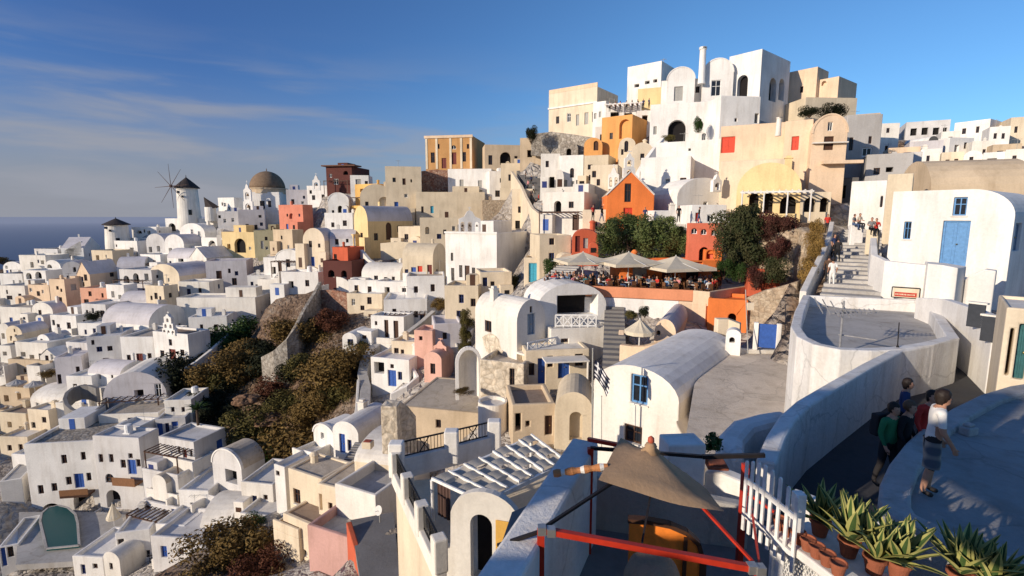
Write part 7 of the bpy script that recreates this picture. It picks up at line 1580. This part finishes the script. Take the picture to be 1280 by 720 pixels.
LB='taller white hotel wing with a brown balcony and an arched window'
face_bar(LB,'balcony',.02,.5,.425,.45,PT('wood'),-1.2); face_bar(LB,'railing',.02,.5,.451,.53,PT('wood'),-1.2,-1.13)
LB='broad white hotel wing with scattered dark windows and a blue door over the teal pool'
face_bar(LB,'balcony',.02,.42,.29,.32,PT('brown'),-1.3); face_bar(LB,'railing',.02,.42,.321,.40,PT('wood'),-1.3,-1.22)
LB='white cube house with a red door between two small windows'
face_bar(LB,'terrace_slab',-.5,.5,-.04,-.004,PM('offwhite'),-1.6)
# ------------------------------------------------------------------ terrain, sea
for px,py,d in [(0,440,100),(60,500,78),(110,520,70),(330,485,70),(300,520,62),(262,472,72),(385,470,63),(400,520,52),(350,560,50),(430,440,62),(240,520,62),(300,450,78),(335,440,82),(390,425,80),(345,465,76),
   (300,702,45),(340,660,45),(20,700,50),(80,700,50),(440,700,30),(480,640,27),(430,600,38),(1140,190,110),(1240,200,95),(950,300,41),(985,330,33),(1000,360,29)]:
    gpt(at(px,py,d),-.2)
for x,y,z in [(-3,12,-15),(0,9,-12),(-8,16,-17),(3,14,-12.5),(5,9,-7),(8,14,-8),(-14,20,-21),(-25,25,-30),(-40,30,-38),(-60,36,-44),(-90,45,-55),(-130,50,-70),(2,4,-8),(-6,4,-12),(8,4,-6),(14,8,-6),(14,14,-6.5),(20,20,-6.5),(20,12,-6),(28,20,-5),(34,28,-3),(45,40,2),(60,50,5),(90,80,14),(110,100,16),(130,130,18),(12,24,-8),(0,-6,-10),(-10,-6,-14),(12,-6,-6),(-40,0,-40),(-100,0,-75),(-150,60,-75),(-190,100,-70),(-215,140,-60),(-230,200,-70),(-160,205,-45),(-100,230,-50),(-190,165,-22),(-60,230,-40),(0,230,-30),(70,230,-20),(150,230,-5),(200,180,0),(200,100,0)]:
    gpt(Vector((x,y,CZ+z)))
G=np.array(GROUND)
NX,NY=230,200
xs=np.linspace(-250,230,NX); ys=np.linspace(-12,262,NY)
X,Y=np.meshgrid(xs,ys); Z=np.zeros_like(X)
for j in range(NY):
    dx=X[j][:,None]-G[:,0][None]; dy=Y[j][:,None]-G[:,1][None]; sc_=1+0.02*Y[j][:,None]
    w=((dx*dx+dy*dy)/sc_+.8)**-2.0
    Z[j]=(w*G[:,2]).sum(1)/w.sum(1)
edge=np.minimum(np.minimum(X+250,230-X),262-Y)
Z=np.where(edge<26,Z-(26-edge)**1.5*1.2,Z)
from mathutils import noise as mn
V=[]
for j in range(NY):
    for i in range(NX):
        p=Vector((X[j,i],Y[j,i],0)); k=mn.fractal(p*.22,1,2,5)
        V.append((X[j,i],Y[j,i],float(Z[j,i])+k*.35-.1))
Fc=[(j*NX+i,j*NX+i+1,(j+1)*NX+i+1,(j+1)*NX+i) for j in range(NY-1) for i in range(NX-1)]
def ground_z(x,y):
    i=(x+250)/480*(NX-1); j=(y+12)/274*(NY-1); i0=int(min(max(i,0),NX-2)); j0=int(min(max(j,0),NY-2)); a,b=i-i0,j-j0
    z=lambda jj,ii:V[jj*NX+ii][2]
    return (z(j0,i0)*(1-a)+z(j0,i0+1)*a)*(1-b)+(z(j0+1,i0)*(1-a)+z(j0+1,i0+1)*a)*b
m,nt,b=_nodes('dry_hillside'); L=nt.links.new
geo=N(nt,'ShaderNodeNewGeometry'); n1=N(nt,'ShaderNodeTexNoise'); n1.inputs['Scale'].default_value=.25; n1.inputs['Detail'].default_value=10; n1.inputs['Roughness'].default_value=.65
L(geo.outputs['Position'],n1.inputs['Vector'])
n2=N(nt,'ShaderNodeTexNoise'); n2.inputs['Scale'].default_value=1.6; n2.inputs['Detail'].default_value=9; L(geo.outputs['Position'],n2.inputs['Vector'])
cr=N(nt,'ShaderNodeValToRGB'); e=cr.color_ramp.elements; e[0].position=.36; e[0].color=(.05,.03,.02,1); e[1].position=.66; e[1].color=(.27,.21,.16,1)
for p,c in ((.45,(.13,.08,.05,1)),(.52,(.20,.13,.085,1)),(.58,(.24,.18,.13,1))): q=e.new(p); q.color=c
mxn=N(nt,'ShaderNodeMix',data_type='FLOAT'); mxn.inputs[0].default_value=.5; L(n1.outputs[0],mxn.inputs[2]); L(n2.outputs[0],mxn.inputs[3]); L(mxn.outputs[0],cr.inputs[0]); L(cr.outputs[0],b.inputs['Base Color'])
vo=N(nt,'ShaderNodeTexVoronoi',feature='DISTANCE_TO_EDGE'); vo.inputs['Scale'].default_value=.9; wv=N(nt,'ShaderNodeMix',data_type='RGBA',blend_type='ADD'); wv.inputs[0].default_value=.8; L(geo.outputs['Position'],wv.inputs[6]); L(n2.outputs[1],wv.inputs[7]); L(wv.outputs[2],vo.inputs['Vector'])
b.inputs['Roughness'].default_value=.95; b.inputs['Specular IOR Level'].default_value=.1
bp=N(nt,'ShaderNodeBump'); bp.inputs['Strength'].default_value=.8; bp.inputs['Distance'].default_value=.4; vm=N(nt,'ShaderNodeMapRange'); vm.inputs[1].default_value=0; vm.inputs[2].default_value=.25; L(vo.outputs[0],vm.inputs[0]); sm=N(nt,'ShaderNodeMath',operation='ADD'); L(n2.outputs[0],sm.inputs[0]); L(vm.outputs[0],sm.inputs[1]); L(sm.outputs[0],bp.inputs['Height']); L(bp.outputs[0],b.inputs['Normal'])
H0=np.array([(mw@Vector((a*w_,b*L_,0)))[:2] for mw,w_,L_,H_ in HOUSES.values() for a in(-.5,0,.5) for b in(-.25,.3,1.0)])
VV=np.array(V); pv=np.zeros(len(V))
for j in range(0,len(V),2000):
    q=VV[j:j+2000,:2]; dd=np.sqrt(((q[:,None]-H0[None])**2).sum(2)).min(1); pv[j:j+2000]=np.clip((6.0-dd)/3.5,0,1)
for i,(x,y,z) in enumerate(V):
    yy=y*cp-(z-CZ)*sp_; zz_=y*sp_+(z-CZ)*cp
    if yy>1:
        qx=640+F*x/yy; qy=360-F*zz_/yy
        if 215<qx<460 and 352<qy<600: pv[i]*=.12
        if 925<qx<1036 and 255<qy<420: pv[i]*=.05
me=bpy.data.meshes.new('terrain'); me.from_pydata(V,[],Fc); me.materials.append(m)
at_=me.attributes.new('paved','FLOAT','POINT'); at_.data.foreach_set('value',pv.astype(np.float32))
an=N(nt,'ShaderNodeAttribute'); an.attribute_name='paved'; pm=N(nt,'ShaderNodeMix',data_type='RGBA'); pr_=N(nt,'ShaderNodeValToRGB'); pr_.color_ramp.elements[0].position=.3; pr_.color_ramp.elements[0].color=(.33,.285,.235,1); pr_.color_ramp.elements[1].position=.7; pr_.color_ramp.elements[1].color=(.56,.52,.47,1)
L(n2.outputs[0],pr_.inputs[0]); L(an.outputs['Fac'],pm.inputs[0]); L(cr.outputs[0],pm.inputs[6]); L(pr_.outputs[0],pm.inputs[7]); L(pm.outputs[2],b.inputs['Base Color'])
for p in me.polygons: p.use_smooth=True
to=bpy.data.objects.new('terrain',me); col.objects.link(to); tag(to,kind='structure')
# sea
m,nt,b=_nodes('sea_water'); L=nt.links.new
b.inputs['Base Color'].default_value=(.02,.05,.115,1); b.inputs['Roughness'].default_value=.35; b.inputs['IOR'].default_value=1.33; b.inputs['Specular IOR Level'].default_value=.25
geo=N(nt,'ShaderNodeNewGeometry'); nz=N(nt,'ShaderNodeTexNoise'); nz.inputs['Scale'].default_value=.02; nz.inputs['Detail'].default_value=10; L(geo.outputs['Position'],nz.inputs['Vector'])
bp=N(nt,'ShaderNodeBump'); bp.inputs['Strength'].default_value=.25; bp.inputs['Distance'].default_value=3; L(nz.outputs[0],bp.inputs['Height']); L(bp.outputs[0],b.inputs['Normal'])
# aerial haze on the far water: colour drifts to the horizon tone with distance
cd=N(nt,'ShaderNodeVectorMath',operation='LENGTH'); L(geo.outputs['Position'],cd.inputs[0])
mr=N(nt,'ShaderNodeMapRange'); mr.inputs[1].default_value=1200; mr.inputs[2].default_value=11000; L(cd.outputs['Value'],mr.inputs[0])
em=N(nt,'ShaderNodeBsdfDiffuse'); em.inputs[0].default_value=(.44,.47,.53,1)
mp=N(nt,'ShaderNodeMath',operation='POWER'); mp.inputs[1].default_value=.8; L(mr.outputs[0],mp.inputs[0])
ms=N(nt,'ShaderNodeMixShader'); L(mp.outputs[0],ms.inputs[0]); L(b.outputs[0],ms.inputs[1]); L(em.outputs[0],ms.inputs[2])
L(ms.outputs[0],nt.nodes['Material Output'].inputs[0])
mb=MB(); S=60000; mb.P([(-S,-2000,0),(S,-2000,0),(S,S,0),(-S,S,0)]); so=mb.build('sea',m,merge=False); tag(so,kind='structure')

# ground cover tufts sitting on the gully ground
vs=[];fs=[]
for px,py in COVER:
    r=ray(px,py); lo=None
    for k in range(30,110):
        p=CAM+r*(k/r.y)
        if p.z<ground_z(p.x,p.y): lo=p; break
    if lo is None: continue
    lo.z=ground_z(lo.x,lo.y)
    for _ in range(9):
        a=rg.random()*6.28; s=rg.uniform(.12,.3); c=lo+Vector((rg.gauss(0,.45),rg.gauss(0,.45),rg.uniform(0,.35))); d=Vector((math.cos(a),math.sin(a),rg.uniform(.2,1.2))).normalized(); q=d.orthogonal().normalized()*s*.35
        k=len(vs); vs+=[c-q,c+d*s*.5-q*.3+q*1.4,c+d*s,c+q*0-d*s*.1]; fs.append((k,k+1,k+2,k+3))
m=MB(); m.faces(vs,fs); o=m.build('undergrowth',leafmat('scrub',(.05,.032,.012),(.16,.095,.035)),merge=False); tag(o,'low dry brown scrub covering the ground of the gully','undergrowth',kind='stuff')

for o,px,py,rp,sz,gr in GBREC:
    r=ray(px,py+rp*.35); hit=None
    for k in range(60,240):
        p=CAM+r*(k*.5/r.y)
        if p.z<ground_z(p.x,p.y): hit=p; break
    if hit is None or hit.y>100: continue
    s=rp/F*hit.y*1.25*gr; o.location=hit; o.scale=(s*sz[0],s*sz[1],s*sz[2])
# ------------------------------------------------------------------ light, sky, camera
SUN=Vector((-.80,-.54,.27)).normalized(); EL=math.asin(SUN.z)
w=bpy.data.worlds.new('World'); sc.world=w; w.use_nodes=True; nt=w.node_tree; L=nt.links.new
bg=nt.nodes['Background']; sky=N(nt,'ShaderNodeTexSky'); sky.sky_type='NISHITA'; sky.sun_disc=False; sky.sun_elevation=EL; sky.sun_rotation=math.atan2(SUN.x,SUN.y); sky.altitude=150; sky.air_density=1.0; sky.dust_density=.6; sky.ozone_density=2.0
tc=N(nt,'ShaderNodeTexCoord'); sx=N(nt,'ShaderNodeSeparateXYZ'); L(tc.outputs['Generated'],sx.inputs[0])
L(sky.outputs[0],bg.inputs[0]); bg.inputs[1].default_value=.155
SKY_PATCH=True
if SKY_PATCH:
    # thin haze bank and cirrus low over the sea to the west of the view, by compass direction and height
    az=N(nt,'ShaderNodeMapRange'); az.inputs[1].default_value=.30; az.inputs[2].default_value=-.50; L(sx.outputs[0],az.inputs[0])   # 0 right -> 1 left
    low=N(nt,'ShaderNodeMapRange',interpolation_type='SMOOTHSTEP'); low.inputs[1].default_value=.24; low.inputs[2].default_value=.0; L(sx.outputs[2],low.inputs[0])
    mp=N(nt,'ShaderNodeMapping'); mp.inputs['Scale'].default_value=(1.6,1.6,11); L(tc.outputs['Generated'],mp.inputs[0])
    nz=N(nt,'ShaderNodeTexNoise'); nz.inputs['Scale'].default_value=2.0; nz.inputs['Detail'].default_value=7; nz.inputs['Roughness'].default_value=.5; nz.inputs['Distortion'].default_value=.3; L(mp.outputs[0],nz.inputs[0])
    cl=N(nt,'ShaderNodeMapRange',interpolation_type='SMOOTHSTEP'); cl.inputs[1].default_value=.43; cl.inputs[2].default_value=.66; L(nz.outputs[0],cl.inputs[0])
    band=N(nt,'ShaderNodeMapRange',interpolation_type='SMOOTHSTEP'); band.inputs[1].default_value=.32; band.inputs[2].default_value=.10; L(sx.outputs[2],band.inputs[0])
    M=lambda a,b:(lambda n:(L(a,n.inputs[0]),(L(b,n.inputs[1]) if not isinstance(b,float) else setattr(n.inputs[1],'default_value',b)),n.outputs[0])[2])(N(nt,'ShaderNodeMath',operation='MULTIPLY'))
    tint=N(nt,'ShaderNodeMix',data_type='RGBA'); tint.inputs[6].default_value=(.46,.74,1.02,1); tint.inputs[7].default_value=(.29,.45,.78,1); L(az.outputs[0],tint.inputs[0])
    mul=N(nt,'ShaderNodeMix',data_type='RGBA',blend_type='MULTIPLY'); mul.inputs[0].default_value=1; L(sky.outputs[0],mul.inputs[6]); L(tint.outputs[2],mul.inputs[7])
    hz=N(nt,'ShaderNodeMix',data_type='RGBA'); hz.inputs[7].default_value=(1.95,2.03,2.35,1); L(mul.outputs[2],hz.inputs[6]); L(M(M(low.outputs[0],az.outputs[0]),.98),hz.inputs[0])
    cm=N(nt,'ShaderNodeMix',data_type='RGBA'); cm.inputs[7].default_value=(2.15,2.25,2.6,1); L(hz.outputs[2],cm.inputs[6]); L(M(M(M(cl.outputs[0],band.outputs[0]),az.outputs[0]),.85),cm.inputs[0])
    L(cm.outputs[2],bg.inputs[0])
sl=bpy.data.lights.new('sun','SUN'); sl.energy=4.9; sl.angle=R(.55); sl.color=(1,.86,.69)
so_=bpy.data.objects.new('sun',sl); col.objects.link(so_); so_.rotation_euler=(-SUN).to_track_quat('-Z','Y').to_euler(); so_.location=(0,0,200)
cam=bpy.data.cameras.new('camera'); cam.sensor_width=36; cam.lens=36*F/1280; cam.clip_end=150000; cam.clip_start=.1
co=bpy.data.objects.new('camera',cam); col.objects.link(co); co.location=CAM; co.rotation_euler=(math.pi/2-PITCH,0,0); sc.camera=co
sc.view_settings.view_transform='Standard'; sc.view_settings.look='None'; sc.view_settings.exposure=0
sc.cycles.use_denoising=True
